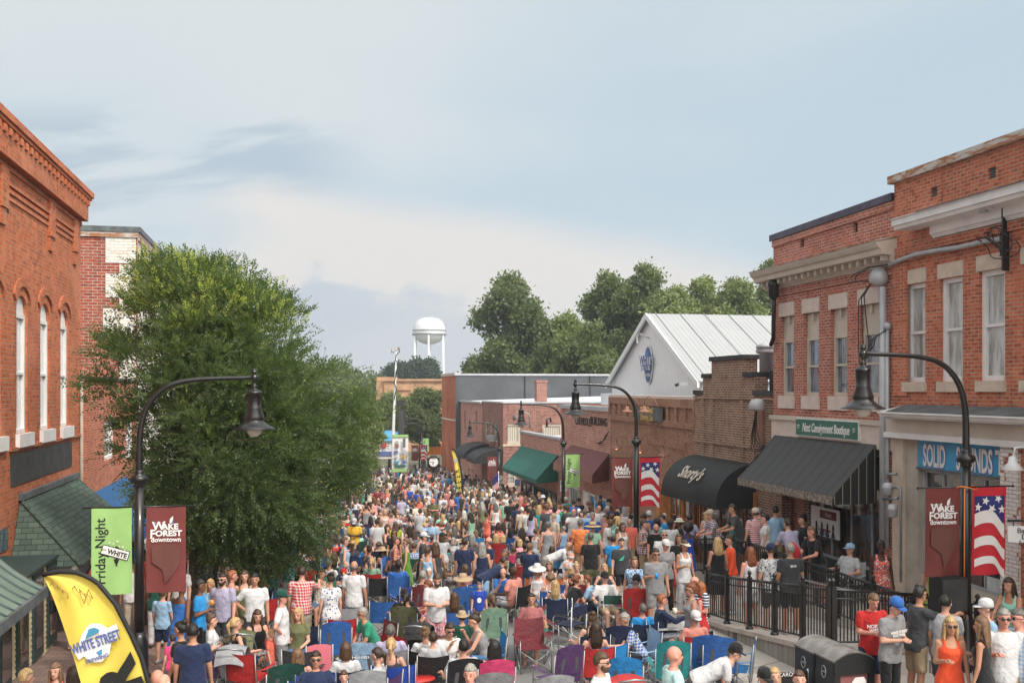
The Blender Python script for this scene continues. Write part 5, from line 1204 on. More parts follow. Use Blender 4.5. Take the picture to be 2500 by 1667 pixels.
def banner(kind,x0,ztop,yb,label,seed=0.0,detail=True,group='fabric banners hung from the street lamps'):
 """cloth hung from a rod; x0 is its west edge"""
 b_=empty('banner',(x0+BW/2,yb,ztop),label,'banner',group)
 base={'green':'banner_green','maroon':'banner_maroon','flag':'banner_red'}[kind]
 mb=MB();mb.grid([[(i/14,j/24,0)for j in range(25)]for i in range(15)]);o=mb.build('cloth',M_[base],None,recalc=False)
 extra=[]
 if kind=='maroon':
  extra+=[flat_text('W',0.20,0.31,0.225,0,M_['cloth_white'],1.0,0.006),flat_text('AKE',0.135,0.60,0.235,0,M_['cloth_white'],1.12,0.006),flat_text('F',0.20,0.16,0.315,0,M_['cloth_white'],0.95,0.006),flat_text('OREST',0.135,0.565,0.312,0,M_['cloth_white'],1.1,0.006),flat_text('downtown',0.115,0.5,0.383,0,M_['cloth_white'],1.0,0.003)]
  # serifs for the stately capitals
  sf=[]
  for(u,v,w_)in((0.205,0.182,.07),(0.335,0.182,.06),(0.43,0.182,.05),(0.13,0.36,.08),(0.32,0.36,.02),(0.475,.266,.05),(0.575,.266,.05)):sf.append([(u-w_/2,v-.004),(u+w_/2,v-.004),(u+w_/2,v+.004),(u-w_/2,v+.004)])
  extra.append(poly_uv(sf,M_['cloth_white'],'serif_print'))
  extra.append(poly_uv([[(0.60,0.20),(0.585,0.17),(0.60,0.14),(0.68,0.105),(0.675,0.15),(0.65,0.185)]],M_['cloth_white'],'leaf_print'));extra.append(poly_uv([[(0.61,0.20),(0.66,0.19),(0.69,0.155),(0.70,0.14),(0.71,0.17),(0.68,0.195)]],M_['logo_blue'],'leaf_print'))
  extra.append(gridband(lambda u:0.43+0.25*(u-0.5)**2,lambda u:0.60+0.32*u if u<0.45 else 0.90-0.7*(u-0.45)**1.2,0.14,0.85,M_['banner_shade'],'shape_print'))
 elif kind=='green':
  extra+=[flat_text('Friday Night',0.235,0.23,0.50,pi/2,M_['ink'],0.98,0.002)]
  c_,s_=cos(-0.30),sin(-0.30)
  def rect(u,v,w_,h_):return[(u+(a*c_-b2*s_)/BW,v-(a*s_+b2*c_)/BH)for a,b2 in((-w_,-h_),(w_,-h_),(w_,h_),(-w_,h_))]
  extra.append(poly_uv([[(0.55,0.46),(0.62,0.44),(0.68,0.46),(0.70,0.50),(0.55,0.50)],[(0.60,0.49),(0.64,0.49),(0.64,0.67),(0.60,0.67)],[(0.55,0.59),(0.69,0.59),(0.66,0.64),(0.58,0.64)]],M_['ink'],'post_print'))
  extra.append(poly_uv([rect(0.59,0.515,0.235,0.085)],M_['ink'],'border_print'));extra.append(poly_uv([rect(0.59,0.515,0.222,0.072)],M_['cloth_white'],'street_sign_print'))
  extra.append(flat_text('WHITE',0.115,0.64,0.53,-0.30,M_['ink'],0.92,0.004));extra.append(flat_text('on',0.07,0.32,0.475,-0.30,M_['terracotta'],1.0,0))
  extra.append(poly_uv([star(0.45,0.40,0.022),star(0.55,0.41,0.018),star(0.65,0.385,0.026),star(0.70,0.44,0.018),star(0.78,0.45,0.024),star(0.83,0.49,0.016)],M_['cloth_white'],'star_print'))
 else:
  def S(u):t_=max(0,min(1,(u-0.55)/0.4));return-0.05*sin(pi*u/0.9)+0.11*t_*t_*(3-2*t_)
  extra.append(gridband(lambda u:0.10,lambda u:0.31+S(u),0.06,0.95,M_['flag_blue'],'blue_field'))
  for a,c2 in((0.312,0.47),(0.60,0.72),(0.83,0.93)):extra.append(gridband(lambda u:a+S(u),lambda u:c2+S(u)*1.1-0.01,0.06,0.95,M_['cloth_white'],'stripe_print'))
  extra.append(poly_uv([clip(star(*q),0.06,0.95,0.10,0.45)for q in((0.15,0.225,0.085,0.1),(0.38,0.155,0.08,0.3),(0.74,0.13,0.08,0.5),(0.56,0.245,0.085,0.6),(0.85,0.255,0.085,0.0))],M_['cloth_white'],'star_print'))
 o.parent=b_;bmap(o,x0,ztop,yb,0,seed);o.matrix_parent_inverse=world_of(b_).inverted()
 for k,e in enumerate(extra):
  bmap(e,x0,ztop,yb,0.007+0.0035*k,seed);e.parent=b_;e.matrix_parent_inverse=world_of(b_).inverted()
 return b_
def lamp(px,Z,py_banner_top,side,label,banners=(),rodlen=None):
 x,y,zb=at(px,py_banner_top,Z);G=g(y)+(swx(x)if x>7.5 else 0.13)
 L=empty('street_lamp',(x,y,G),label,'street lamp','black curved arm street lamps')
 q=lambda dx_,dz_:Vector((x+side*dx_,y,zb+dz_))
 BK=M_['black_metal']
 mb=MB();mb.lathe([(0.22,0),(0.22,0.15),(0.16,0.25),(0.15,0.7),(0.12,0.85),(0.085,0.95)],(x,y,G),14);mb.build('base',BK,L)
 mb=MB();mb.tube([(x,y,G+0.9),(x,y,zb+0.42)],[0.085,0.08],16)
 mb.build('pole',BK,L)
 mb=MB();mb.lathe([(0.08,0.36),(0.10,0.38),(0.085,0.41),(0.155,0.46),(0.165,0.50),(0.14,0.55),(0.075,0.58),(0.09,0.61),(0.062,0.66)],(x,y,zb),16);mb.build('collar',BK,L)
 mb=MB();pts=[q(0,0.6),q(0,1.0),q(0.015,1.3),q(0.07,1.6),q(0.19,1.85),q(0.38,2.05),q(0.62,2.17),q(0.95,2.23),q(1.35,2.255),q(1.75,2.265),q(1.93,2.28)]
 # smooth by Catmull-Rom
 sm=[]
 for i in range(len(pts)-1):
  a,b_,c_,d=pts[max(i-1,0)],pts[i],pts[i+1],pts[min(i+2,len(pts)-1)]
  for k in range(4):t_=k/4;sm.append(0.5*((2*b_)+(c_-a)*t_+(2*a-5*b_+4*c_-d)*t_**2+(-a+3*b_-3*c_+d)*t_**3))
 sm.append(pts[-1]);n=len(sm);mb.tube(sm,[0.06-0.027*k/(n-1)for k in range(n)],12);mb.build('arm',BK,L)
 h=empty_child=MB();c_=q(1.95,2.28)
 prof=[(0.0,0.13),(0.045,0.12),(0.045,0.06),(0.03,0.05),(0.065,0.02),(0.07,-0.03),(0.03,-0.09),(0.025,-0.13),(0.06,-0.16),(0.045,-0.19),(0.05,-0.22),(0.10,-0.24),(0.13,-0.27),(0.13,-0.30),(0.118,-0.31),(0.118,-0.54),(0.125,-0.55),(0.12,-0.57),(0.17,-0.70),(0.175,-0.75),(0.165,-0.77),(0.17,-0.79),(0.25,-0.86),(0.36,-0.915),(0.365,-0.93),(0.34,-0.93),(0.15,-0.86)]
 h.lathe(prof,c_,20);sh=h.build('lamp_shade',BK,L)
 mb=MB();mb.lathe([(0.14,-0.90),(0.14,-0.95),(0.115,-1.02),(0.06,-1.06),(0.0,-1.07)],c_,14);mb.build('globe',M_['bulb'],L)
 mb=MB();mb.lathe([(0.0,0.15),(0.04,0.15),(0.042,0.11),(0.0,0.11)],c_,10);mb.build('photocell',M_['dark_green'],L)
 x0={}
 sides=[s_ for s_,*_ in banners]
 if sides:
  a0=-(0.12+BW+0.14)if-1 in sides else 0;a1=(0.12+BW+0.14)if 1 in sides else 0
  mb=MB();mb.tube([(x+a0,y,zb+0.01),(x+a1,y,zb+0.01)],0.014,6)
  for e in(a0,a1):
   if e:mb.lathe([(0.0,-0.03),(0.032,0.0),(0.0,0.03)],(x+e,y,zb+0.01),8)
  mb.build('banner_rod',BK,L)
 for s_,kind,lb in banners:banner(kind,x+(0.12 if s_>0 else-0.12-BW),zb,y-0.004,lb,seed=x)
 return L
lamp(340,17.4,1238,1,'black curved arm street lamp on the brick pavement between green and maroon banners',[(-1,'green','lime green banner reading Friday Night on White, on the lamp nearest the yellow flag'),(1,'maroon','maroon banner reading Wake Forest downtown, against the leafy street tree')])
lamp(2358,17.0,1190,-1,'nearest black curved arm street lamp by the terrace railing, orange strap round it',[(-1,'maroon','maroon banner reading Wake Forest downtown, in front of the blue shop sign'),(1,'flag','stars and stripes banner beside the painted brick pier')])
lamp(1553,30.8,1117,-1,'black curved arm street lamp standing before the tan brick brewery',[(-1,'maroon','maroon banner reading Wake Forest downtown, before the salmon and tan brick joint'),(1,'flag','stars and stripes banner beside the barrel awning')])
lamp(1375,45.0,1109,-1,'black curved arm street lamp between the green and maroon awnings',[(1,'green','lime green Friday Night banner between the green and maroon awnings')])
lamp(1218,66,1114,-1,'black curved arm street lamp in front of the dark maroon brick corner building',[(-1,'maroon','small maroon banner before the dark maroon brick corner building')])
lamp(1024,98,1087,-1,'farthest black curved arm street lamp beside the clock',[(1,'flag','tiny stars and stripes banner beside the street clock'),(-1,'maroon','tiny maroon banner beside the sponsor board')])
lamp(1030,112,1070,-1,'thin black street lamp just behind the farthest flag banner',[(1,'green','tiny lime green banner behind the farthest flag banner')])
# orange strap and loudspeaker on the near lamp
q=at(2358,1190,17.0);mb=MB();mb.tube([(q.x+0.16*cos(a)*1.2,q.y+0.13*sin(a),q.z-0.0+0.03*sin(a*2))for a in np.linspace(0,2*pi,15)],0.012,5);mb.tube([(q.x-0.1,q.y-0.1,q.z),(q.x-0.11,q.y-0.1,q.z-2.2)],0.012,5);tag(mb.build('cord',M_['orange_plastic']),'orange cord looped round the nearest lamp post','cord')
def speaker(px,py0,py1,Z,w_,label,stand_=True):
 c_=at(px,(py0+py1)/2,Z);h_=(py1-py0)/F*Z
 s_=empty('loudspeaker',(c_.x,c_.y,c_.z-h_/2),label,'loudspeaker')
 mb=MB();mb.hexa([(c_.x+a*w_*(0.5 if b_<0 else 0.42),c_.y+b_*0.2,c_.z+e*h_/2)for e in(-1,1)for b_ in(-1,1)for a in(-1,1)]);mb.build('cabinet',M_['dark'],s_)
 mb=MB();mb.hexa([(c_.x+a*w_*0.46,c_.y-0.2+b_*0.012,c_.z+e*h_*0.46)for e in(-1,1)for b_ in(-1,1)for a in(-1,1)]);mb.build('grille',M_['tar'],s_)
 if stand_:
  st=empty('speaker_stand',(c_.x,c_.y,g(c_.y)),'black tripod stand under the loudspeaker '+label.split('loudspeaker')[-1].strip(),'stand');G=g(c_.y)+0.13
  mb=MB();mb.tube([(c_.x,c_.y,G+0.3),(c_.x,c_.y,c_.z-h_/2)],0.02,6);mb.build('pole',M_['rail_metal'],st)
  for k in range(3):mb=MB();a=k*2.1+0.5;mb.tube([(c_.x,c_.y,G+0.75),(c_.x+0.45*cos(a),c_.y+0.45*sin(a),G)],0.014,5);mb.build('leg',M_['rail_metal'],st)
speaker(2312,1405,1490,16.9,0.5,'black loudspeaker on a pole under the near maroon banner')
# ------------------------------------------------------------------ parking and small signs
def sign_post(px,py0,py1,wpx,Z,mat,label,accent=None):
 c_=at(px,(py0+py1)/2,Z);w_=wpx/F*Z/2;h_=(py1-py0)/F*Z/2
 s_=empty('street_sign',(c_.x,c_.y,g(c_.y)),label,'sign')
 mb=MB();mb.box(c_.x-w_,c_.x+w_,c_.y-0.015,c_.y+0.015,c_.z-h_,c_.z+h_);mb.build('plate',M_[mat],s_)
 mb=MB();mb.tube([(c_.x,c_.y+0.03,g(c_.y)),(c_.x,c_.y+0.03,c_.z+h_)],0.03,6);mb.build('post',M_['gray_metal'],s_)
 if accent:mb=MB();mb.box(c_.x-w_*.9,c_.x-w_*0.35,c_.y-0.02,c_.y-0.015,c_.z+h_*0.25,c_.z+h_*0.9);mb.build('symbol',M_[accent],s_)
 for k in range(3):
  mb=MB();mb.box(c_.x-w_*0.75,c_.x+w_*(0.7-0.1*k),c_.y-0.02,c_.y-0.015,c_.z-h_*(0.1+0.28*k)-0.02,c_.z-h_*(0.1+0.28*k)+0.01);mb.build('text_line',M_['sign_green'],s_)
sign_post(1376,1173,1199,17,47,'sign_white','white parking sign with small green symbol in front of the salmon brick shop','sign_green')
sign_post(1223,1161,1179,13,64,'sign_white','pale parking sign with a green symbol before the corner building','sign_green')
sign_post(1263,1170,1186,13,58,'logo_blue','small blue and white sign held up beside the green awning')
# small stars and stripes on a staff
c_=at(1217,1150,60);fs=empty('flag',(c_.x,c_.y,g(c_.y)),'small stars and stripes flag drooping from a staff in the far crowd','flag')
mb=MB();mb.tube([(c_.x,c_.y,g(c_.y)),(c_.x,c_.y,c_.z)],0.03,6);mb.build('staff',M_['paint_white'],fs)
fl2=lambda i,j:(c_.x-0.02-0.30*i*(1+0.3*j),c_.y-0.05+0.06*sin(i*7),c_.z-0.1-1.35*j-0.25*i)
mb=MB();mb.grid([[fl2(i/8,j/8)for j in range(9)]for i in range(9)]);mb.build('cloth',M_['cloth_white'],fs)
mb=MB();
for i in(0,2,4,6):mb.grid([[Vector(fl2((i+k)/8,j/8))+Vector((0,-0.01,0))for j in range(3,9)]for k in(0,1)])
mb.build('stripe',M_['banner_red'],fs);mb=MB();mb.grid([[Vector(fl2(i/8,j/8))+Vector((0,-0.012,0))for j in range(4)]for i in range(9)]);mb.build('blue_field',M_['flag_blue'],fs)
# ------------------------------------------------------------------ yellow feather flags
def feather(outer,inner,Z,base,label,big_):
 P=[at(a,b_,Z)for a,b_ in outer];Q=[at(a,b_,Z)for a,b_ in inner]
 ff=empty('feather_flag',(P[-1].x,P[-1].y,g(P[-1].y)),label,'flag')
 def samp(L,n):
  d=[0];
  for a,b_ in zip(L,L[1:]):d.append(d[-1]+(b_-a).length)
  out=[]
  for k in range(n):
   s_=d[-1]*k/(n-1);i=max(j for j in range(len(d))if d[j]<=s_+1e-9);i=min(i,len(L)-2);out.append(L[i].lerp(L[i+1],(s_-d[i])/(d[i+1]-d[i])))
  return out
 n=30;A=samp(P,n);Bq=samp(Q,n)
 G_=[[Bq[i].lerp(A[i],j/8)+Vector((0,0.03*sin(j*0.9+i*0.25),0))for j in range(9)]for i in range(n)]
 mb=MB();mb.grid(G_);c_=mb.build('cloth',M_['flag_yellow'],ff)
 mb=MB();tt=0.05 if big_ else 0.09;mb.tube([p+Vector((0.01,-0.02,0))for p in A]+[Vector((base.x,base.y,g(base.y)))],tt*0.55 if big_ else 0.05,8);mb.build('pole',M_['dark'],ff)
 return ff
Zf=11.0
o_=[(103,1402),(140,1393),(190,1396),(235,1418),(280,1472),(318,1545),(345,1605),(362,1667),(372,1730),(380,1850)]
i_=[(103,1403),(112,1420),(125,1450),(138,1485),(152,1525),(168,1570),(184,1615),(200,1667),(222,1735),(262,1850)]
bp=at(386,1960,Zf)
ff=feather(o_,i_,Zf,bp,'large yellow feather flag with the White Street Brewing badge and black lettering',True)
FX=Vector((cos(PSI),-sin(PSI),0))
def fpt(px,py,off=0.06):p=at(px,py,Zf);return p-Vector((F_[0],F_[1],0))*off
def fpoly(pts,mat,name,off):
 mb=MB();mb.prism([fpt(a,b_,off)for a,b_ in pts],Vector((F_[0],F_[1],0))*0.004);return mb.build(name,mat,ff)
bd=[(228,1518),(250,1519),(268,1530),(272,1527),(289,1519),(295,1550),(277,1560),(272,1590),(255,1610),(235,1613),(215,1603),(210,1598),(198,1607),(182,1582),(195,1577),(205,1545),(216,1527)]
fpoly(bd,M_['cloth_white'],'badge',0.05);fpoly([(214,1554),(222,1532),(236,1528),(248,1534),(246,1540),(216,1556)],M_['logo_teal'],'hat_print',0.056)
fpoly([(216,1556),(246,1541),(249,1546),(222,1560)],M_['stone_beige'],'brow_print',0.058);fpoly([(240,1588),(254,1580),(254,1592),(247,1596)],M_['logo_teal'],'print',0.056)
an=math.atan2(30,90)
xd=FX*cos(an)+Vector((0,0,1))*sin(an);yd=-FX*sin(an)+Vector((0,0,1))*cos(an)
text_mesh('lettering','WHITE STREET',0.155,M_['logo_blue'],plane_M(fpt(240,1564,0.064),xd,yd),ff,0.004,0.55,0.001);text_mesh('lettering','BREWING',0.06,M_['logo_blue'],plane_M(fpt(243,1603,0.064),xd,yd),ff,0.001,1.0,0.001)
an=rad(66);xd=FX*cos(an)*-1+Vector((0,0,1))*sin(an);yd=-FX*sin(an)-Vector((0,0,1))*cos(an)
an=rad(114);xd=FX*cos(an)+Vector((0,0,1))*sin(an);yd=-FX*sin(an)+Vector((0,0,1))*cos(an)
text_mesh('lettering','BEER',0.62,M_['ink'],plane_M(fpt(346,1752,0.064),xd,yd),ff,0.03,1.0,0.001)
mb=MB()
for(x0,y0,n)in((128,1418,11),(182,1426,12)):mb.tube([fpt(x0+k*4.4+5*sin(k*2.2),y0+8*cos(k*1.9)+k*3.2,0.06)for k in range(n)],0.005,4)
mb.tube([fpt(200,1440,0.06),fpt(211,1470,0.06),fpt(222,1435,0.06),fpt(232,1458,0.06)],0.007,4)
mb.build('script',M_['ink_brown'],ff)
Zb=56.0
ff2=feather([(1102,1096),(1106,1096),(1112,1102),(1119,1118),(1124,1140),(1127,1165),(1129,1200)],[(1102,1096),(1104,1106),(1107,1120),(1110,1140),(1113,1160),(1115,1178),(1117,1200)],Zb,at(1131,1230,Zb),'small yellow feather flag reading BEER by the dark arched awnings',False)
for k,ch_ in enumerate('BEER'):
 p=at(1122.5-k*2.3,1190-k*13.5,Zb-0.15);an=rad(98);xd=FX*cos(an)+Vector((0,0,1))*sin(an);yd=-FX*sin(an)+Vector((0,0,1))*cos(an)
 text_mesh('lettering',ch_,0.40,M_['ink'],plane_M(p,xd,yd),ff2,0.01,0.7,0.01)
p=at(1112,1124,Zb-0.1);mb=MB();mb.prism([p+FX*(0.1*cos(a))+Vector((0,0,0.14*sin(a)))for a in np.linspace(0,2*pi,10,endpoint=False)],(0,0.01,0));mb.build('badge',M_['galv'],ff2)
# ------------------------------------------------------------------ street clock
c_=at(1058,1127,76);ck=empty('street_clock',(c_.x,c_.y,g(c_.y)),'black post clock with a round white face at the far end of the street','clock')
Rm=Matrix.Rotation(-PSI*0,4,'Z')
mb=MB();mb.tube([(c_.x,c_.y,g(c_.y)),(c_.x,c_.y,c_.z-0.5)],[0.14,0.09],10);mb.lathe([(0.25,0),(0.22,0.6),(0.12,0.8)],(c_.x,c_.y,g(c_.y)),10);mb.build('post',M_['black_metal'],ck)
mb=MB();rr=0.44
mb.tube([(c_.x,c_.y-0.16,c_.z),(c_.x,c_.y+0.16,c_.z)],rr,28,sm=False);mb.box(c_.x-0.46,c_.x+0.46,c_.y-0.1,c_.y+0.1,c_.z-0.42,c_.z+0.3);mb.lathe([(0.3,0.34),(0.2,0.46),(0.05,0.5),(0.05,0.6),(0.0,0.66)],c_,12);mb.lathe([(0.12,-0.75),(0.3,-0.5),(0.4,-0.4)],c_,12);mb.build('case',M_['black_metal'],ck)
mb=MB();mb.tube([(c_.x,c_.y-0.175,c_.z),(c_.x,c_.y-0.165,c_.z)],0.35,28,sm=False);fc=mb.build('clock_face',M_['cloth_white'],ck)
for(a,l_,w_)in((rad(270),0.28,0.02),(rad(200),0.2,0.03)):mb=MB();d=Vector((sin(a),0,cos(a)));mb.tube([c_+Vector((0,-0.18,0)),c_+Vector((0,-0.18,0))+d*l_],w_,4);mb.build('hand',M_['ink'],fc)
for k in range(12):a=k*pi/6;d=Vector((sin(a),0,cos(a)));mb=MB();mb.tube([c_+Vector((0,-0.178,0))+d*0.27,c_+Vector((0,-0.178,0))+d*0.32],0.012,4);mb.build('tick',M_['ink'],fc)
# ------------------------------------------------------------------ stage end: truck, sponsor board, mast, speaker tower
Zt=92.0
def boxpx(mb,x0,x1,y0,y1,Z,depth):a,b_=at(x0,y1,Z),at(x1,y0,Z);mb.box(a.x,b_.x,a.y,a.y+depth,a.z,b_.z)
tr=empty('box_truck',at(950,1150,Zt),'white stage truck with a light blue roof behind the sponsor board','truck')
mb=MB();boxpx(mb,912,966,1076,1120,Zt,5);mb.build('body',M_['white_metal'],tr)
mb=MB();a,b_=at(912,1076,Zt),at(968,1056,Zt);mb.prism([(a.x-.3,a.y-.3,a.z),(a.x-0.1,a.y,b_.z),(a.x-.1,a.y+5,b_.z),(a.x-.3,a.y+5.3,a.z)],(b_.x-a.x+.3,0,0));mb.build('roof',M_['sign_blue'],tr)
for k in range(2):mb=MB();p=at(925+30*k,1150,Zt);mb.tube([(p.x,p.y-0.1,g(p.y)+0.5),(p.x,p.y+0.3,g(p.y)+0.5)],0.5,14,sm=False);mb.build('wheel',M_['dark'],tr)
mb=MB();boxpx(mb,930,944,1082,1092,Zt-0.1,0.1);mb.build('logo_print',M_['banner_red'],tr)
mb=MB();boxpx(mb,918,960,1102,1112,Zt-0.1,0.1);mb.build('stripe',M_['logo_blue'],tr)
sb_=empty('sponsor_board',at(978,1150,84),'tall white board of sponsor logos with lime green edges','sign')
mb=MB();boxpx(mb,958,998,1066,1146,84,0.15);mb.build('panel',M_['sign_white'],sb_);mb=MB();boxpx(mb,958,998,1061,1067,83.9,0.12);mb.build('top_edge',M_['banner_green'],sb_);mb=MB();boxpx(mb,958,998,1145,1152,83.9,0.12);mb.build('bottom_edge',M_['banner_green'],sb_)
for(x0,y0,w_,h_,mt)in((966,1076,7,6,'galv'),(984,1070,6,22,'slate'),(965,1084,9,8,'terracotta'),(962,1100,10,7,'logo_blue'),(980,1098,12,8,'galv'),(963,1113,8,6,'galv'),(978,1112,14,6,'gold'),(962,1125,12,6,'logo_teal'),(981,1124,10,8,'logo_blue'),(963,1135,28,5,'sign_green')):
 mb=MB();boxpx(mb,x0,x0+w_,y0,y0+h_,83.85,0.1);mb.build('logo_print',M_[mt],sb_)
for px in(960,996):mb=MB();p=at(px,1100,84);mb.tube([(p.x,p.y+0.1,g(p.y)),(p.x,p.y+0.1,p.z)],0.05,6);mb.build('leg',M_['gray_metal'],sb_)
ms=empty('camera_mast',at(960,1055,90),'white telescopic mast with a camera head and a looping cable','mast')
mb=MB();a,b_=at(960,1060,90),at(968,852,90);mb.tube([(a.x,a.y,g(a.y)),a,a.lerp(b_,.5),b_],[0.17,0.15,0.10,0.06],10);mb.build('pole',M_['white_metal'],ms)
mb=MB();mb.box(b_.x-0.45,b_.x+0.3,b_.y-0.15,b_.y+0.15,b_.z-0.1,b_.z+0.15);mb.lathe([(0.12,-0.35),(0.16,-0.2),(0.1,0)],b_+Vector((-0.35,0,0)),8);mb.build('camera_head',M_['galv'],ms)
mb=MB();mb.tube([at(973,848,89.8),at(976,857,89.8),at(967,868,89.8),at(966,880,89.8),at(974,890,89.8),at(968,905,89.8),at(963,935,89.8),at(968,950,89.8),at(962,975,89.8)],0.045,5);mb.build('cable',M_['black_metal'],ms)
speaker(979,998,1062,88,0.55,'tall black loudspeaker tower beside the mast',False)
mb=MB();p=at(977,985,88);mb.box(p.x-.3,p.x+.3,p.y-.2,p.y+.2,p.z-.3,p.z+.3);tag(mb.build('loudspeaker',M_['rail_metal']),'small black loudspeaker perched on the tower','loudspeaker')
mb=MB();mb.tube([at(979,1062,88),at(979,1150,88)],0.12,6);mb.tube([at(960,1146,88),at(979,1100,88),at(998,1146,88)],0.05,5);tag(mb.build('truss_mast',M_['rail_metal']),'dark support mast under the tall loudspeaker tower','mast')
tc_=empty('pickup_truck',at(1056,1100,125),'orange vehicle parked beyond the clock','vehicle')
p=at(1056,1104,125)
mb=MB();mb.prism([(p.x-2.4,p.y,p.z-.3),(p.x-2.4,p.y,p.z+.6),(p.x-1.5,p.y,p.z+0.75),(p.x-1.0,p.y,p.z+1.3),(p.x+0.9,p.y,p.z+1.3),(p.x+1.4,p.y,p.z+.7),(p.x+2.4,p.y,p.z+.6),(p.x+2.4,p.y,p.z-.3)],(0,1.8,0));mb.build('body',M_['orange_plastic'],tc_)
mb=MB();mb.prism([(p.x-1.2,p.y-.02,p.z+.75),(p.x-.85,p.y-.02,p.z+1.2),(p.x+0.8,p.y-.02,p.z+1.2),(p.x+1.1,p.y-.02,p.z+.75)],(0,0.02,0));mb.build('window',M_['glass_dark'],tc_)
for k in(-1.5,1.5):mb=MB();mb.tube([(p.x+k,p.y-0.05,p.z-.35),(p.x+k,p.y+.25,p.z-.35)],0.38,14,sm=False);mb.build('wheel',M_['dark'],tc_)
# ------------------------------------------------------------------ far: orange sheathed building, water tower
ob=empty('unfinished_building',at(1000,1000,160),'flat roofed unfinished building sheathed in orange boards with dark openings','building')
fo=Fr(at(920,950,165).xy,at(1100,950,165).xy,(0,-1));zt=zat(930,165);hs=[]
for(a,b_)in((969,1000),(1019,1052),(1062,1086)):hs.append((fo.U(a),fo.U(b_),zat(1075,165)if 0 else zat(966,165),zat(952,165)))
mb=MB();fo.wall(mb,fo.U(938),fo.L+8,-6,zt,hs,depth=0.5);mb.build('wall',M_['osb'],ob)
for h in hs:part_box(fo,ob,'opening',M_['dark'],h[0],h[1],-0.6,-0.5,h[2],h[3])
part_box(fo,ob,'coping',M_['osb'],fo.U(938)-.3,fo.L+8,-0.3,0.4,zt,zt+0.35);part_box(fo,ob,'stair_tower',M_['osb'],fo.U(918),fo.U(960),-7,-1.0,-6,zat(920,165));part_box(fo,ob,'lower_wing',M_['osb'],fo.U(918),fo.U(938),-5,-0.5,-6,zat(928,165))
wt=empty('water_tower',at(1048,920,430),'white water tower on tall legs with antennas around its rounded tank','water tower')
Zw=430;c_=at(1048,816,Zw);s_=Zw/F
mb=MB();mb.lathe([(0.0,41*s_),(12*s_,40*s_),(24*s_,37*s_),(33*s_,29.5*s_),(38*s_,18*s_),(39.5*s_,8*s_),(39.5*s_,2*s_),(39*s_,-2*s_),(35*s_,-10*s_),(26*s_,-18*s_),(14*s_,-23*s_),(4*s_,-25*s_),(3*s_,-26*s_)],c_,32);mb.build('tank',M_['white_metal'],wt)
mb=MB();mb.lathe([(39*s_,-0.4),(42*s_,-0.4),(42*s_,0.2),(39*s_,0.2)],c_,32);mb.lathe([(41.8*s_,1.6),(42*s_,1.6),(42*s_,1.75),(41.8*s_,1.75)],c_,32);mb.build('walkway',M_['gray_metal'],wt)
for k in range(6):a=k*pi/3+0.35;mb=MB();mb.tube([c_+Vector((39*s_*cos(a),39*s_*sin(a),0)),Vector((c_.x+41*s_*cos(a),c_.y+41*s_*sin(a),-8))],0.42,8);mb.build('leg',M_['white_metal'],wt)
mb=MB();mb.tube([c_+Vector((0,0,-24*s_)),(c_.x,c_.y,-8)],0.55,8);mb.build('riser_pipe',M_['white_metal'],wt)
mb=MB();zz_=zat(888,Zw);mb.tube([(c_.x+40*s_*cos(a+0.35),c_.y+40*s_*sin(a+0.35),zz_)for a in np.linspace(0,2*pi,7)],0.15,5);mb.build('tie_ring',M_['white_metal'],wt)
for(dx_,h_)in((-29,30),(-24,33),(0,40),(7,40),(24,32),(30,28),(33,26)):mb=MB();mb.box(c_.x+dx_*s_-.25,c_.x+dx_*s_+.25,c_.y-2,c_.y-1.6,c_.z+h_*s_-1,c_.z+h_*s_+1.3);mb.build('antenna',M_['galv'],wt)
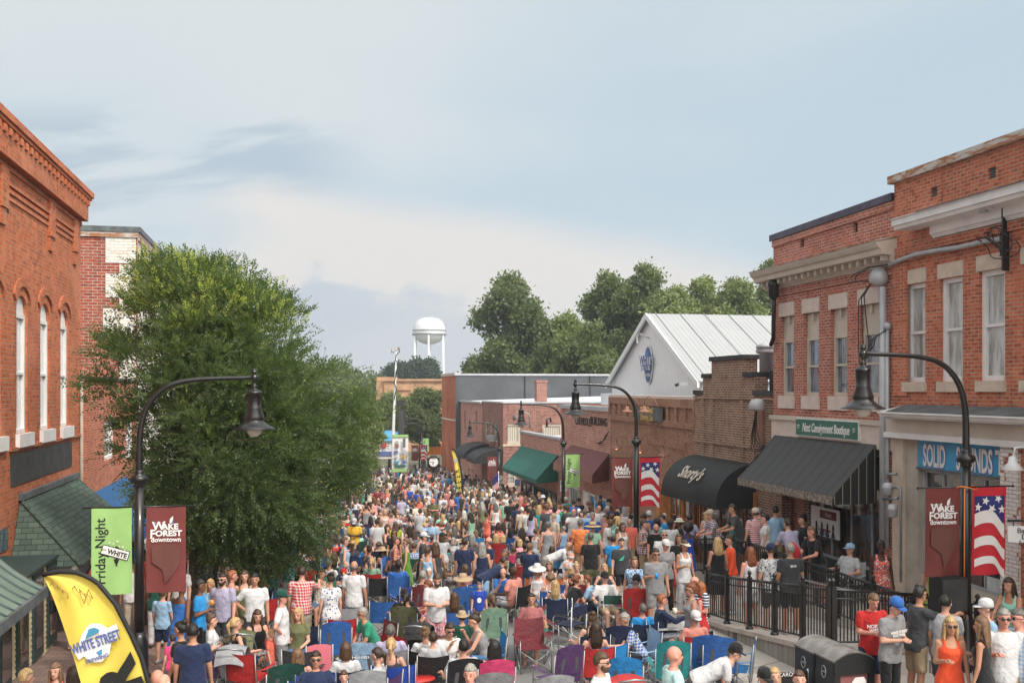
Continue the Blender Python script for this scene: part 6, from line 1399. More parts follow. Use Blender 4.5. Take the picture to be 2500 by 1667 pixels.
# ------------------------------------------------------------------ solar litter bins
for i,(px,lb)in enumerate(((2083,'dark grey litter bin with a Shop Local poster under its curved lid'),(2000,'dark grey litter bin set behind the one with the Shop Local poster'))):
 Zc=14.6+i*0.0;p=at(2083,1600,14.5);G=g(p.y)+swx(p.x)
 b_=empty('litter_bin',(0,0,0),lb,'litter bin','paired litter bins')
 W_,D_,H_=0.66,0.5,1.03
 o=Vector((0,0,0))
 def lb_box(mb,x0,x1,y0,y1,z0,z1):mb.box(x0,x1,y0,y1,z0,z1)
 mb=MB();mb.box(-W_/2,W_/2,-D_/2,D_/2,0.03,H_-0.12);mb.build('cabinet',M_['bin_grey']if 'bin_grey' in M_ else plain('bin_grey',(0.045,0.05,0.055),0.5,var=0.15),b_,wp=False)
 mb=MB();arc=[(-W_/2-0.01,H_-0.12)]+[(W_/2*s2,H_+0.03-0.12*s2*s2)for s2 in np.linspace(-1.02,1.02,13)]+[(W_/2+0.01,H_-0.12)]
 mb.prism([(a,-D_/2-0.02,c2)for a,c2 in arc],(0,D_+0.04,0));mb.build('lid',M_['lid_grey']if 'lid_grey' in M_ else plain('lid_grey',(0.20,0.19,0.18),0.45,var=0.3,scale=5),b_,wp=False)
 mb=MB();arc2=arc[1:-1];mb.prism([(a*1.0,-D_/2-0.05,c2-0.02)for a,c2 in arc2]+[(W_/2,-D_/2-0.05,H_-0.3),(-W_/2,-D_/2-0.05,H_-0.3)],(0,0.07,0));mb.build('hopper',M_['rail_metal'],b_,wp=False)
 mb=MB();mb.box(-W_/2,-W_/2+0.1,-D_/2-0.03,-D_/2,0.05,H_-0.3);mb.box(W_/2-0.1,W_/2,-D_/2-0.03,-D_/2,0.05,H_-0.3);mb.box(-W_/2+0.1,W_/2-0.1,-D_/2-0.03,-D_/2,0.05,0.15);mb.build('door_frame',M_['rail_metal'],b_,wp=False)
 if i==0:
  mb=MB();mb.box(-0.22,0.22,-D_/2-0.012,-D_/2+0.01,0.16,H_-0.31);po=mb.build('poster',M_['poster_red']if 'poster_red' in M_ else plain('poster_red',(0.25,0.09,0.09),0.5),b_,wp=False)
  mb=MB();T=[(-0.19,0.40),(0.02,0.68),(0.16,0.68),(0.2,0.62),(0.2,0.5),(-0.02,0.2),(-0.19,0.2)];mb.prism([(a,-D_/2-0.018,c2)for a,c2 in T],(0,0.005,0));mb.build('tag_print',M_['cloth_white'],po,wp=False)
  xd=Vector((cos(0.85),0,sin(0.85)));yd=Vector((-sin(0.85),0,cos(0.85)))
  for k,s2 in enumerate(('SHOP','LOCAL')):
   oo=text_mesh('lettering',s2,0.125,M_['ink'],plane_M(Vector((-0.03+0.085*k*1.1,-D_/2-0.02,0.46-0.07*k)),xd,yd),None,0.0,0.95,0.001);oo.parent=po
 else:
  for k,yy in enumerate((0.0,)):pass
 mb=MB();mb.tube([(-W_/2-0.003,0.06*cos(a),0.72+0.09*sin(a))for a in np.linspace(0,2*pi,9)],0.008,4);mb.tube([(-W_/2-0.003,-0.06,0.72),(-W_/2-0.003,0.06,0.72)],0.008,4);mb.build('emblem',M_['galv'],b_,wp=False)
 b_.rotation_euler=(0,0,rad(2));b_.location=(p.x-0.045*i,p.y+0.26+i*0.52,G)
 # ------------------------------------------------------------------ foliage
def leaves_mesh(name,cen,dirs,nrm,size,mat,rnd,asp=0.45):
 """cen Nx3 leaf bases, dirs Nx3 unit leaf axes, nrm Nx3 approximate normals; diamond leaves of two folded triangles"""
 n=len(cen);side=np.cross(dirs,nrm);side/=np.linalg.norm(side,axis=1)[:,None]+1e-9
 up=np.cross(side,dirs);s=size[:,None]
 P=np.stack([cen,cen+dirs*s*0.5+side*s*asp*0.5+up*s*0.06,cen+dirs*s,cen+dirs*s*0.5-side*s*asp*0.5+up*s*0.06],1).reshape(-1,3)
 me=bpy.data.meshes.new(name);me.vertices.add(n*4);me.vertices.foreach_set('co',P.ravel().astype(np.float32))
 me.loops.add(n*4);me.loops.foreach_set('vertex_index',np.arange(n*4,dtype=np.int32))
 me.polygons.add(n);me.polygons.foreach_set('loop_start',np.arange(0,n*4,4,dtype=np.int32))
 me.polygons.foreach_set('loop_total',np.full(n,4,dtype=np.int32))
 me.update(calc_edges=True);me.materials.append(mat)
 a=me.color_attributes.new('rnd','FLOAT_COLOR','POINT');c=np.ones((n*4,4),dtype=np.float32);c[:,:3]=np.repeat(rnd,4,axis=0);a.data.foreach_set('color',c.ravel())
 return me
def unit(v):return v/(np.linalg.norm(v,axis=-1,keepdims=True)+1e-9)
def sprays(bases,axes,L,per,leaf,rs,droop=0.25):
 """feathery shoots: leaves set alternately along arching twigs"""
 n=len(bases);axes=unit(axes);ref=unit(rs.randn(n,3));sd=unit(np.cross(axes,ref));nr=unit(np.cross(sd,axes))
 out_c,out_d,out_n,out_s,idx=[],[],[],[],[]
 for k in range(per):
  t_=(k+1)/per;p=bases+axes*(L*t_)[:,None];p[:,2]-=droop*L*t_**2
  ax=axes.copy();ax[:,2]-=2*droop*t_;ax=unit(ax)
  sg=1 if k%2 else-1
  d=unit(ax*0.65+sd*sg*0.8+rs.randn(n,3)*0.18)
  if k==per-1:d=ax
  out_c.append(p);out_d.append(d);out_n.append(unit(nr+rs.randn(n,3)*0.35));out_s.append(leaf*(0.7+0.5*rs.rand(n))*(1.15-0.4*t_));idx.append(np.arange(n))
 return np.concatenate(out_c),np.concatenate(out_d),np.concatenate(out_n),np.concatenate(out_s),np.concatenate(idx)
def limb_tree(mb,base,trunk_top,tips,r0,rs,forks=5):
 """tapered trunk and limbs reaching towards the tips"""
 base=Vector(base);top=Vector(trunk_top)
 mb.tube([base,base.lerp(top,0.5)+Vector((0.03,0.02,0)),top],[r0*1.25,r0,r0*0.9],10)
 hubs=[]
 tips=[Vector(t_)for t_ in tips]
 for k in range(forks):
  a=2*pi*k/forks+rs.rand();grp=[t_ for t_ in tips if int(((atan2(t_.y-top.y,t_.x-top.x)-a)%(2*pi))/(2*pi/forks))==0]
  if not grp:continue
  c_=sum(grp,Vector())/len(grp);h=top.lerp(c_,0.55)+Vector((0,0,0.2));m_=top.lerp(h,0.5)+Vector((0,0,0.25))
  mb.tube([top-Vector((0,0,0.15)),m_,h],[r0*0.6,r0*0.45,r0*0.32],7)
  for t_ in grp[:9]:
   mb.tube([h-(h-m_)*0.1,h.lerp(t_,0.5)+Vector(rs.randn(3)*0.12),t_],[r0*0.24,r0*0.13,r0*0.04],5)
def street_tree():
 rs=np.random.RandomState(3)
 Z0=22.5;b0=at(462,1535,Z0);b0 .z=g(b0 .y)+0.13
 tr_=empty('street_tree',b0,'large leafy street tree with feathery light green shoots behind the maroon banner','tree')
 # crown outline read from the picture, given a real depth around the trunk
 segs=[(575,380,480),(605,340,600),(650,285,650),(710,255,735),(780,235,795),(850,222,850),(920,218,890),(1020,222,925),(1090,240,930),(1150,280,920),(1220,325,905),(1290,370,870),(1350,460,820),(1400,540,790)]
 cl=[];ax0=b0 .y
 ys=[s_[0]for s_ in segs]
 N_=2600
 while len(cl)<N_:
  py=672+rs.rand()*700
  pq=py-60*(1-(py-672)/700)+30*((py-672)/700);lft=np.interp(pq,ys,[s_[1]for s_ in segs]);rgt=np.interp(pq,ys,[s_[2]for s_ in segs])
  mid=(lft+rgt)/2;hw=(rgt-lft)/2-50
  # superellipse disc in plan, biased to the shell
  a=rs.rand()*2*pi;rr=(1-(rs.rand()**1.7)*0.75)
  u=rr*cos(a);v=rr*sin(a)
  wob=1+0.10*sin(a*3+py*0.02)+0.06*sin(a*7-py*0.045)
  px=mid+hw*0.96*u*wob
  depth=hw/F*Z0*0.9*v
  # lower right part belongs to limbs reaching over the street
  p=at(px,py,Z0+depth*1.0+(px-500)*0.006)
  p.z=zat(py,Z0)+(p.z-zat(py,Z0))*0.5
  cl.append(p)
 cl=np.array(cl)
 cen=np.array([b0 .x+1.0,b0 .y+0.8,4.0])
 # about three hundred clumps of shoots, each a dome pointing out of the crown
 pick=rs.choice(len(cl),330,replace=False);cc=cl[pick];inner=cen+(cl[rs.choice(len(cl),130)]-cen)*(0.35+0.35*rs.rand(130,1));cc=np.concatenate([cc,inner]);keep=~((cc[:,0]<b0 .x-0.6)&(cc[:,2]>3.6)&(rs.rand(len(cc))<0.42));cc=cc[keep];oc=unit(cc-cen)
 per=44;rc=np.repeat(0.30+0.32*rs.rand(len(cc)),per)
 v=unit(rs.randn(len(cc)*per,3)+np.repeat(oc,per,0)*0.7+np.array([0,0,0.35]))
 bases=np.repeat(cc,per,0)+v*(rc*rs.rand(len(v))**0.5)[:,None]*np.array([1.15,1.15,0.75])
 axes=v*0.9+np.repeat(oc,per,0)*0.45+np.array([0,0,0.5])+rs.randn(len(v),3)*0.25
 out=unit(cl-cen)
 L=0.22+0.36*rs.rand(len(bases));lf=0.088
 c_,d_,n_,s_,ix=sprays(bases,axes,L,13,lf,rs)
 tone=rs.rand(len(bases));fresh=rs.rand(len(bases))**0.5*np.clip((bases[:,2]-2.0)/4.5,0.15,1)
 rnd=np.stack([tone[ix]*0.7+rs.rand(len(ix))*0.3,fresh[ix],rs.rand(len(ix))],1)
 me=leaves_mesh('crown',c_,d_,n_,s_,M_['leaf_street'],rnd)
 # stray top shoots
 top=cl[((cl[:,2]>4.0)&(cl[:,2]<7.3))|(out[:,0]>0.6)];top=top[rs.choice(len(top),min(520,len(top)),replace=False)]
 o=link('crown',me,tr_);o.matrix_parent_inverse=world_of(tr_).inverted()
 ax2=unit(unit(top-cen)*0.8+np.array([0.25,0,0.9])+rs.randn(len(top),3)*0.2)
 c_,d_,n_,s_,ix=sprays(top.copy(),ax2,0.38+0.28*rs.rand(len(top)),18,0.075,rs,0.1)
 me2=leaves_mesh('crown',c_,d_,n_,s_,M_['leaf_street'],np.stack([rs.rand(len(ix)),0.5+0.5*rs.rand(len(ix)),rs.rand(len(ix))],1));o=link('top_shoots',me2,tr_);o.matrix_parent_inverse=world_of(tr_).inverted()
 mb=MB();tips=[tuple(p)for p in cc[::2]]
 limb_tree(mb,b0,(b0 .x+0.12,b0 .y+0.05,b0 .z+2.0),tips,0.13,rs,7)
 mb.tube([(b0 .x+0.1,b0 .y,b0 .z+1.2),(b0 .x+0.5,b0 .y-0.1,b0 .z+2.1),(b0 .x+1.2,b0 .y-0.2,b0 .z+3.2)],[0.08,0.06,0.03],8)
 mb.build('trunk',M_['bark'],tr_)
street_tree()
def crown_mesh(name,mat,lobes,n,leaf,seed,shell=0.5):
 """crown of many leaf clumps scattered over overlapping lobes (unit sized), several metres wide"""
 rs=np.random.RandomState(seed);P,O=[],[]
 w_=np.array([l_[3]*l_[4]for l_ in lobes]);w_/=w_.sum()
 for(x,y,z,rx,rz),ww_ in zip(lobes,w_):
  k=int(n*ww_);v=unit(rs.randn(k,3));r=1-shell*rs.rand(k,1)**1.6
  v2=v*r;P.append(np.stack([x+v2[:,0]*rx,y+v2[:,1]*rx,z+v2[:,2]*rz],1));O.append(v)
 P=np.concatenate(P);O=np.concatenate(O)
 cc=P[rs.choice(len(P),max(40,len(P)//45),replace=False)]
 near=np.empty_like(P)
 for i in range(0,len(P),2000):d=((P[i:i+2000,None,:]-cc[None])**2).sum(2);near[i:i+2000]=cc[d.argmin(1)]
 P=P+(near-P)*0.45
 per=11;B=np.repeat(P,per,0)+rs.randn(len(P)*per,3)*leaf*1.1
 D=unit(np.repeat(O,per,0)+rs.randn(len(B),3)*0.8);Nn=unit(rs.randn(len(B),3)*0.8+np.repeat(O,per,0)+np.array([0,0,0.4]))
 tone=np.repeat(rs.rand(len(P)),per);rnd=np.stack([tone,rs.rand(len(B)),rs.rand(len(B))],1)
 return leaves_mesh(name,B,D,Nn,leaf*(0.6+0.8*rs.rand(len(B))),mat,rnd,0.7)
def lobed(seed,n,w_,h_,z0,cone=0.0,low=0.25):
 rs=np.random.RandomState(seed);L=[]
 for k in range(n):
  t_=(k+0.5)/n;z=z0+h_*(low*0.3+(1-low*0.3)*t_);prof=sin(pi*min(1,0.22+0.78*t_))**0.7 if not cone else(1-t_)**0.75+0.12
  a=rs.rand()*6.28;rr=w_*prof*0.72*rs.rand()**0.5;r=w_*(0.26+0.16*rs.rand())*(0.5+0.5*prof)
  L.append((rr*cos(a),rr*sin(a),z,r,r*0.8))
 return L
def far_tree(name,px,py_top,Z,wpx,mat,label,seed,cone=0.0,n=1500,leaf=0.55,bottom=None,nl=16,group='trees beyond the roofs',trunk=True,zbase=None):
 p=at(px,py_top,Z);G=g(p.y)-0.2 if zbase is None else zbase;W_=wpx/F*Z/2*1.3;n=int(n*1.7);zb=G+0.15*(p.z-G)if bottom is None else zat(bottom,Z)
 tr_=empty(name,(p.x,p.y,G),label,'tree',group);leaf*=0.6;lob=lobed(seed,nl,W_*0.95,(p.z-zb)*1.0,zb-G,cone)
 o=link('crown',crown_mesh('crown',M_[mat],lob,n,leaf,seed),tr_)
 if trunk:
  rs=np.random.RandomState(seed);mb=MB();H=p.z-G;mb.tube([(0,0,0),(0.1,0,H*0.35),(-0.1,0.1,H*0.8)],[H*0.022,H*0.017,H*0.006],8)
  for l_ in lob[::2]:mb.tube([(0,0,max(l_[2]*0.45,0.5)),(l_[0]*0.5,l_[1]*0.5,l_[2]*0.75),(l_[0],l_[1],l_[2])],[H*0.009,H*0.006,H*0.002],5)
  mb.build('trunk',M_['bark'],tr_,wp=False)
 return tr_
far_tree('oak_tree',1253,682,118,250,'leaf_oak','broad dark green oak standing alone at the near end of the grey panelled wall',5,0.6,2600,0.62,960,26)
far_tree('oak_tree',1478,668,112,150,'leaf_oak','tall rounded oak rising between the lone oak and the highest crown',8,0,1700,0.6,960,18)
far_tree('oak_tree',1585,655,108,190,'leaf_oak','highest green tree crown above the white gable',12,0,2100,0.6,930,20)
far_tree('leafy_tree',1385,775,100,110,'leaf_light','shorter yellow green tree in the gap left of the white gable',14,0,1200,0.5,960,14)
far_tree('leafy_tree',1450,800,96,120,'leaf_oak','dark lower tree just behind the slope of the white gable',15,0,1200,0.5,960,14)
far_tree('leafy_tree',1712,690,104,150,'leaf_light','pale green tree over the middle of the ribbed roof',16,0,1300,0.5,900,14)
far_tree('leafy_tree',1800,695,104,170,'leaf_light','pale green tree over the ribbed roof next to the brick cornice',17,0,1500,0.5,900,15)
far_tree('pine_tree',1790,684,135,90,'leaf_oak','dark treetop showing behind the pale green trees',18,0,900,0.6,900,10)
far_tree('oak_tree',1880,640,110,120,'leaf_oak','dark tree half hidden behind the dentil cornice',19,0,1300,0.55,900,14)
far_tree('leafy_tree',1330,850,104,90,'leaf_oak','low dark tree below the right shoulder of the lone oak',20,0,900,0.5,960,12)
far_tree('leafy_tree',1150,880,125,70,'leaf_oak','small dark shrubby tree at the corner of the grey wall',21,0,700,0.5,960,10)
far_tree('leafy_tree',1650,715,100,150,'leaf_light','yellow green tree right behind the ridge of the white roof',22,0,1200,0.5,900,12)
for i,(px,py,w_,lb)in enumerate(((1018,884,56,'small dark pine under the water tower legs'),(1052,888,48,'small dark pine just beyond the middle leg of the water tower'),(985,896,50,'small dark pine beside the white mast'),(962,906,50,'farthest small dark pine by the sheathed stair tower'))):
 far_tree('pine_tree',px,py,250,w_,'leaf_pine',lb,30+i,0,700,1.0,935,9,'dark pines near the water tower',zbase=-5)
far_tree('street_tree',1035,958,118,135,'leaf_oak','rounded green street tree in front of the sheathed building',41,0,2200,0.42,1075,22,'trees at the far end of the street')
far_tree('street_tree',950,965,122,120,'leaf_light','lighter green street tree behind the stage truck',42,0,1700,0.42,1075,16,'trees at the far end of the street')
far_tree('street_tree',900,985,70,55,'leaf_light','bushy green tree beside the crown of the large street tree',43,0,1500,0.25,1150,14,'trees at the far end of the street')
far_tree('street_tree',850,1040,60,90,'leaf_oak','dark tree farther down the pavement behind the large street tree',44,0,2200,0.22,1190,18,'trees at the far end of the street')
far_tree('street_tree',1105,1010,130,60,'leaf_oak','slim green tree between the clock and the red brick corner',45,0,700,0.4,1100,8,'trees at the far end of the street')
for i,(px,w_)in enumerate(((700,300),(850,260),(560,300),(420,300))):
 far_tree('leafy_tree',px,905+10*(i%2),190,w_,'leaf_oak',['far green tree behind the large street tree, nearest the sheathed building','far green tree just beyond the pavement trees','far green tree hidden deep behind the large street tree','far green tree behind the low brick wing'][[1,0,2,3][i]],50+i,0,900,0.9,1000,12)
 # vine beside the arched awnings
vx=at(1167,1120,83);vn=empty('vine',(vx.x,vx.y,g(vx.y)),'green climbing vine beside the arched awning','plant');rs=np.random.RandomState(9)
k=900;pz=rs.rand(k);P=np.stack([vx.x+rs.randn(k)*0.28*(1-0.5*pz),vx.y+rs.randn(k)*0.25,g(vx.y)+0.2+pz*(zat(1072,83)-g(vx.y))],1)
link('foliage',leaves_mesh('foliage',P,unit(rs.randn(k,3)),unit(rs.randn(k,3)),np.full(k,0.26),M_['leaf_light'],rs.rand(k,3),0.8),vn).matrix_parent_inverse=world_of(vn).inverted()
mb=MB();mb.tube([(vx.x,vx.y,g(vx.y)),(vx.x+.05,vx.y,vx.z+1)],[0.06,0.03],6);mb.build('stem',M_['bark'],vn)
# ------------------------------------------------------------------ people
# A figure faces +Y with its feet at z = 0; a body is one continuous remeshed surface, clothing is grown the same way over it.
def capsule(mb,a,b,ra,rb,seg=10,sq=1.0):
 a,b=Vector(a),Vector(b);d=b-a;L=d.length
 if L<1e-6:d=Vector((0,0,1));L=1e-6
 d=d/L;pts=[];rr=[]
 for k in(0.05,0.45,0.8):pts.append(a-d*ra*cos(k*pi/2));rr.append(max(ra*sin(k*pi/2),1e-3))
 pts.append(a);rr.append(ra);pts.append(b);rr.append(rb)
 for k in(0.8,0.45,0.05):pts.append(b+d*rb*cos(k*pi/2));rr.append(max(rb*sin(k*pi/2),1e-3))
 mb.tube(pts,rr,seg)
def ellipsoid(mb,c,rx,ry,rz,seg=14,rings=9,M=None):
 i0=len(mb.v);prof=[(sin(pi*k/rings),-cos(pi*k/rings))for k in range(rings+1)]
 prof[0]=(0.02,-1);prof[-1]=(0.02,1);mb.lathe(prof,(0,0,0),seg)
 for i in range(i0,len(mb.v)):
  p=Vector((mb.v[i][0]*rx,mb.v[i][1]*ry,mb.v[i][2]*rz))
  if M is not None:p=M@p
  mb.v[i]=tuple(p+Vector(c))
def loft(mb,rings,seg=16):
 """rings of (centre, rx, ry, tilt matrix or None)"""
 i0=len(mb.v);n=len(rings)
 for(c,rx,ry,M)in rings:
  for j in range(seg):
   a=2*pi*j/seg;p=Vector((rx*cos(a),ry*sin(a),0))
   if M is not None:p=M@p
   mb.v.append(tuple(Vector(c)+p))
 for k in range(n-1):
  for j in range(seg):
   a=i0+k*seg+j;b=i0+k*seg+(j+1)%seg;mb.f.append((a,b,b+seg,a+seg));mb.u.append(None);mb.sm.append(True);mb.mi.append(0)
 mb.f.append(tuple(i0+j for j in reversed(range(seg))));mb.f.append(tuple(i0+(n-1)*seg+j for j in range(seg)));mb.u+=[None]*2;mb.sm+=[True]*2;mb.mi+=[0]*2
def remeshed(mb,name,voxel,mats,smooth=2,jitter=0.0):
 me=bpy.data.meshes.new('tmp');me.from_pydata(mb.v,[],mb.f)
 bm=bmesh.new();bm.from_mesh(me);bmesh.ops.recalc_face_normals(bm,faces=bm.faces);bm.to_mesh(me);bm.free()
 o=bpy.data.objects.new('tmp',me);C.objects.link(o)
 r=o.modifiers.new('r','REMESH');r.mode='VOXEL';r.voxel_size=voxel;r.use_smooth_shade=True
 s=o.modifiers.new('s','SMOOTH');s.factor=0.5;s.iterations=smooth
 out=bpy.data.meshes.new_from_object(o.evaluated_get(bpy.context.evaluated_depsgraph_get()));bpy.data.objects.remove(o);bpy.data.meshes.remove(me)
 out.name=name;out.materials.clear()
 for m in mats:out.materials.append(m)
 n=len(out.vertices);co=np.empty(n*3,dtype=np.float32);out.vertices.foreach_get('co',co);co=co.reshape(-1,3)
 if jitter: # soft folds
  ph=co[:,0]*31+co[:,1]*23;d=jitter*(np.sin(co[:,2]*38+ph)*0.6+np.sin(co[:,2]*17-co[:,0]*40)*0.6)
  nn=np.empty(n*3,dtype=np.float32);out.vertices.foreach_get('normal',nn);co=co+nn.reshape(-1,3)*d[:,None];out.vertices.foreach_set('co',co.ravel())
 out.polygons.foreach_set('use_smooth',np.ones(len(out.polygons),dtype=bool));out.update();return out
def append_mesh(me,mb,mat_index):
 bm=bmesh.new();bm.from_mesh(me);n0=len(bm.verts)
 vs=[bm.verts.new(v)for v in mb.v]
 for f in mb.f:
  try:fc=bm.faces.new([vs[i]for i in f]);fc.smooth=True;fc.material_index=mat_index
  except ValueError:pass
 bm.to_mesh(me);bm.free()
 # poses: lean (forward, degrees), twist of arms given as elbow and wrist relative to the shoulder, legs as knee and ankle
A_DN=((0.05,0.01,-0.27),(0.07,0.08,-0.51));A_CUP=((0.03,-0.03,-0.27),(-0.05,0.19,-0.20));A_HIP=((0.17,-0.05,-0.23),(0.0,0.02,-0.36))
A_FRT=((0.04,0.02,-0.26),(-0.12,0.22,-0.23));A_UP=((0.09,0.20,-0.06),(-0.03,0.34,0.16));A_OUT=((0.10,0.24,-0.12),(0.08,0.46,-0.03));A_CHN=((0.0,0.15,-0.22),(-0.12,0.22,0.03))
A_LAP=((0.05,0.06,-0.26),(-0.02,0.26,-0.34));A_KNE=((0.04,0.16,-0.21),(-0.06,0.36,-0.34));A_RST=((0.12,0.02,-0.25),(0.13,0.25,-0.27));A_X=((0.06,0.08,-0.25),(-0.22,0.20,-0.20))
S_LEG=(((0.10,0.01,0.49),(0.11,-0.01,0.08)),)*2
POSES={
'stand':dict(lean=1,aL=A_DN,aR=A_DN,legs=S_LEG),'cup':dict(lean=1,aL=A_DN,aR=A_CUP,legs=(((0.10,0.03,0.49),(0.13,0.03,0.08)),((0.10,0,0.49),(0.11,-0.02,0.08)))),
'hands':dict(lean=4,aL=A_FRT,aR=A_FRT,legs=S_LEG,head=18),'hip':dict(lean=-1,aL=A_DN,aR=A_HIP,legs=S_LEG),'cross':dict(lean=2,aL=A_X,aR=A_X,legs=S_LEG),
'walk':dict(lean=3,aL=((0.04,0.10,-0.26),(0.05,0.22,-0.47)),aR=((0.05,-0.09,-0.26),(0.07,-0.10,-0.51)),legs=(((0.09,0.14,0.51),(0.10,0.16,0.09)),((0.09,-0.02,0.49),(0.10,-0.22,0.13)))),
'railing':dict(lean=24,aL=((0.05,0.16,-0.22),(-0.04,0.36,-0.24)),aR=((0.05,0.16,-0.22),(-0.04,0.36,-0.24)),legs=S_LEG,head=-8),'bend':dict(lean=62,aL=((0.02,0.06,-0.27),(0.0,0.22,-0.47)),aR=((0.02,0.10,-0.25),(0.0,0.30,-0.38)),legs=S_LEG,head=-10),
'film':dict(lean=-2,aL=A_UP,aR=A_UP,legs=S_LEG),'reach':dict(lean=6,aL=A_DN,aR=A_OUT,legs=S_LEG),
'sit':dict(sit=1,lean=-14,aL=A_RST,aR=A_RST),'lap':dict(sit=1,lean=-4,aL=A_LAP,aR=A_LAP,head=10),'chin':dict(sit=1,lean=18,aL=A_KNE,aR=A_CHN,head=4),'forward':dict(sit=1,lean=30,aL=A_KNE,aR=A_KNE,head=-4),'sitcup':dict(sit=1,lean=-2,aL=A_RST,aR=A_CUP),'sitout':dict(sit=1,lean=4,aL=A_RST,aR=A_OUT)}
CACHE={}
def rig(pose,sex):
 P=POSES[pose];sit=P.get('sit');fem=sex=='f';R={}
 hip=Vector((0,-0.04 if sit else 0,0.50 if sit else 0.93));lean=rad(P['lean'])
 Rm=Matrix.Rotation(-lean,3,'X')
 def T(x,y,z):return hip+Rm@Vector((x,y,z-0.93)) # z in standing body coordinates
 R['T']=T;R['Rm']=Rm;R['hip']=hip;sw=0.155 if fem else 0.176
 R['sh']=[T(s*sw,-0.005,1.405)for s in(-1,1)]
 arms=[]
 for k,s in enumerate((-1,1)):
  A=P['aL']if k==0 else P['aR'];sh=R['sh'][k];Ra=Matrix.Rotation(-lean*(0.35 if not sit else 0.5),3,'X')
  arms.append((sh,sh+Ra@Vector((s*A[0][0],A[0][1],A[0][2])),sh+Ra@Vector((s*A[1][0],A[1][1],A[1][2]))))
 R['arms']=arms
 if sit:R['legs']=[(hip+Vector((s*0.09,0.0,-0.01)),Vector((s*(0.12 if not fem else 0.08),0.40,0.50)),Vector((s*0.11,0.44,0.09)))for s in(-1,1)]
 else:R['legs']=[(Vector((s*0.09,0,0.90)),Vector((s*l_[0][0],l_[0][1],l_[0][2])),Vector((s*l_[1][0],l_[1][1],l_[1][2])))for s,l_ in zip((-1,1),P['legs'])]
 nk=T(0,0.0,1.47);hr=lean*0.5+rad(P.get('head',0))if not sit else rad(P.get('head',0))+lean*0.4
 Rh=Matrix.Rotation(-hr,3,'X');R['neck']=nk;R['head']=nk+Rh@Vector((0,0.015,0.155));R['Rh']=Rh
 return R
TORSO_M=[(0.84,.150,.105,0),(0.92,.168,.115,-.005),(1.02,.158,.110,0),(1.12,.155,.108,.005),(1.24,.166,.115,.005),(1.34,.172,.110,0),(1.41,.150,.085,-.005),(1.455,.09,.068,-.005),(1.48,.06,.058,0)]
TORSO_F=[(0.84,.160,.110,0),(0.92,.172,.118,-.01),(1.00,.155,.105,0),(1.10,.125,.092,.005),(1.22,.140,.105,.012),(1.30,.152,.118,.02),(1.38,.145,.088,0),(1.44,.085,.062,-.005),(1.475,.05,.05,0)]
def torso_rings(R,sex,infl,z0,z1,flare=0.0):
 T=R['T'];out=[];L=TORSO_F if sex=='f' else TORSO_M;zs=[z0]+[r[0]for r in L if z0+0.02<r[0]<z1-0.02]+[z1]
 for z in zs:
  rx,ry,yo=(np.interp(z,[r[0]for r in L],[r[k]for r in L])for k in(1,2,3));f=flare*max(0,(1.15-z))
  out.append((T(0,yo,z),rx+infl+f,ry+infl+f,R['Rm']))
 return out
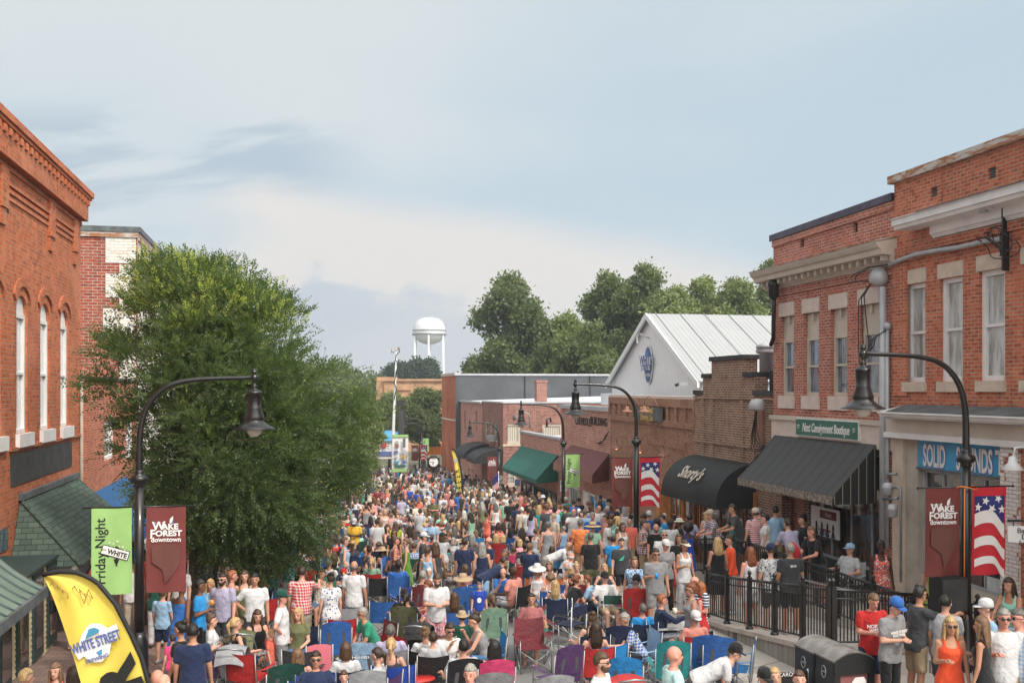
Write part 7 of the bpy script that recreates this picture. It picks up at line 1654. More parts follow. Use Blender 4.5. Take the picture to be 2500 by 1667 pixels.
def make_body(pose,sex):
 R=rig(pose,sex);fem=sex=='f';k=0.88 if fem else 1.0;mb=MB();loft(mb,torso_rings(R,sex,0,0.84,1.48))
 hc,Rh=R['head'],R['Rh'];H=lambda x,y,z:hc+Rh@Vector((x,y,z))
 capsule(mb,R['neck']-Vector((0,0,0.04)),H(0,-0.01,-0.07),0.052*k,0.05*k)
 ellipsoid(mb,H(0,-0.008,0.022),0.076,0.093,0.098,M=Rh);ellipsoid(mb,H(0,0.018,-0.04),0.058,0.07,0.078,M=Rh);ellipsoid(mb,H(0,0.055,-0.085),0.03,0.028,0.024,M=Rh)
 capsule(mb,H(0,0.083,0.01),H(0,0.103,-0.024),0.009,0.015)
 for s in(-1,1):ellipsoid(mb,H(s*0.078,-0.005,-0.008),0.012,0.018,0.031,M=Rh);capsule(mb,H(s*0.012,0.078,0.036),H(s*0.05,0.066,0.036),0.010,0.009)
 for(a,e,w_)in R['arms']:
  capsule(mb,a,e,0.052*k,0.041*k);capsule(mb,e,w_,0.041*k,0.027*k);d=(w_-e).normalized();capsule(mb,w_,w_+d*0.05,0.027,0.032);capsule(mb,w_+d*0.03,w_+d*0.075,0.031,0.026)
 for(h,kn,an)in R['legs']:
  capsule(mb,h,kn,0.088,0.058*k);capsule(mb,kn,kn.lerp(an,0.3)-Vector((0,0.012,0)),0.056*k,0.056*k);capsule(mb,kn.lerp(an,0.3)-Vector((0,0.012,0)),an,0.055*k,0.036);capsule(mb,an-Vector((0,0.03,0.03)),an+Vector((0,0.15,-0.05)),0.038,0.03)
 me=remeshed(mb,'person',0.0145,[M_['skin'],M_['eye'],M_['lips']],2)
 fg=MB()
 for si,(a,e,w_)in zip((-1,1),R['arms']):
  d=(w_-e).normalized();s=d.cross(Vector((0,0,1)));s=s.normalized()if s.length>0.3 else Vector((0,1,0));n=d.cross(s)
  if n.z>0:n=-n
  for q,(o_,l_)in enumerate(((-0.024,0.052),(-0.008,0.062),(0.009,0.058),(0.025,0.045))):
   b0=w_+d*0.085+s*o_;b1=b0+(d+n*(0.35+0.1*q)).normalized()*l_*0.55;b2=b1+(d*0.5+n).normalized()*l_*0.5
   fg.tube([b0,b1,b2],[0.0095,0.009,0.007],6)
  th=w_+d*0.04-s*0.03*(1 if s.x*si<0 else-1);fg.tube([th,th+(d*0.6+n*0.3-s*0.6*(1 if s.x*si<0 else-1)).normalized()*0.035,th+(d+n*0.5).normalized()*0.06],[0.012,0.0105,0.008],6)
 append_mesh(me,fg,0)
 ey=MB()
 for s in(-1,1):ellipsoid(ey,H(s*0.031,0.079,0.010),0.0115,0.007,0.0055,8,5,Rh);ellipsoid(ey,H(s*0.033,0.079,0.036),0.016,0.005,0.0026,8,4,Rh)
 append_mesh(me,ey,1);lp=MB();ellipsoid(lp,H(0,0.084,-0.052),0.024,0.008,0.0065,8,5,Rh);append_mesh(me,lp,2)
 return me,R
def make_garment(pose,sex,kind):
 R=rig(pose,sex);fem=sex=='f';k=0.9 if fem else 1.0;mb=MB();sit=POSES[pose].get('sit');T=R['T']
 def legs(to,ra,rb,flare=1.0):
  for(h,kn,an)in R['legs']:
   if to<=1:capsule(mb,h,h.lerp(kn,to),ra,rb,12)
   else:capsule(mb,h,kn,ra,rb,12);capsule(mb,kn,kn.lerp(an,to-1),rb,rb*0.9*flare,12)
 if kind in('tee','shirt','polo'):
  loft(mb,torso_rings(R,sex,0.016 if kind=='tee' or kind=='polo' else 0.022,0.86 if sit else 0.82,1.462,0.06))
  for(a,e,w_)in R['arms']:capsule(mb,a,a.lerp(e,0.60 if not fem else 0.45),0.069 if not fem else 0.062,0.065*k,12)
 elif kind=='longsleeve':
  loft(mb,torso_rings(R,sex,0.022,0.86,1.465,0.03))
  for(a,e,w_)in R['arms']:capsule(mb,a,e,0.066*k,0.056*k,12);capsule(mb,e,w_,0.056*k,0.042,12)
 elif kind=='tank':
  loft(mb,torso_rings(R,sex,0.014,0.86 if sit else 0.82,1.36,0.05))
  for s in(-1,1):capsule(mb,T(s*0.085,0.075,1.34),T(s*0.085,0.0,1.465),0.028,0.022);capsule(mb,T(s*0.085,0.0,1.465),T(s*0.085,-0.07,1.34),0.022,0.028)
 elif kind=='shorts':loft(mb,torso_rings(R,sex,0.018,0.84,1.02));legs(0.78 if not fem else 0.5,0.108,0.092)
 elif kind=='pants':loft(mb,torso_rings(R,sex,0.014,0.84,1.03));legs(1.9,0.10,0.072)
 elif kind=='skirt':
  if sit:loft(mb,torso_rings(R,sex,0.018,0.84,1.02));legs(1.0,0.115,0.10)
  else:loft(mb,[(Vector((0,0,0.48)),0.25,0.21,None),(Vector((0,0,0.75)),0.215,0.17,None),(T(0,0,0.93),0.185,0.13,None),(T(0,0,1.05),0.15,0.115,None)])
 elif kind=='dress':
  loft(mb,torso_rings(R,sex,0.014,0.86,1.36,0.02))
  for s in(-1,1):capsule(mb,T(s*0.08,0.075,1.34),T(s*0.08,0,1.46),0.02,0.014);capsule(mb,T(s*0.08,0,1.46),T(s*0.08,-0.07,1.33),0.014,0.02)
  if sit:legs(1.0,0.115,0.10);loft(mb,torso_rings(R,sex,0.02,0.84,1.0))
  else:loft(mb,[(Vector((0,0,0.42)),0.27,0.23,None),(Vector((0,0,0.7)),0.22,0.18,None),(T(0,0,0.93),0.185,0.13,None),(T(0,0,1.08),0.14,0.108,None)])
 return remeshed(mb,kind,0.016,[M_['cloth_plain']],3,0.0032)
HAIRC={'black':(0.012,0.010,0.009),'dark brown':(0.035,0.02,0.013),'brown':(0.085,0.045,0.024),'light brown':(0.17,0.10,0.055),'auburn':(0.17,0.05,0.02),'red':(0.30,0.10,0.035),'blond':(0.46,0.32,0.16),'grey':(0.30,0.29,0.28),'white':(0.60,0.58,0.55),'dark grey':(0.12,0.115,0.11)}
def make_hair(kind):
 mb=MB();seg,rings=22,14;rs=np.random.RandomState(len(kind)*7)
 def dome(rx,ry,rz,cz,cy,face,low,back):
  i0=len(mb.v)
  prof=[(max(0.02,sin(pi*k/rings)),-cos(pi*k/rings))for k in range(rings+1)];mb.lathe(prof,(0,0,0),seg)
  for i in range(i0,len(mb.v)):
   x,y,z=mb.v[i];f=1.0
   if y>0.1 and z<face:f=0.72
   if z<low+(0.35 if y>-0.2 else 0):f=min(f,0.75)
   if z<back:f=min(f,0.7)
   f*=1+0.035*sin(x*9+z*7)+0.02*rs.randn()
   mb.v[i]=(x*rx*f,y*ry*f+cy,z*rz*f+cz)
 if kind in('short','pony','bun','bobcut','long','curly'):
  dome(0.088,0.108,0.116,0.022,-0.010,0.42,-0.55,-0.85)
 if kind=='curly':
  for k in range(60):v=unit(rs.randn(3));
 if kind=='afro':
  ellipsoid(mb,(0,-0.03,0.05),0.155,0.15,0.15);
 if kind=='balding':
  for s in(-1,1):ellipsoid(mb,(s*0.066,-0.03,-0.01),0.026,0.06,0.045)
  ellipsoid(mb,(0,-0.075,-0.01),0.06,0.032,0.05)
 if kind=='long':
  loft(mb,[(Vector((0,-0.075,-0.30)),0.085,0.030,None),(Vector((0,-0.085,-0.18)),0.105,0.045,None),(Vector((0,-0.06,-0.06)),0.10,0.062,None),(Vector((0,-0.035,0.05)),0.088,0.075,None)])
  for s in(-1,1):capsule(mb,(s*0.078,0.01,0.02),(s*0.088,0.02,-0.17),0.024,0.020)
 if kind=='bobcut':
  loft(mb,[(Vector((0,-0.03,-0.13)),0.098,0.085,None),(Vector((0,-0.035,-0.02)),0.10,0.085,None),(Vector((0,-0.03,0.06)),0.09,0.085,None)])
 if kind=='pony':capsule(mb,(0,-0.10,0.05),(0,-0.145,0.0),0.03,0.034);capsule(mb,(0,-0.145,0.0),(0,-0.125,-0.18),0.034,0.014)
 if kind=='bun':ellipsoid(mb,(0,-0.07,0.125),0.05,0.05,0.045)
 if kind=='curly':
  for k in range(34):v=unit(rs.randn(3));v[2]=abs(v[2])*0.9-0.25;ellipsoid(mb,(v[0]*0.09,v[1]*0.10-0.025,v[2]*0.12+0.02),0.04,0.04,0.04,6,4)if v[1]<0.35 or v[2]>0.4 else None
 if kind=='beard':
  loft(mb,[(Vector((0,0.045,-0.115)),0.030,0.030,None),(Vector((0,0.035,-0.085)),0.056,0.058,None),(Vector((0,0.028,-0.045)),0.066,0.066,None),(Vector((0,0.0,0.0)),0.079,0.03,None)])
 return remeshed(mb,'beard' if kind=='beard' else 'hair',0.011,[M_['hair']],1)
def make_hat(kind):
 mb=MB()
 if kind in('cap','capback'):
  mb.lathe([(0.094,0.0),(0.094,0.045),(0.085,0.085),(0.06,0.115),(0.02,0.128),(0.0,0.128)],(0,-0.008,0.025),18,sy=1.16)
  s=1 if kind=='cap' else-1;n=9;top=[(-0.075*cos(pi*k/(n-1)),s*(0.085+0.095*sin(pi*k/(n-1))),0.032-0.012*sin(pi*k/(n-1)))for k in range(n)]
  mb.prism(top,(0,0,0.008))
 elif kind in('sunhat','fedora'):
  w_=0.23 if kind=='sunhat' else 0.15
  mb.lathe([(w_,-0.005 if kind=='sunhat' else 0.02),(w_,0.003 if kind=='sunhat' else 0.028),(0.15,0.022),(0.098,0.03),(0.09,0.085),(0.075,0.125),(0.0,0.12)],(0,-0.008,0.025),20,sy=1.12)
 elif kind=='visor':
  mb.lathe([(0.096,0.0),(0.098,0.03),(0.094,0.03),(0.092,0.0)],(0,-0.008,0.03),18,sy=1.16);n=9;mb.prism([(-0.085*cos(pi*k/(n-1)),0.08+0.11*sin(pi*k/(n-1)),0.032-0.02*sin(pi*k/(n-1)))for k in range(n)],(0,0,0.007))
 me=mb.mesh('hat',M_['cloth_plain']);me.polygons.foreach_set('use_smooth',np.ones(len(me.polygons),dtype=bool));return me
def make_glasses():
 mb=MB()
 for s in(-1,1):
  ellipsoid(mb,(s*0.034,0.093,0.012),0.027,0.006,0.021,10,6)
  mb.tube([(s*0.06,0.088,0.018),(s*0.082,0.05,0.018),(s*0.084,-0.02,0.012)],0.004,4)
 mb.tube([(-0.012,0.096,0.016),(0.012,0.096,0.016)],0.004,4);return mb.mesh('sunglasses',M_['lens'])
def shoe_mesh():
 mb=MB();capsule(mb,(0,-0.05,0.045),(0,0.12,0.035),0.045,0.035,10);
 for i,v in enumerate(mb.v):mb.v[i]=(v[0],v[1],max(0.0,v[2]))
 me=mb.mesh('shoe',M_['cloth_plain']);return me
def get(key,fn):
 if key not in CACHE:CACHE[key]=fn()
 return CACHE[key]
COL={'white':(0.62,0.62,0.63),'black':(0.014,0.014,0.016),'charcoal':(0.05,0.053,0.06),'grey':(0.25,0.25,0.26),'light grey':(0.45,0.46,0.48),'navy':(0.016,0.026,0.07),'blue':(0.03,0.13,0.42),'royal blue':(0.02,0.06,0.36),'bright blue':(0.02,0.25,0.60),'light blue':(0.30,0.47,0.66),'teal':(0.02,0.27,0.27),'turquoise':(0.10,0.46,0.46),'green':(0.03,0.28,0.17),'grass green':(0.10,0.26,0.03),'dark green':(0.012,0.07,0.05),'olive':(0.14,0.15,0.07),'red':(0.50,0.025,0.025),'coral':(0.75,0.16,0.11),'orange':(0.75,0.22,0.07),'orange red':(0.80,0.09,0.03),'pink':(0.72,0.32,0.35),'hot pink':(0.70,0.06,0.18),'salmon':(0.62,0.24,0.19),'maroon':(0.17,0.02,0.03),'yellow':(0.72,0.42,0.05),'pale yellow':(0.70,0.62,0.33),'purple':(0.10,0.04,0.14),'lavender':(0.38,0.36,0.50),'mint':(0.30,0.62,0.52),'beige':(0.50,0.42,0.33),'khaki':(0.36,0.27,0.17),'brown':(0.14,0.07,0.035),'denim':(0.07,0.13,0.24),'pale denim':(0.28,0.38,0.50),'tan':(0.42,0.30,0.18),'cream':(0.66,0.60,0.50),'dusty rose':(0.34,0.12,0.12),'sage':(0.22,0.38,0.28)}
SKIN={'fair':(0.60,0.34,0.25),'tan skin':(0.46,0.24,0.155),'pink skin':(0.60,0.29,0.22),'brown skin':(0.17,0.08,0.045),'dark skin':(0.065,0.032,0.022)}
def setcol(o,c,mat=None):
 o.color=(*c,1)
 if mat is not None:o.material_slots[0].link='OBJECT';o.material_slots[0].material=M_[mat]
def person(pos,pose,sex,face,top,bottom,hair,label,skin='fair',acc=(),scale=1.0,group='people in the street crowd',hide_legs=False,rnd=0):
 """top/bottom: (garment, colour, pattern) ; hair: (style, colour)"""
 me,R=get(('body',pose,sex),lambda:make_body(pose,sex))
 b=bpy.data.objects.new('person',me);C.objects.link(b);b.location=pos;b.rotation_euler=(0,0,-rad(face));b.scale=(scale*(1+0.05*sin(rnd*3.3)),scale*(1+0.08*sin(rnd*1.7)),scale)
 setcol(b,SKIN[skin]);tag(b,label,'person',group)
 def child(name,mesh,col,mat=None,loc=None,rot=None):
  o=bpy.data.objects.new(name,mesh);C.objects.link(o);o.parent=b;setcol(o,col,mat)
  if loc is not None:o.location=loc
  if rot is not None:o.rotation_euler=rot
  return o
 names={'tee':'t_shirt','shirt':'shirt','polo':'polo_shirt','longsleeve':'long_sleeve_top','tank':'tank_top','shorts':'shorts','pants':'trousers','skirt':'skirt','dress':'dress'}
 for it in(top,bottom):
  if it is None:continue
  gk,col,pat=(it+(None,))[:3];c_=COL[col]if isinstance(col,str)else col
  child(names[gk],get((gk,pose,sex),lambda:make_garment(pose,sex,gk)),c_,'cloth_'+pat if pat else None)
 hc=R['head'];hr=R['Rh'].to_euler()
 if hair and hair[0]!='bald':child('hair',get(('hair',hair[0]),lambda:make_hair(hair[0])),HAIRC[hair[1]],None,hc,hr)
 for a in acc:
  if a=='sunglasses':child('sunglasses',get('glasses',make_glasses),(0.02,0.02,0.02),None,hc,hr)
  elif a.startswith('beard'):child('beard',get(('hair','beard'),lambda:make_hair('beard')),HAIRC[a[6:]or 'brown'],None,hc,hr)
  elif a.startswith('bag'):
   mb=MB
   child('handbag',get('bag',make_bag),COL[a[4:]or 'brown'],None,(0.22,0.0,0.55 if POSES[pose].get('sit')else 0.82))
  else:
   k,col=a.split(':');child('hat',get(('hat',k),lambda:make_hat(k)),COL[col],None,hc,hr)
 if not POSES[pose].get('sit')and not hide_legs:
  for(h,kn,an)in R['legs']:child('shoe',get('shoe',shoe_mesh),COL['white' if rnd%3==0 else 'black' if rnd%3==1 else 'grey'],None,(an.x,an.y,max(0,an.z-0.08)))
 return b
def make_bag():
 mb=MB();mb.lathe([(0.10,0),(0.13,0.04),(0.12,0.18),(0.07,0.2)],(0,0,0),10,sx=0.4);mb.tube([(0,-0.10,0.18),(-0.03,-0.04,0.40),(-0.05,0.02,0.42),(0,0.10,0.18)],0.008,5);return mb.mesh('handbag',M_['cloth_plain'])
def drink(pos,face,pose,sex,label,col='bright blue',scale=1.0):
 """a plastic cup held in the hand: a thing of its own"""
 R=rig(pose,sex);a,e,w_=R['arms'][1];d=(w_-e).normalized();p=(w_+d*0.10+Vector((-0.02,0.02,0.0)))*scale;p.z-=0.01
 p=Matrix.Rotation(-rad(face),3,'Z')@p+Vector(pos)
 o=bpy.data.objects.new('drink_cup',get('cup',cup_mesh));C.objects.link(o);o.location=p;o.color=(*COL[col],1);return tag(o,label,'cup','plastic cups of drink in the crowd')
def cup_mesh():
 mb=MB();mb.lathe([(0.0,-0.05),(0.031,-0.05),(0.042,0.065),(0.039,0.065),(0.036,0.05),(0.0,0.05)],(0,0,0),12);return mb.mesh('drink_cup',M_['painted'])
COL['lime']=(0.36,0.42,0.04);COL['pale pink']=(0.68,0.50,0.46);COL['pale turquoise']=(0.45,0.66,0.66);COL['silver']=(0.35,0.36,0.38);COL['amber']=(0.6,0.28,0.06)
# ------------------------------------------------------------------ folding camp chairs
plain('mesh_grey',(0.08,0.08,0.09),0.8)
def chair_meshes(kind):
 m={}
 if kind=='camp':
  w_,d_=0.27,0.24;mb=MB();n=6
  mb.grid([[(-w_+2*w_*i/n,-d_+2*d_*j/n,0.43+0.0*j-0.045*sin(pi*i/n)*sin(pi*j/n)+0.02*j/n)for j in range(n+1)]for i in range(n+1)]);m['seat']=mb.mesh('seat',M_['chair_fabric'])
  mb=MB();mb.grid([[(-w_-0.02+(2*w_+0.04)*i/8,-d_-0.03-0.075*(j/6)-0.035*sin(pi*i/8),0.42+0.50*j/6-(0.03*sin(pi*i/8)if j==6 else 0))for j in range(7)]for i in range(9)]);m['backrest']=mb.mesh('backrest',M_['chair_fabric'])
  mb=MB()
  for s in(-1,1):
   mb.tube([(s*0.29,-0.27,0.02),(s*0.29,-0.36,0.93)],0.011,6);mb.tube([(s*0.30,0.27,0.02),(s*0.30,0.25,0.64)],0.011,6)
   mb.tube([(s*0.29,-0.26,0.03),(s*0.30,0.25,0.44)],0.009,5);mb.tube([(s*0.30,0.27,0.03),(s*0.29,-0.28,0.44)],0.009,5)
  for y in(-0.27,0.27):mb.tube([(-0.29,y,0.03),(0.29,y*0.97,0.43)],0.009,5);mb.tube([(0.29,y,0.03),(-0.29,y*0.97,0.43)],0.009,5)
  m['frame']=mb.mesh('frame',M_['gray_metal'])
  mb=MB();mb.grid([[(-0.035+0.07*i/2,-0.33+0.60*j/6,0.635-0.035*sin(pi*j/6))for j in range(7)]for i in range(3)]);m['armrest']=mb.mesh('armrest',M_['chair_fabric'])
 elif kind=='high':
  m=dict(chair_meshes_cached('camp'));mb=MB();mb.grid([[(-0.27+0.54*i/8,-0.27-0.13*(j/7)-0.035*sin(pi*i/8),0.42+0.66*j/7-0.06*(abs(i-4)/4)**2*(j==7))for j in range(8)]for i in range(9)]);m['backrest']=mb.mesh('backrest',M_['chair_fabric'])
  mb=MB();mb.grid([[((-0.5+i/4)*(0.34-0.06*abs(j/4-0.5)),-0.330-0.062*(j/4)+0.010*abs(i-2)/2,0.56+0.30*j/4)for j in range(5)]for i in range(5)]);m['mesh_panel']=mb.mesh('mesh_panel',M_['mesh_grey'])
 elif kind=='director':
  mb=MB();mb.box(-0.26,0.26,-0.2,0.22,0.44,0.465);m['seat']=mb.mesh('seat',M_['chair_fabric']);mb=MB();mb.grid([[(-0.29+0.58*i/6,-0.25-0.02*sin(pi*i/6),0.66+0.2*j/2)for j in range(3)]for i in range(7)]);m['backrest']=mb.mesh('backrest',M_['chair_fabric'])
  mb=MB()
  for s in(-1,1):mb.tube([(s*0.28,-0.2,0.0),(s*0.29,-0.24,0.88)],0.013,6);mb.tube([(s*0.28,0.24,0.02),(s*0.28,0.24,0.6),(s*0.28,0.18,0.66),(s*0.28,-0.24,0.66)],0.013,6);mb.tube([(s*0.28,0.24,0.02),(s*0.28,-0.22,0.02)],0.012,6);mb.tube([(s*0.27,-0.2,0.03),(-s*0.27,0.2,0.44)],0.012,6)
  m['frame']=mb.mesh('frame',M_['white_metal']);mb=MB();mb.box(-0.025,0.025,-0.2,0.2,0.67,0.69);m['armrest']=mb.mesh('armrest',M_['dark'])
 return m
def chair_meshes_cached(k):return get(('chair',k),lambda:chair_meshes(k))
NCH=[0]
def far_chair_mesh():
 mb=MB();mb.grid([[(-0.27+0.54*i/4,-0.24+0.48*j/3,0.43)for j in range(4)]for i in range(5)]);mb.grid([[(-0.29+0.58*i/5,-0.26-0.12*j/3-0.03*sin(pi*i/5),0.42+0.52*j/3)for j in range(4)]for i in range(6)])
 mb.cur=1
 for s in(-1,1):mb.tube([(s*0.29,-0.27,0.02),(s*0.29,-0.38,0.93)],0.014,4);mb.tube([(s*0.30,0.27,0.02),(s*0.30,0.25,0.64),(s*0.3,-0.3,0.66)],0.016,4);mb.tube([(s*0.29,-0.26,0.03),(-s*0.30,0.25,0.44)],0.012,4)
 return mb.mesh('camp_chair',[M_['chair_fabric'],M_['gray_metal']])
def far_chair(pos,face,col,label):
 o=bpy.data.objects.new('camp_chair',get('farchair',far_chair_mesh));C.objects.link(o);o.location=pos;o.rotation_euler=(0,0,-rad(face));o.color=(*COL[col],1);NCH[0]+=1;return tag(o,label,'chair','folding camp chairs in the street')
def chair(pos,face,kind,col,label,logo=None,scale=1.0,group='folding camp chairs in the street'):
 m=chair_meshes_cached(kind);name={'camp':'camp_chair','high':'camp_chair','director':'director_chair'}[kind]
 e=empty(name,pos,label,'chair',group,-rad(face));e.scale=(scale,)*3;c_=COL[col]
 for k,me in m.items():
  for s in((-1,1)if k=='armrest' else(0,)):
   o=bpy.data.objects.new(k,me);C.objects.link(o);o.parent=e;o.color=(*c_,1)
   if s:o.location=(s*0.30,0,0)
 if logo:
  o=bpy.data.objects.new('logo_print',get(('logo',logo),lambda:logo_mesh(logo)));C.objects.link(o);o.parent=e;o.location=(0,-0.388 if kind!='director' else-0.28,0.80)
 NCH[0]+=1;return e
def logo_mesh(txt):
 cu=bpy.data.curves.new('l','FONT');cu.body=txt;cu.size=0.085;cu.align_x='CENTER';cu.extrude=0.001;o=bpy.data.objects.new('l',cu);C.objects.link(o)
 me=bpy.data.meshes.new_from_object(o.evaluated_get(bpy.context.evaluated_depsgraph_get()));bpy.data.objects.remove(o)
 me.transform(Matrix.Rotation(rad(90),4,'X')if 0 else Matrix(((1,0,0,0),(0,0,-1,0),(0,1,0,0),(0,0,0,1))));me.materials.clear();me.materials.append(M_['cloth_white']);return me
 # ------------------------------------------------------------------ who stands and sits where
def surf(x,y):
 if 11.15<=x<=13.3 and y<31:return zt_(y)
 if 8.75<=x<11.15 and 14.9<y<20.6:return zr_(y)
 if x>7.5:return g(y)+swx(x)
 if x<-1.7:return g(y)+0.13
 return g(y)
OCC=[]
NP=[0]
def sitdesc(sex,face):return ''
def put(px,py,pose,sex,face,top,bottom,hair,skin,acc,scale,label,zone='',ch=None,cupc=None):
 R=rig(pose,sex);h=(R['head'].z+0.125)*scale
 zo={'T':0.68,'R':0.45,'S':0.13,'':0.0}[zone];p=stand(px,py,h,zo)
 if p is None:return None
 if zone=='':p=stand(px,py,h,surf(p[0],p[1])-g(p[1]))
 x,y,z=p
 if zone in('T','R'): # slide along the sight line onto the terrace or the ramp
  lo,hi=(11.42,12.6)if zone=='T' else(9.05,10.4);r=ray(px);hi=11.5 if pose=='railing' else hi;t_=max(lo,min(hi,x))if lo<=x<=hi else(lo+(0.35 if pose!='railing' else 0)*(NP[0]%3)if x<lo else hi)
  x,y=t_,t_/r[0]*r[1];z=(zt_ if zone=='T' else zr_)(y)
 else:z=surf(x,y)
 NP[0]+=1
 group='people in the street crowd' if zone!='T' else 'people on the terrace'
 b=person((x,y,z),pose,sex,face,top,bottom,hair,label,skin,acc,scale,group,rnd=NP[0],hide_legs=y>34)
 OCC.append((x,y));short=label
 if ch:
  k,c_=ch.split(':');w_=('director' if k=='director' else 'high backed camp' if k=='high' else 'folding camp')
  lab=f'{c_} {w_} chair under {label}';lab=' '.join(lab.split()[:16])
  chair((x,y,z),face,k,c_,lab,scale=scale)
 if cupc:drink((x,y,z),face,pose,sex,' '.join(('cup held by the '+label).split()[:16]),cupc,scale)
 return b
def G_(s):
 if s=='-':return None
 t_=s.split('/');return(t_[0],t_[1].replace('_',' '))+((t_[2],)if len(t_)>2 else())
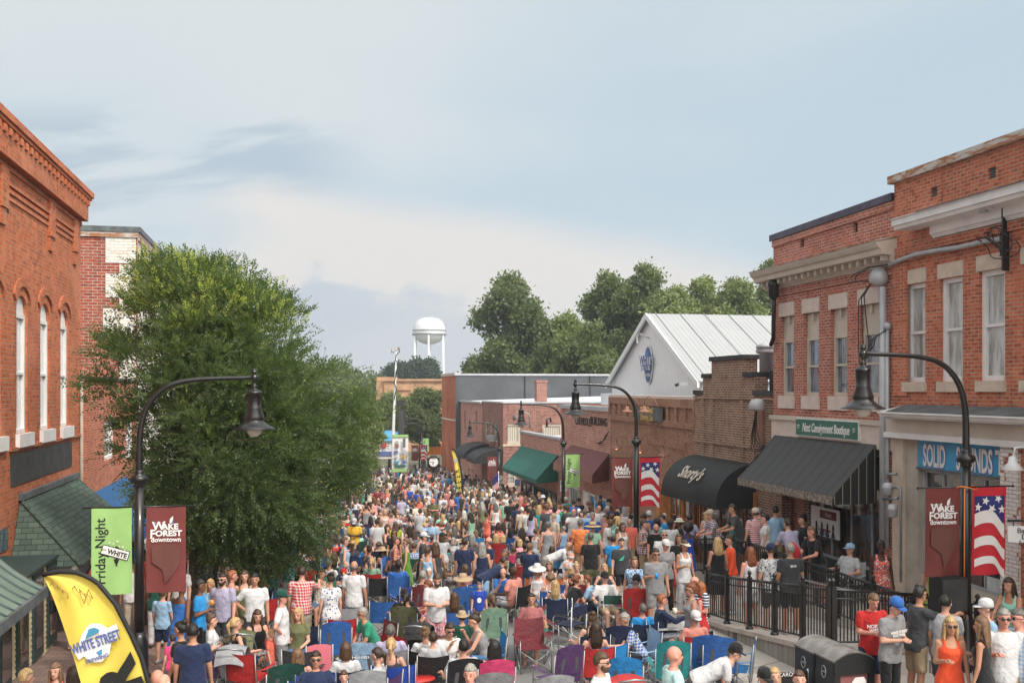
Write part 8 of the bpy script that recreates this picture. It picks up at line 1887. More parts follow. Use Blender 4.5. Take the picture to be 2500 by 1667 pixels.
ROWS="""
1065 1397|hands|m|180|tee/white|shorts/pink/floral|short/brown|fair|beard|1.03|bearded man in white print t-shirt and pink patterned shorts standing among the chairs
1170 1421|stand|m|190|tee/royal_blue|shorts/khaki|short/light_brown|fair||.68|young boy in royal blue t-shirt beside the grey high backed chair
914 1479|forward|m|250|tee/green|shorts/beige|short/grey|tan skin|sunglasses|1|grey haired man in green t-shirt bent over his phone|camp:maroon
953 1517|sit|m|5|tee/lavender|shorts/grey|short/dark_grey|fair||1|man in lavender t-shirt seen from behind beside the green t-shirt|camp:grey
957 1549|sit|f|10|tank/charcoal|shorts/denim|pony/blond|fair||1|woman with blond ponytail seen from behind in a blue chair|camp:blue
915 1580|lap|f|300|tee/light_grey|shorts/denim|pony/dark_brown|fair||.95|dark ponytailed woman in light grey t-shirt at the grey blue chair|camp:purple
843 1560|sit|f|0|tee/white|shorts/denim|bobcut/brown|fair||1|woman with brown bob in white t-shirt seen from behind in navy chair|camp:navy
1044 1523|sit|f|20|tee/white|shorts/khaki|bun/light_brown|fair||.95|woman with light brown bun in white t-shirt beside the boy in the black chair|camp:black
1056 1536|sit|m|5|tee/light_grey|shorts/khaki|short/dark_brown|fair||.92|dark haired boy in light grey t-shirt seen from behind in a black chair|camp:black
1091 1516|chin|f|170|tee/white|shorts/denim|pony/dark_brown|tan skin|sunglasses|1|woman in sunglasses and white t-shirt holding her chin|camp:beige
1127 1553|sit|m|0|tee/light_grey|shorts/navy|short/black|fair||1|black haired man in light grey t-shirt seen from behind in a wide black chair|high:black
1183 1498|chin|f|272|tank/grey|shorts/denim|bun/dark_brown|fair||1|woman with topknot in grey tank top leaning on her hand|camp:bright blue
1125 1489|sit|m|0|tee/dark_green|shorts/khaki|short/dark_brown|fair|fedora:tan|.85|child in tan fedora seen from behind in a dark green chair|camp:dark green
1127 1399|sit|m|0|tee/grey|shorts/khaki|short/grey|fair|sunhat:tan|1|man in tan straw hat in a tall blue chair|high:blue
1106 1441|sit|f|0|tee/charcoal|shorts/denim|long/brown|fair||.95|woman with long brown hair seen from behind in a logo printed blue chair|camp:blue
1180 1363|bend|m|75|tee/navy|shorts/light_blue|short/dark_brown|tan skin||1|man in navy print t-shirt and light blue shorts bending down
999 1441|sit|m|25|tee/black|shorts/olive|pony/black|tan skin|beard black|1|bearded man in black with tied black hair in an olive chair|high:olive
985 1434|sit|m|0|tee/black|shorts/olive|short/black|tan skin|capback:black|.95|person in backward black cap beside the olive chair|camp:blue
1047 1386|lap|f|190|tee/white/floral|pants/beige|short/white|fair||1|short white haired woman in pale floral top looking down|camp:navy
1040 1416|lap|f|285|dress/coral/floral|-|short/auburn|pink skin||1|auburn haired woman in coral floral dress|camp:blue
1229 1383|chin|m|195|polo/blue|shorts/beige|balding/brown|fair||1|balding man in blue polo shirt with hand at his chin|camp:silver
864 1369|stand|m|20|tee/white|pants/pale_denim|balding/dark_grey|tan skin||1.05|balding man in big white t-shirt with back turned near the tree
970 1365|sit|m|0|shirt/blue|pants/navy|short/black|dark skin||1.02|man in loose blue shirt seen from behind in a blue chair|camp:blue
808 1399|stand|f|345|shirt/white/floral|shorts/white|bun/dark_brown|fair||1|woman in white leaf print shirt and white shorts under the branch tips
896 1354|sit|f|20|tank/black|shorts/denim|pony/dark_brown|tan skin||1|woman with dark ponytail in black tank top by a green chair|camp:dark green
1297 1452|sit|m|195|tee/dusty_rose|shorts/black|short/dark_brown|tan skin||.98|smiling dark haired young man in dusty rose t-shirt|camp:green
1198 1446|sit|f|0|tank/beige|shorts/denim|pony/brown|fair||.97|woman with brown ponytail in front of the sage high backed chair|high:sage
1149 1620|stand|m|205|tee/cream|shorts/khaki|short/grey|pink skin||1|grey haired man in cream t-shirt with head just above the bottom row
1202 1555|sit|f|0|tank/hot_pink|shorts/denim|long/black|tan skin||1|woman with long black hair in a hot pink and orange chair|high:hot pink
841 1643|sit|m|180|tee/purple|shorts/grey|short/brown|fair||.8|brown haired child low before the purple and grey chair
545 1398|cup|m|205|polo/lavender|shorts/charcoal|short/dark_brown|fair|beard dark brown,sunglasses|1.03|bearded man in lavender polo shirt and sunglasses holding a drink by the tree trunk||amber
689 1441|hip|m|100|tee/white|pants/grey|short/dark_grey|pink skin|cap:dark green|1|man in white t-shirt and dark green cap with hand on hip
725 1485|lap|f|200|tee/olive|shorts/denim|long/blond|fair||1|woman with long blond hair in olive t-shirt holding an orange can|camp:navy
630 1489|lap|f|165|tank/black|shorts/white|long/brown|fair||1|laughing woman with long brown hair in black tank top|camp:red
599 1503|sit|f|70|tank/black|shorts/denim|pony/blond|fair||.98|woman with blond ponytail turned away beside the olive stroller hood|camp:black
524 1497|sitcup|f|90|tee/white|shorts/denim|bun/brown|fair||1|woman with brown bun in white t-shirt holding a beer|camp:dark green|amber
471 1524|stand|m|0|tee/navy|shorts/denim|short/black|tan skin||1|black haired man in navy shirt with his back turned beside the toddler in pink
444 1518|stand|f|300|tee/black|pants/black|bun/black|tan skin||.97|black haired woman in profile beside the navy shirted man
422 1549|stand|f|330|tee/hot_pink|shorts/denim|short/dark_brown|fair||.62|toddler in bright pink top beside the man in navy
487 1414|cup|m|95|polo/bright_blue|shorts/black|short/black|brown skin||1|man in bright blue polo shirt half hidden by the tree trunk
397 1437|stand|m|20|tee/light_blue|shorts/navy|short/brown|fair||.82|boy in light blue t-shirt and navy shorts below the maroon banner
440 1420|walk|f|30|dress/blue|-|bun/black|brown skin||1|woman in long blue dress walking behind the tree trunk
440 1368|stand|m|200|tee/white|shorts/khaki|short/grey|fair|sunglasses|1|grey haired man in white t-shirt beside the maroon banner
622 1399|hip|m|180|tee/white|shorts/charcoal|short/black|tan skin||1.02|man in white t-shirt with face behind hanging leaves holding a beer||amber
565 1392|stand|f|80|dress/pink/vstripe|-|short/red|pink skin||1|woman in long pink striped dress behind the lavender polo shirt
597 1392|hip|f|180|tank/olive|shorts/khaki|long/brown|fair|bag brown|1|woman in olive top with a brown handbag behind the lavender polo shirt
514 1397|stand|f|190|tee/light_blue|shorts/white|long/blond|tan skin||.95|woman in light blue top beside the bearded man in lavender
736 1384|reach|m|10|shirt/red/plaid|shorts/beige|short/dark_brown|fair||1.04|man in red and white plaid shirt with his back turned under the tree
772 1598|sit|m|180|tee/navy|shorts/navy|short/dark_brown|tan skin|sunglasses|1|man in dark sunglasses and navy t-shirt facing the viewer|camp:royal blue
727 1574|sit|f|0|tank/maroon|shorts/denim|long/light_brown|fair||.95|woman with long light brown hair and maroon top seen from behind|camp:charcoal
661 1536|stand|m|110|tee/coral|shorts/grey|short/blond|fair||.62|blond toddler in coral t-shirt beside the man with hand on hip
384 1634|stand|m|0|tee/grey|shorts/grey|bald/grey|pink skin||1|bald man near the foot of the big yellow flag
398 1645|stand|m|20|tee/beige|shorts/grey|balding/white|fair||.97|white haired balding man near the foot of the big yellow flag
61 1634|stand|m|60|tee/navy|shorts/navy|short/blond|fair||.9|blond boy beneath the yellow clapboard shop front
137 1618|stand|f|190|tank/coral|shorts/navy|long/light_brown|fair||.85|girl with long light brown hair in coral top beneath the shop front
182 1627|stand|f|330|tee/brown|shorts/navy|bobcut/dark_brown|fair||.95|dark haired woman turned away beneath the shop front
1312 1379|lap|f|190|tank/white|pants/khaki|bobcut/blond|pink skin|sunhat:white|1|woman in a wide white sun hat and white tank top|camp:orange
1341 1394|sit|f|5|tank/white|shorts/denim|curly/light_brown|fair||1|woman with curly light brown hair in white top seen from behind|camp:blue
1358 1412|sit|f|20|tank/light_blue|shorts/denim|long/blond|fair||.97|woman with long blond hair in light blue top behind the navy director chair|camp:navy
1386 1407|forward|f|65|tee/black|pants/denim|curly/auburn|fair||1|auburn haired woman in black t-shirt leaning towards the woman in red|camp:navy
1409 1397|forward|f|225|tank/orange_red|shorts/denim|bobcut/black|pink skin||1|black haired woman in red blouse leaning in to talk|camp:maroon
1458 1405|forward|m|300|tee/light_blue|shorts/navy|short/auburn|fair||.98|auburn haired person in light blue t-shirt beside the man in white|camp:black
1482 1400|sit|m|180|tee/white|shorts/khaki|short/dark_grey|fair|cap:black,sunglasses|1|man in black cap, sunglasses and white t-shirt facing the viewer|camp:black
1554 1399|sit|m|20|tee/black|shorts/khaki|short/grey|pink skin|cap:black|1.05|grey haired man in black cap and black print t-shirt by the red chair top|high:red
1600 1315|cup|m|182|tee/grey|shorts/grey|short/dark_brown|tan skin|sunglasses|1.05|sturdy man in grey t-shirt and grey shorts carrying a blue cup||bright blue
1548 1322|walk|f|190|tee/light_blue/floral|pants/royal_blue|bobcut/light_brown|fair||1|woman in blue and yellow floral top and royal blue leggings
1517 1300|stand|m|185|tee/charcoal|shorts/black|short/dark_brown|fair||.97|teenage boy in charcoal t-shirt with green logo and black shorts
1670 1313|cup|f|170|tank/white|pants/light_grey|pony/brown|tan skin|visor:cream|1.02|woman in white tank top, pale trousers and cream visor
1625 1312|cup|f|180|tee/grey|pants/black|pony/brown|pink skin|cap:white|.98|woman in white cap and grey top just behind the sturdy man in grey
1657 1293|stand|f|200|tee/black|skirt/red|long/brown|tan skin||.98|woman with long brown hair in black top and red skirt
1570 1269|cup|m|120|shirt/maroon/plaid|pants/khaki|short/dark_brown|fair||1.03|tall man in maroon plaid shirt beside the street lamp post||amber
1601 1276|stand|m|185|tee/black|shorts/khaki|balding/brown|pink skin|beard brown|1|balding bearded man in black t-shirt with white letters
1621 1293|stand|m|190|tee/white|shorts/khaki|short/grey|fair|sunglasses|1|grey haired man in white t-shirt behind the woman in white cap
1680 1277|stand|f|0|tank/royal_blue|skirt/royal_blue|afro/black|dark skin||1|woman with round black afro in royal blue top
1636 1268|stand|m|5|tee/white|shorts/black|short/black|dark skin||1|black haired man in white t-shirt, back turned, left of the straw fedora
1660 1266|stand|m|300|tee/black|shorts/khaki|short/black|brown skin|fedora:cream|1|man in cream straw fedora near the electric cabinet
1658 1236|stand|m|330|tee/navy|shorts/khaki|short/brown|fair||1|brown haired man in navy t-shirt by the electric cabinet
1625 1257|hands|m|290|tee/bright_blue|shorts/khaki|short/dark_brown|fair|sunglasses|1|man in bright blue t-shirt and glasses in profile
1585 1248|stand|m|0|tee/blue|shorts/khaki|short/dark_brown|fair|capback:white|1|person in white cap seen from behind next to the striped banner
1519 1275|stand|f|170|tank/white|skirt/denim|bobcut/dark_brown|tan skin|sunglasses|1|dark haired woman in sunglasses and white top left of the lamp post
1531 1235|stand|m|0|polo/mint|shorts/khaki|balding/grey|pink skin||1|balding man in mint green polo shirt with back turned
1506 1249|stand|m|0|tee/white|shorts/black|short/black|dark skin|cap:navy|1|man in navy cap and white t-shirt seen from behind
1540 1254|stand|m|5|tee/light_grey|shorts/black|short/black|dark skin||.98|black haired man in light grey t-shirt touching the lamp post
1706 1380|hands|m|250|polo/navy/stripe|shorts/grey|balding/dark_brown|pink skin|sunglasses|1.05|balding man in navy striped polo shirt at the end of the ramp railing
1712 1420|stand|f|300|tank/red|shorts/grey|bobcut/red|pink skin||.98|red haired woman in red tank top with back turned
1690 1423|cup|f|280|tank/grey|shorts/grey|bun/auburn|tan skin|sunglasses|1|auburn haired woman in grey tank top drinking from a cup||cream
1615 1450|sitout|m|100|longsleeve/navy|shorts/grey|short/red|pink skin||1|red haired young man in navy long sleeved shirt pointing|camp:denim
1556 1494|forward|m|268|shirt/blue/plaid|shorts/charcoal|short/grey|tan skin||1|grey haired man in blue gingham shirt leaning over a meal|camp:light blue
1688 1487|sit|m|0|tee/salmon|shorts/khaki|short/grey|pink skin|capback:white|1|man in salmon t-shirt and white cap seen from behind|camp:red
1446 1511|sit|f|0|tank/dusty_rose|shorts/denim|long/dark_brown|fair||1|woman with long dark brown hair seen from behind in a red and black chair|camp:red
1501 1489|sit|f|275|tee/pink|shorts/denim|pony/black|fair||.98|black haired woman in pink top in front of the tall navy chair|camp:charcoal
1439 1489|sit|f|0|tank/charcoal|shorts/denim|bun/brown|fair||.98|woman with messy brown bun seen from behind|camp:navy
1562 1469|sit|m|0|tee/bright_blue|shorts/navy|short/dark_grey|pink skin||.9|boy with cropped hair in bright blue top seen from behind|camp:navy
1642 1577|stand|m|92|tee/pale_turquoise|shorts/khaki|bald/grey|pink skin||1.03|bald man in pale turquoise t-shirt in profile at the bottom row
1707 1569|bend|m|110|tee/white|shorts/khaki|short/dark_brown|fair|cap:black|1|man in black cap and white t-shirt bending over a plate
1465 1592|stand|m|125|shirt/white/vstripe|shorts/navy|short/brown|fair|beard,sunglasses|1.03|bearded man in blue and white striped shirt looking down
1851 1623|chin|m|180|tee/maroon|shorts/navy|short/dark_brown|fair|cap:black|1|person in black cap and maroon t-shirt wiping their face|camp:pink
1900 1639|sit|f|190|tee/light_grey|shorts/denim|bobcut/blond|fair||1|blond woman before the black chair with white lettering|camp:black
1956 1645|sit|m|200|tee/navy|shorts/denim|short/brown|fair||1|brown haired man at the foot of the dark litter bins|camp:blue
1342 1306|bend|m|105|tee/white|shorts/beige|bald/grey|tan skin||1.02|bald man in white t-shirt and beige shorts bending to the left group
1417 1259|stand|m|20|tee/orange|shorts/khaki|short/dark_grey|tan skin||1.06|large man in orange t-shirt with back turned
1442 1279|stand|m|0|tee/black|shorts/khaki|short/dark_grey|tan skin||1.06|broad man in black t-shirt with back turned beside the orange t-shirt
1446 1250|cup|m|190|tee/blue|shorts/charcoal|short/grey|pink skin||1.04|grey haired man in washed blue t-shirt facing the viewer||bright blue
1400 1240|reach|m|190|shirt/white|shorts/red|balding/grey|pink skin|beard grey|1.06|balding man in white button shirt and red shorts
1480 1256|stand|m|280|tee/salmon|shorts/denim|short/brown|pink skin||1|brown haired young man in salmon t-shirt in profile
1353 1250|stand|m|240|tee/beige|shorts/khaki|short/grey|fair|cap:tan|1|man in tan cap and beige t-shirt looking down
1338 1257|stand|f|5|dress/grey|-|short/dark_grey|fair||1.03|woman with short grey hair in grey dress, back turned
1308 1262|cup|f|60|tank/white|pants/beige|short/brown|tan skin||.97|short haired woman in white sleeveless top beside the grey dress
1195 1310|cup|m|265|tee/navy|pants/khaki|balding/dark_grey|pink skin|sunglasses|1.05|balding man in navy t-shirt with glasses looking at a cup||cream
1134 1312|stand|m|8|tee/navy|shorts/beige|short/dark_brown|tan skin||1.08|tall dark haired man in navy t-shirt with back turned
1064 1323|stand|f|0|dress/charcoal|-|long/brown|tan skin|bag brown|1.02|woman with very long brown hair in charcoal dress seen from behind
1044 1333|stand|f|20|tank/light_blue|pants/pale_denim|short/brown|tan skin||1|woman in light blue sleeveless top beside the charcoal dress
1033 1300|stand|m|100|tee/charcoal|pants/white|short/brown|fair|cap:white|1.05|man in charcoal t-shirt, white cap and white trousers
993 1313|cup|f|280|dress/grass_green|-|pony/light_brown|fair||1|woman in grass green dress holding a cup||amber
964 1309|cup|f|90|tank/dusty_rose|pants/pale_denim|bun/brown|pink skin|bag black|1.02|woman in dusty rose tank top with a black shoulder bag
962 1290|stand|f|182|tee/black|skirt/black|long/dark_brown|tan skin|sunglasses|1|dark haired woman in black and sunglasses facing the viewer
966 1273|stand|f|0|tee/lime|shorts/denim|long/brown|fair||1|woman with long brown hair in lime top, back turned
866 1265|hands|m|190|tee/yellow|shorts/navy|short/black|dark skin|cap:light grey|1.04|man in yellow t-shirt and light grey cap near the tree
939 1243|stand|f|180|tank/pale_pink|shorts/charcoal|long/blond|fair||1|blond woman in pale pink top facing the viewer
895 1232|film|m|0|tank/grey|shorts/black|short/dark_brown|tan skin||1|man in grey tank top seen from behind
1130 1267|cup|f|90|tank/black/dots|pants/black|long/brown|tan skin||1|woman in dotted black top in profile
1159 1249|hip|f|280|tee/black|shorts/denim|bun/black|tan skin||1|black haired woman in black t-shirt with hand on hip
1054 1265|reach|m|200|tee/light_blue|shorts/khaki|short/brown|fair|cap:grey|1.03|man in grey cap and light blue t-shirt passing something
1059 1204|hands|m|200|tee/olive|shorts/khaki|short/brown|pink skin|cap:orange|1.02|man in orange cap and olive t-shirt
1085 1210|cup|m|270|tee/charcoal|shorts/navy|short/dark_brown|fair|cap:grey|1|man in grey cap and charcoal t-shirt in profile by the litter poster
988 1181|cup|m|270|shirt/cream|shorts/khaki|short/grey|fair|cap:tan|1.02|man in tan cap and cream shirt holding a cup
956 1187|hands|m|90|tee/black|shorts/charcoal|short/black|pink skin||1|man in black t-shirt talking to a man in dark blue
968 1190|stand|m|275|tee/navy|shorts/navy|short/dark_brown|fair||1|man in navy t-shirt facing the man in black t-shirt
942 1192|stand|f|170|tank/turquoise|shorts/denim|pony/light_brown|fair||.9|girl in turquoise tank top
1071 1170|stand|m|0|tee/coral|shorts/khaki|short/brown|fair||1|man in coral t-shirt with back turned near the clock
1080 1163|stand|m|0|tee/light_grey|shorts/black|short/grey|fair||1|man in light grey t-shirt with back turned beside the coral t-shirt
1062 1185|stand|f|10|tee/turquoise|shorts/white|short/white|fair||1|white haired woman in turquoise top with back turned
1122 1187|stand|m|0|tee/pink|shorts/khaki|short/brown|pink skin||1|man in pink t-shirt with back turned below the beer flag
1135 1189|stand|m|5|tee/white|shorts/beige|short/grey|fair||1|grey haired man in white t-shirt below the beer flag
1152 1195|stand|f|0|tank/cream|pants/denim|long/blond|fair||1|woman with long blond hair in cream top and jeans
1178 1195|stand|f|0|tank/sage|shorts/white|long/blond|tan skin|cap:light blue|1|woman in light blue hat and sage green tank top
974 1146|stand|f|0|tee/bright_blue|skirt/bright_blue|short/black|brown skin||1|woman in bright blue top in front of the sponsor board
987 1158|stand|f|5|tank/black|shorts/black|bun/dark_brown|fair||1|woman in black tank top in front of the sponsor board
928 1156|stand|m|10|tee/white|shorts/black|short/dark_brown|fair||1|man in white t-shirt near the stage truck
1216 1208|stand|m|0|tank/navy|shorts/khaki|bun/dark_brown|tan skin||1.03|person in navy tank top with back turned below the little flag
1245 1219|hands|m|20|tee/black|pants/white|short/black|brown skin||1.02|man in black t-shirt and white trousers
1264 1228|reach|m|0|tee/navy|shorts/black|short/black|brown skin||1|person in navy t-shirt with arms stretched
1304 1222|stand|f|0|tee/olive|pants/olive|long/black|tan skin||1|woman with long black hair in olive top seen from behind
1326 1209|stand|m|320|tee/black|shorts/black|short/grey|pink skin|fedora:white|1.03|man in white hat and black t-shirt
1334 1225|stand|m|190|tee/black|shorts/black|short/dark_brown|tan skin||.93|boy in black t-shirt beside the man in white hat
1295 1201|cup|m|260|shirt/white|pants/charcoal|short/black|dark skin||1.02|man in white dress shirt holding a cup||cream
1189 1251|film|f|60|tank/coral|shorts/orange_red|bun/dark_brown|tan skin||1|woman in coral dress raising her arms to take a photo
1466 1209|stand|m|5|tee/bright_blue|shorts/khaki|short/black|fair||1.02|man in bright blue t-shirt by the maroon awning windows
1488 1218|stand|m|280|tee/light_blue|shorts/khaki|short/black|fair|cap:black|1.02|man in black cap and light blue t-shirt
1491 1230|stand|f|0|tank/beige|shorts/denim|long/brown|tan skin||1|woman with long brown hair left of the maroon banner
1462 1233|stand|m|180|shirt/white|shorts/khaki|bald/grey|tan skin||1.03|bald man in white shirt facing the viewer
1428 1243|stand|m|20|shirt/light_blue|shorts/khaki|short/dark_grey|fair||1.03|man with dark grey hair in light blue shirt
1436 1223|stand|f|0|tank/black|skirt/black|short/auburn|pink skin||1|woman with short auburn hair in black tank top
1413 1216|stand|m|190|tee/black|shorts/khaki|short/black|tan skin|cap:black|1.02|man in black cap and black t-shirt by the white pier
1400 1220|stand|m|10|tee/blue|shorts/khaki|short/black|tan skin||1|man in blue t-shirt beside the parking sign
1497 1302|stand|m|5|tee/bright_blue|shorts/olive|short/black|fair||.88|boy in bright blue t-shirt with back turned
1377 1283|stand|f|0|tank/light_blue|shorts/white|short/grey|fair||.75|child in pale blue top by the blue chair
1432 1337|sit|f|5|tank/navy|shorts/denim|short/auburn|fair||1|short auburn haired woman in the olive green camp chair|high:olive
1478 1378|sit|f|190|tank/charcoal|shorts/denim|bobcut/blond|fair||1|blond bobbed woman in charcoal top between the olive chair and the men in caps|camp:black
1340 1371|lap|f|200|tank/white|shorts/denim|bobcut/light_brown|fair||.97|light brown haired woman next to the wide white sun hat|camp:black
1408 1375|lap|f|185|tank/beige|shorts/denim|bun/blond|fair||.97|blond woman with pulled back hair facing the viewer|camp:orange
1395 1384|sit|f|20|tank/cream|shorts/denim|bun/blond|fair||.95|woman with blond topknot seen from behind|camp:blue
1368 1345|forward|m|100|tee/white|shorts/khaki|short/grey|pink skin||1|grey haired man in white t-shirt leaning forward|camp:navy
1378 1335|forward|m|60|tee/light_grey|shorts/khaki|balding/white|pink skin||1.02|white haired balding man in light grey t-shirt leaning forward|camp:navy
1382 1370|sit|m|10|tee/grey|shorts/khaki|balding/grey|pink skin||.97|balding grey haired man low beside the orange chair|camp:orange
1327 1355|sit|f|0|tank/grey|shorts/denim|bobcut/grey|fair||.98|grey haired woman behind the sun hat|camp:black
1251 1330|sit|f|0|tank/pale_pink|shorts/denim|short/brown|fair||1|short haired woman in the pink chair|high:hot pink
1278 1322|sit|m|0|tee/black|shorts/denim|short/black|tan skin||1|black haired man in black beside the pink chair|high:charcoal
1221 1341|sit|m|260|shirt/sage|shorts/grey|short/dark_grey|tan skin||1|man in sage green print shirt leaning on his knees|camp:dark green
1177 1324|stand|f|0|tank/navy|skirt/navy|long/grey|fair||1|grey haired woman in navy top beside the man reading
1893 1247|stand|m|10|polo/light_blue|shorts/khaki|short/black|tan skin||1.05|man in light blue polo shirt with back turned on the terrace|T
1939 1279|railing|m|350|tee/lavender|shorts/navy|short/dark_brown|fair||1.03|dark haired man in pale lavender t-shirt on the terrace|T
1999 1297|railing|m|255|tee/black|shorts/charcoal|short/light_brown|pink skin||1.04|man in black t-shirt with red backpack leaning on the inner railing|T
2062 1343|sit|m|250|tee/light_grey|shorts/charcoal|short/dark_brown|fair|cap:light blue|1|seated man in light blue cap behind the inner railing|T|camp:white
1870 1295|stand|f|300|tee/white|pants/black|short/black|fair|bag black|.98|woman with short black hair in white top with black bag on the terrace|T
1811 1264|railing|m|280|tee/charcoal|shorts/charcoal|short/dark_brown|tan skin||1.08|broad man in charcoal t-shirt resting his hand on the inner railing|T
1753 1254|railing|m|270|shirt/purple/plaid|shorts/charcoal|short/grey|pink skin|capback:beige|1.03|man in beige cap and purple plaid shirt leaning on the inner railing|T
1728 1262|stand|f|10|tank/white|shorts/denim|long/blond|fair||1|long haired blond woman in white at the far end of the inner railing|T||green
1725 1240|stand|m|265|shirt/light_blue|shorts/khaki|bald/grey|tan skin|sunglasses|1.02|bald man in sunglasses and light blue shirt under the barrel awning|T
1794 1246|stand|f|5|tank/teal|skirt/teal|bobcut/brown|fair||1.02|woman in teal tank top under the barrel awning|T
1845 1256|stand|m|0|tee/red/stripe|shorts/khaki|short/brown|fair|cap:beige|1.02|person in beige cap and red striped t-shirt on the terrace|T
1854 1278|stand|m|350|tee/blue|shorts/khaki|short/dark_grey|fair||1|grey haired person in blue t-shirt behind the broad man in charcoal|T
1961 1262|stand|f|280|tee/black|pants/black|bun/black|fair||1|black haired woman in profile by the shop door on the terrace|T
2150 1329|stand|f|195|tank/coral/floral|pants/coral/floral|short/black|dark skin||1.03|woman in coral and blue floral jumpsuit walking on the terrace|T
1753 1329|stand|f|5|tank/black|skirt/black|long/blond|tan skin||1|woman with long blond hair and black dress on the ramp|R
1784 1322|stand|f|280|longsleeve/orange_red|pants/light_grey|bun/dark_brown|fair||1.02|dark haired woman in orange red blouse on the ramp|R
1833 1349|stand|f|355|tank/white|shorts/white|long/auburn|pink skin||1|woman with long auburn curls and white straps on the ramp|R
1882 1340|stand|m|5|tee/white/tiedye|shorts/charcoal|short/brown|fair|cap:navy|1.03|man in navy cap and black and white tie dyed t-shirt on the ramp|R
1930 1342|stand|m|5|tee/charcoal|shorts/black|short/grey|tan skin||1.04|grey haired man in charcoal t-shirt printed 2019 on the ramp|R
2126 1472|hands|m|190|tee/red|shorts/navy|short/light_brown|pink skin||1|young man in red print t-shirt behind the litter bins|S
2173 1485|hands|m|160|tee/grey|pants/black|short/dark_brown|fair|cap:blue|1.02|young man in blue and grey cap and grey Wake Forest Football t-shirt|S
2236 1467|reach|m|85|tee/charcoal|shorts/khaki|short/black|tan skin|sunglasses|1.03|young man in glasses and charcoal t-shirt printed AERO reaching out|S
2307 1490|stand|m|60|tee/light_grey|shorts/charcoal|short/black|fair||.98|dark haired young man in light grey t-shirt by the loudspeaker|S
2319 1535|cup|f|200|tank/orange_red|pants/white|long/blond|tan skin|sunglasses|1|blond woman in orange red halter top and mirrored sunglasses|S
2400 1545|cup|f|320|tank/black|skirt/black|long/light_brown|tan skin||1|woman with long light brown hair in black tank top holding a cup|S||cream
2450 1526|cup|m|205|polo/white|shorts/khaki|short/grey|pink skin|sunglasses|1.03|grey haired man in sunglasses and white polo shirt|S
2491 1528|cup|m|270|shirt/light_blue/plaid|shorts/khaki|short/dark_grey|pink skin|sunglasses|1.02|man in light blue checked shirt and sunglasses in profile|S
2410 1502|stand|m|285|tee/light_blue|shorts/khaki|short/dark_brown|fair|cap:white|1|young man in white and blue trucker cap|S
2482 1439|railing|f|250|tank/mint|shorts/denim|long/dark_brown|tan skin||1|woman with long dark hair in mint top leaning on the terrace railing|T
2285 1412|stand|f|30|tank/lime|skirt/lime|bun/dark_brown|tan skin||1|woman in lime yellow top behind the loudspeaker|T
"""
PERS={}
for ln in ROWS.strip().splitlines():
 f=ln.split('|');(px,py)=map(float,f[0].split());pose,sex,face,top,bot,hair,skin,acc,sc,lab=f[1:11];ex=f[11:]
 zone='';ch=None;cc_=None
 for e in ex:
  if e in('T','R','S'):zone=e
  elif':' in e:ch=e
  elif e:cc_=e
 hs,hcol=hair.split('/');a_=tuple(x.strip()for x in acc.split(',')if x.strip())
 if skin not in SKIN:skin=skin+' skin'
 PERS[(px,py)]=put(px,py,pose,sex,float(face),G_(top),G_(bot),(hs,hcol.replace('_',' ')),skin,a_,float(sc),lab,zone,ch,cc_)
 # prints on shirts
def shirt_text(key,txt,size,col,z,front=True,dy=0.163,bold=0.002):
 b=PERS[key];cu=bpy.data.curves.new('l','FONT');cu.body=txt;cu.size=size;cu.align_x='CENTER';cu.align_y='CENTER';cu.offset=bold;cu.extrude=0.002;cu.space_line=0.85
 o=bpy.data.objects.new('l',cu);C.objects.link(o);me=bpy.data.meshes.new_from_object(o.evaluated_get(bpy.context.evaluated_depsgraph_get()));bpy.data.objects.remove(o)
 M=Matrix(((-1,0,0,0),(0,0,1,dy),(0,1,0,z),(0,0,0,1)))if front else Matrix(((1,0,0,0),(0,0,-1,-dy),(0,1,0,z),(0,0,0,1)))
 me.transform(M);me.materials.clear();me.materials.append(M_[col]);q=bpy.data.objects.new('shirt_print',me);C.objects.link(q);q.parent=b
shirt_text((2173,1485),'WAKE FOREST\nFOOTBALL',0.052,'cloth_white',1.24);shirt_text((2236,1467),'AERO',0.085,'cloth_white',1.25);shirt_text((2126,1472),'NORTH\nWEST',0.075,'cloth_white',1.22)
shirt_text((1930,1342),'2019',0.06,'cloth_white',1.33,False,0.125);shirt_text((1601,1276),'PENNSY',0.05,'cloth_white',1.27)
for key,me_,z in(((1517,1300),'canvas_green',1.22),):
 mb=MB()
 for k,(x0,h_)in enumerate(((0.05,0.06),(0.015,0.09),(-0.02,0.12))):mb.prism([(x0+0.05,0.142,z-0.03),(x0+0.02,0.142,z-0.03),(x0-0.03,0.142,z-0.03+h_),(x0,0.142,z-0.03+h_)],(0,0.003,0))
 o=mb.build('shirt_print',M_['sage_print']if 'sage_print' in M_ else plain('sage_print',(0.05,0.45,0.33),0.6),None);o.parent=PERS[key]
mb=MB();mb.prism([(0.085*cos(a),0.137,1.22+0.10*sin(a))for a in np.linspace(0,2*pi,14,endpoint=False)],(0,0.003,0));o=mb.build('shirt_print',M_['glass_pale'],None);o.parent=PERS[(1065,1397)]
mb=MB();mb.prism([(0.07*cos(a),0.14,1.18+0.09*sin(a))for a in np.linspace(0,2*pi,14,endpoint=False)],(0,0.003,0));o=mb.build('shirt_print',M_['cloth_white'],None);o.parent=PERS[(1170,1421)]
# backpack of the man at the railing
b=PERS[(1999,1297)];mb=MB();ellipsoid(mb,(0,-0.19,1.2),0.15,0.09,0.22,12,8);o=mb.build('backpack',M_['banner_red'],None);o.parent=b;o.rotation_euler=(-rad(24),0,0);o.location=(0,0.42,0.03)
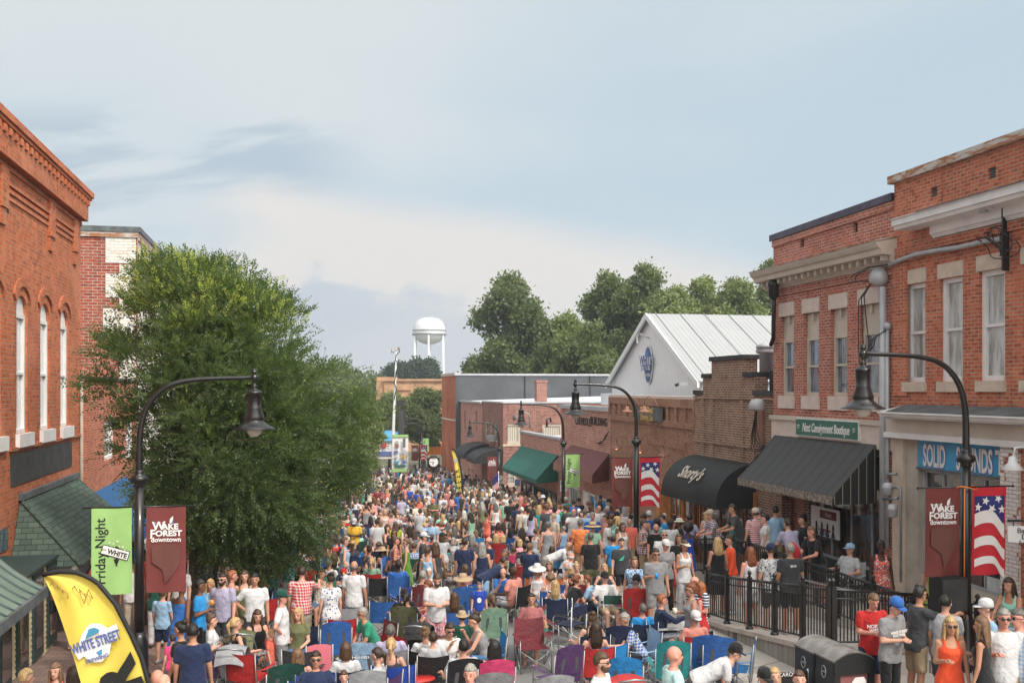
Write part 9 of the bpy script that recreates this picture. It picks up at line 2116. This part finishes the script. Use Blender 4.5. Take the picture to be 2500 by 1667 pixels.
# ------------------------------------------------------------------ empty chairs and things among the crowd
def put_chair(px,py,kind,col,face,label,logo=None):
 h={'camp':0.92,'high':1.07,'director':0.87}[kind];p=stand(px,py,h);
 p=stand(px,py,h,surf(p[0],p[1])-g(p[1]));OCC.append((p[0],p[1]));return chair((p[0],p[1],surf(p[0],p[1])),face,kind,col,label,logo)
for row in """
815 1505|high|blue|-5|tall blue empty chair beside the red chair, nearest the pink sling chair
841 1500|camp|red|10|red empty camp chair against the tall blue chair
851 1473|camp|silver|5|silver empty camp chair behind the red chair, yellow towels on its arms
877 1554|high|light blue|0|pale blue empty chair with faded lettering on its back|Hornets
893 1617|high|silver|0|silver and purple empty chair in the bottom row beside the royal blue one
957 1611|camp|royal blue|-8|royal blue empty chair with green piping in the bottom row
991 1538|high|red|40|bright red and white empty chair turned aside
1200 1622|high|grey|5|grey empty chair with a purple window panel in the bottom row
923 1403|camp|black|0|black empty camp chair left of the blue shirted man
938 1458|camp|blue|10|blue empty camp chair behind the man in green t-shirt
991 1424|camp|royal blue|-15|royal blue empty chair with green edge by the black cap
1301 1517|camp|maroon|180|large maroon empty chair nearest the purple chair
1318 1488|camp|maroon|170|maroon empty chair tucked behind the other maroon chair
1360 1561|high|purple|-20|purple empty chair with a gold crest
1341 1628|high|silver|0|silver empty chair with an orange panel in the bottom row
1367 1454|director|navy|20|navy director chair with white tubular frame
1392 1474|director|navy|-40|second navy director chair with white tubular frame, turned to its twin
1501 1446|director|dark green|10|dark green director chair behind the red side table
1473 1561|camp|bright blue|-10|bright blue empty chair with a dark grey back panel
1520 1587|high|bright blue|15|tall bright blue empty chair with a mesh panel by the striped shirt
1513 1514|high|navy|15|tall navy padded chair in front of the grey folding table
1633 1549|high|teal|10|teal empty chair with pale mesh in front of the blue folded row
1700 1527|camp|navy|20|dark blue empty chair at the start of the blue row by the kerb
1722 1535|high|blue|15|blue lumbar chair in the middle of the row by the kerb
1746 1541|high|blue|10|blue lumbar chair at the end of the row by the kerb
1790 1560|camp|bright blue|-60|shiny blue armchair on the pale pavement
1910 1627|director|black|0|black chair back lettered in white at the foot of the ramp wall|CAROLINA
1684 1556|camp|light blue|0|light blue low chair with white lettering under the salmon t-shirt
746 1574|camp|charcoal|20|charcoal empty chair behind the pink sling chair
752 1643|camp|royal blue|0|royal blue chair with a white patch at the bottom row|27
689 1604|high|dark green|-10|dark green empty chair beside the maroon topped woman
614 1580|camp|red|30|red empty camp chair behind the grey stroller
521 1573|camp|purple|0|dark purple empty camp chair with crossed legs left of the grey stroller
727 1452|camp|olive|0|olive empty camp chair under the red plaid shirt
655 1452|camp|red|10|small red empty chair by the black stroller
1240 1262|camp|red|0|red empty camp chair with a small white logo amid the crowd
1353 1320|camp|blue|10|blue empty camp chair with turquoise back by the bending man
1370 1306|camp|red|0|red chair behind the white shirted man with red shorts
1316 1304|camp|red|5|red chair beside the short haired woman in white
940 1340|camp|charcoal|0|charcoal empty chair with white tag near the dusty rose top|
""".strip().splitlines():
 f=row.split('|');px,py=map(float,f[0].split());put_chair(px,py,f[1],f[2],float(f[3]),f[4],f[5]if len(f)>5 and f[5]else None)
 # pink sling chair
p=stand(779,1561,0.95);sl=empty('sling_chair',p,'pink sling chair with rounded top by the tall blue chair','chair','folding camp chairs in the street')
mb=MB();mb.grid([[(-0.2+0.4*i/4,-0.3-0.05*j/6,0.3+0.66*j/6-0.03*(abs(i-2)/2)**3*(j==6))for j in range(7)]for i in range(5)]);o=mb.build('backrest',M_['painted'],sl,wp=False);o.color=(0.75,0.2,0.25,1)
mb=MB();mb.grid([[(-0.2+0.4*i/4,-0.3+0.5*j/4,0.3+0.02*j)for j in range(5)]for i in range(5)]);o=mb.build('seat',M_['painted'],sl,wp=False);o.color=(0.75,0.2,0.25,1)
for s in(-1,1):mb=MB();mb.tube([(s*0.22,0.25,0),(s*0.22,0.2,0.4),(s*0.22,-0.3,0.3),(s*0.22,-0.36,0.95)],0.012,6);mb.tube([(s*0.22,-0.32,0),(s*0.22,0.1,0.35)],0.012,6);mb.build('leg',M_['galv'],sl,wp=False)
# strollers
def stroller(px,py,col,face,label,h=1.02):
 p=stand(px,py,h);OCC.append((p[0],p[1]));s_=empty('stroller',p,label,'stroller','baby strollers in the crowd',-rad(face));c_=COL[col]
 mb=MB();mb.grid([[(-0.24+0.48*i/6,-0.10+0.30*sin(a),0.66+0.34*cos(a)-0.05*(abs(i-3)/3)**2)for a in np.linspace(-1.3,1.2,9)]for i in range(7)]);o=mb.build('hood',M_['chair_fabric'],s_,wp=False);o.color=(*c_,1)
 mb=MB();mb.grid([[(-0.2+0.4*i/4,-0.25+0.5*j/6,0.78-0.45*sin(pi/2*min(1,j/3))+0.02*j)for j in range(7)]for i in range(5)]);o=mb.build('seat',M_['chair_fabric'],s_,wp=False);o.color=(*c_,1)
 mb=MB()
 for s in(-1,1):mb.tube([(s*0.26,0.4,0.12),(s*0.25,0.0,0.55),(s*0.24,-0.42,0.98)],0.014,6);mb.tube([(s*0.27,-0.35,0.14),(s*0.25,0.05,0.55)],0.014,6)
 mb.tube([(-0.24,-0.42,0.98),(0,-0.46,1.02),(0.24,-0.42,0.98)],0.018,6);mb.build('frame',M_['gray_metal'],s_,wp=False)
 for s in(-1,1):
  for y,r in((0.4,0.1),(-0.35,0.14)):mb=MB();mb.tube([(s*0.27-0.02,y,r),(s*0.27+0.02,y,r)],r,12,sm=False);mb.build('wheel',M_['dark'],s_,wp=False)
for a in((572,1566,'silver',10,'grey stroller with a ribbed hood in front of the red empty chair'),(596,1532,'olive',10,'olive stroller hood beside the blond ponytail'),(626,1461,'black',0,'black stroller in front of the man in white t-shirt with a beer'),(1027,1513,'black',20,'black stroller near the man in pink patterned shorts'),(1478,1647,'red',0,'red hooded stroller seat beside the striped shirt'),(1524,1638,'red',0,'larger red hooded stroller seat nearest the bald man'),(1383,1253,'black',90,'black hooded stroller in the middle of the standing crowd'),(812,1420,'charcoal',40,'charcoal stroller next to the white leaf print shirt')):stroller(*a)
# tables
def table(px,py,w_,d_,h,mat,label,rnd=False):
 p=stand(px,py,h);OCC.append((p[0],p[1]));t_=empty('folding_table',p,label,'table');mb=MB()
 if rnd:mb.lathe([(0.0,h-0.03),(w_/2,h-0.03),(w_/2,h),(0.0,h)],(0,0,0),20,sy=d_/w_)
 else:mb.box(-w_/2,w_/2,-d_/2,d_/2,h-0.035,h)
 mb.build('table_top',M_[mat],t_,wp=False)
 for s in(-1,1):mb=MB();mb.tube([(s*w_*0.35,-d_*0.38,0),(-s*w_*0.35,-d_*0.3,h-0.03)],0.012,6);mb.tube([(s*w_*0.35,d_*0.38,0),(-s*w_*0.35,d_*0.3,h-0.03)],0.012,6);mb.tube([(s*w_*0.35,-d_*0.38,0.01),(s*w_*0.35,d_*0.38,0.01)],0.012,6);mb.build('leg',M_['galv'],t_,wp=False)
 return p
table(1608,1524,1.2,0.7,0.7,'glass_pale','pale grey folding table behind the gingham shirt');table(1010,1655,0.7,0.45,0.5,'red_plastic','red oval side table in the bottom row',True);table(1540,1474,0.6,0.5,0.55,'red_plastic','red rimmed side table in front of the dark green director chair')
table(1265,1460,0.5,0.4,0.5,'tar','small dark camp table beside the blue polo shirt')
# black advertising board with a cone picture
p=stand(1103,1212,1.5);ab=empty('poster_stand',p,'black framed poster stand with an orange and teal picture in the middle of the crowd','sign')
mb=MB();mb.box(-0.42,0.42,-0.06,0.06,0,1.5);mb.build('frame',M_['dark'],ab,wp=False);mb=MB();mb.box(-0.33,0.33,-0.075,-0.062,0.5,1.4);mb.build('poster',M_['logo_teal'],ab,wp=False);mb=MB();mb.lathe([(0.12,0.55),(0.03,1.1),(0.0,1.12)],(-0.15,-0.08,0),10,sy=0.1);mb.build('cone_print',M_['orange_plastic'],ab,wp=False)
# ------------------------------------------------------------------ the rest of the crowd: individuals first, nearest the viewer
rs=np.random.RandomState(21)
TOPC=['white','white','white','cream','navy','navy','navy','black','black','black','charcoal','charcoal','grey','grey','light grey','denim','dusty rose','blue','royal blue','bright blue','light blue','teal','green','olive','red','coral','pink','light grey','white','salmon','maroon','lavender','mint','beige','denim','dark green','sage']
HM=[('short','black'),('short','dark brown'),('short','brown'),('short','light brown'),('short','grey'),('short','white'),('balding','grey'),('bald','grey'),('short','blond'),('short','dark grey')]
HF=[('long','brown'),('long','blond'),('long','dark brown'),('pony','brown'),('pony','blond'),('bun','dark brown'),('bobcut','brown'),('bobcut','grey'),('bobcut','blond'),('curly','brown'),('long','black'),('bun','blond')]
HN={'short':'short {} hair','balding':'thinning {} hair','bald':'a bald head','long':'long {} hair','pony':'a {} ponytail','bun':'a {} bun','bobcut':'a {} bob','curly':'{} curls','afro':'black afro'}
SEEN_L=set();CHC=('blue','blue','navy','navy','royal blue','royal blue','bright blue','red','red','maroon','green','dark green','charcoal','black','black','silver','teal','purple','grey','dark green')
LIMIT=292
def where(x,y):
 if x<-1.7:return 'on the brick pavement'
 if y<30:return 'among the near chairs'
 if y<40:return 'in the middle of the street' if x<6 else 'near the tan brick brewery'
 if y<52:return 'level with the maroon awning' if x>5 else 'level with the maroon awning, far side'
 return 'level with the green awning'
def auto(x,y,sit):
 z=surf(x,y);
 for _ in range(60):
  sex='m' if rs.rand()<0.5 else 'f';col=TOPC[rs.randint(len(TOPC))];H_=(HM if sex=='m' else HF)[rs.randint(10)]
  gar=('tee','polo','shirt')[rs.randint(3)]if sex=='m' else('tee','tank','dress')[rs.randint(3)]
  pat=None if rs.rand()<0.8 else('plaid' if gar in('polo','shirt')else 'floral')
  hat=None;r=rs.rand()
  if r<0.16:hat=('cap',['white','navy','red','grey','tan','black'][rs.randint(6)])
  elif r<0.20:hat=('sunhat','tan')
  nm={'tee':'t-shirt','polo':'polo shirt','shirt':'shirt','tank':'tank top','dress':'dress'}[gar]
  lab=f"{'seated' if sit else 'standing'} {'man' if sex == 'm' else 'woman'} in {col} {(pat + ' ') if pat else ''}{nm} with {('a ' + hat[1] + (' cap' if hat[0] == 'cap' else ' sun hat') + ' over ') if hat else ''}{HN[H_[0]].format(H_[1])}"
  key=lab
  if key not in SEEN_L:SEEN_L.add(key);break
 lab=lab+' '+where(x,y);lab=' '.join(lab.split()[:16])
 if sit:pose=('sit','sit','lap','sitcup','sit','forward')[rs.randint(6)];face=rs.randn()*28 if rs.rand()<0.8 else 180+rs.randn()*40
 else:pose=('stand','cup','hands','hip','cross','stand','walk')[rs.randint(7)];face=rs.randn()*35 if rs.rand()<0.6 else rs.rand()*360
 sk=('fair','pink skin','tan skin','fair','tan skin','brown skin','dark skin')[rs.randint(7)]
 bot=None if gar=='dress' else(('shorts','shorts','pants')[rs.randint(3)],('khaki','denim','navy','charcoal','beige','black','white')[rs.randint(7)])
 acc=(f'{hat[0]}:{hat[1]}',)if hat else();acc+=('sunglasses',)if rs.rand()<0.25 else()
 sc=0.94+0.12*rs.rand();NP[0]+=1
 person((x,y,z),pose,sex,face,(gar,col,pat),bot,H_,lab,sk,acc,sc,'people in the street crowd',hide_legs=True,rnd=NP[0])
 if sit:
  k=('camp','camp','high')[rs.randint(3)];cc_=CHC[rs.randint(len(CHC))]
  chair((x,y,z),face,k,cc_,' '.join(f'{cc_} camp chair under the {lab[7:]}'.split()[:16]),scale=sc)
 OCC.append((x,y))
def free(x,y,d=0.62):return all((x-a)**2+(y-b_)**2>d*d for a,b_ in OCC)
cand=[]
for y in np.arange(19.5,60,0.95):
 for x in np.arange(-1.2,12.4,0.80):
  xx,yy=x+rs.randn()*0.16,y+rs.randn()*0.2
  if 7.2<xx<11.3 and yy<26:continue # clear pavement by the ramp
  if xx>12.2 and yy<46:continue
  if 5.6<xx<9.5 and yy<33 and rs.rand()<0.7:continue
  if yy<23 and rs.rand()<0.45:continue
  if yy<30 and rs.rand()<0.15:continue
  cand.append((xx,yy))
for y in np.arange(22,60,1.3):
 for x in(-2.4,-3.4,-4.4):
  if rs.rand()<0.6:cand.append((x+rs.randn()*0.2,y+rs.randn()*0.25))
def vis(x,y):return-30<(x*R_[0]+y*R_[1])/(x*F_[0]+y*F_[1])*F+1250<2500
cand=[c_ for c_ in cand if vis(*c_)];cand.sort(key=lambda c_:c_[1]);rest=[]
for(x,y)in cand:
 if not free(x,y):continue
 if NP[0]<LIMIT:auto(x,y,(x<8.3 and y<58 and x>-1.5 and rs.rand()<0.93))
 else:rest.append((x,y));OCC.append((x,y))
for y in np.arange(60,100,1.05):
 for x in np.arange(-5.0,14.0,0.85):
  xx,yy=x+rs.randn()*0.2,y+rs.randn()*0.25
  if yy>84 and(xx<1 or rs.rand()<0.45):continue
  if abs(xx-8.2)<0.5 and 74<yy<78:continue
  if rs.rand()<0.86:rest.append((xx,yy))
  # the far crowd beyond, one mass
def low(me):
 o=bpy.data.objects.new('t',me);C.objects.link(o);d=o.modifiers.new('d','DECIMATE');d.ratio=0.06;m=bpy.data.meshes.new_from_object(o.evaluated_get(bpy.context.evaluated_depsgraph_get()));bpy.data.objects.remove(o)
 co=np.empty(len(m.vertices)*3);m.vertices.foreach_get('co',co);m.calc_loop_triangles();tr_=np.empty(len(m.loop_triangles)*3,dtype=np.int32);m.loop_triangles.foreach_get('vertices',tr_);return co.reshape(-1,3),tr_.reshape(-1,3)
def lowset(pose,sex):
 R=rig(pose,sex);gk='tee' if sex=='m' else 'tank';hs_='short' if sex=='m' else 'long'
 S=[('skin',*low(get(('body',pose,sex),lambda:make_body(pose,sex))[0])),('top',*low(get((gk,pose,sex),lambda:make_garment(pose,sex,gk)))),('bot',*low(get(('shorts',pose,sex),lambda:make_garment(pose,sex,'shorts'))))]
 hc_,ht=low(get(('hair',hs_),lambda:make_hair(hs_)));M3=np.array(R['Rh']);S.append(('hair',hc_@M3 .T+np.array(R['head']),ht));return S
sets=[get(('low',p_,s_),lambda:lowset(p_,s_))for p_,s_ in(('stand','m'),('stand','f'),('cup','m'),('hands','f'),('sit','m'),('sit','f'))]
VV,TT,CC,off=[],[],[],0
for(x,y)in rest:
 st_=(rs.rand()<(0.88 if(y<68 and-1.5<x<7.8)else 0.06));S=sets[rs.randint(4,6)if st_ else rs.randint(0,4)];a=(rs.randn()*0.6 if rs.rand()<0.7 else rs.rand()*6.28);ca,sa=cos(a),sin(a);s_=0.92+0.14*rs.rand()
 cl_={'skin':list(SKIN.values())[(0,2,1,0,1,3,4)[rs.randint(7)]],'top':COL[TOPC[rs.randint(len(TOPC))]],'bot':COL[('khaki','denim','navy','charcoal','black')[rs.randint(5)]],'hair':list(HAIRC.values())[(0,1,1,2,2,3,6,7,8,9)[rs.randint(10)]]}
 z=surf(x,y)
 if st_ and NCH[0]<285:
  cell=('by the tree side' if x<1.2 else 'in mid street' if x<4.2 else 'near the shop side','the tan brick brewery' if y<38 else 'the gold lettered board' if y<43 else 'the maroon awning' if y<49 else 'the black raised letters' if y<54 else 'the green awning' if y<59 else 'the low white roof edge')
  fr_=[c2 for c2 in dict.fromkeys(CHC)if(cell,c2)not in SEEN_L]
  if fr_:cn=fr_[rs.randint(len(fr_))];SEEN_L.add((cell,cn));far_chair((x,y,z),-a*57.3,cn,f'{cn} camp chair {cell[0]}, level with {cell[1]}')
 for k,co,tr_ in S:
  c_=co*s_;q=np.stack([c_[:,0]*ca-c_[:,1]*sa+x,c_[:,0]*sa+c_[:,1]*ca+y,c_[:,2]+z],1);VV.append(q);TT.append(tr_+off);off+=len(q);CC.append(np.tile(np.array([*cl_[k],1.0]),(len(q),1)))
V_=np.concatenate(VV).astype(np.float32);T_=np.concatenate(TT).astype(np.int32);me=bpy.data.meshes.new('crowd');me.vertices.add(len(V_));me.vertices.foreach_set('co',V_.ravel());me.loops.add(T_.size);me.loops.foreach_set('vertex_index',T_.ravel());me.polygons.add(len(T_));me.polygons.foreach_set('loop_start',np.arange(0,T_.size,3,dtype=np.int32));me.polygons.foreach_set('loop_total',np.full(len(T_),3,dtype=np.int32));me.update(calc_edges=True)
at_=me.color_attributes.new('tint','FLOAT_COLOR','POINT');at_.data.foreach_set('color',np.concatenate(CC).astype(np.float32).ravel());me.materials.append(M_['crowd'])
o=link('crowd',me);tag(o,'dense far crowd filling the street towards the stage',None,None,'stuff')
print('people',NP[0],'rest',len(rest),'verts',len(V_),'chairs',NCH[0])
# ------------------------------------------------------------------ the air: a thin summer haze
mb=MB();mb.box(-260,330,-55,640,-8.5,42);hz=mb.build('haze',None,None);hz.data.materials.clear()
m=bpy.data.materials.new('haze_air');m.use_nodes=True;t=m.node_tree;t.nodes.clear();N=NT(t)
v=N.n('VolumePrincipled',{'Color':(0.80,0.86,0.93,1),'Density':0.0006,'Anisotropy':0.2});N.l.new(v.outputs[0],N.n('OutputMaterial').inputs['Volume']);hz.data.materials.append(m)
tag(hz,'thin pale summer haze over the street',None,None,'stuff')
SC.cycles.volume_bounces=0
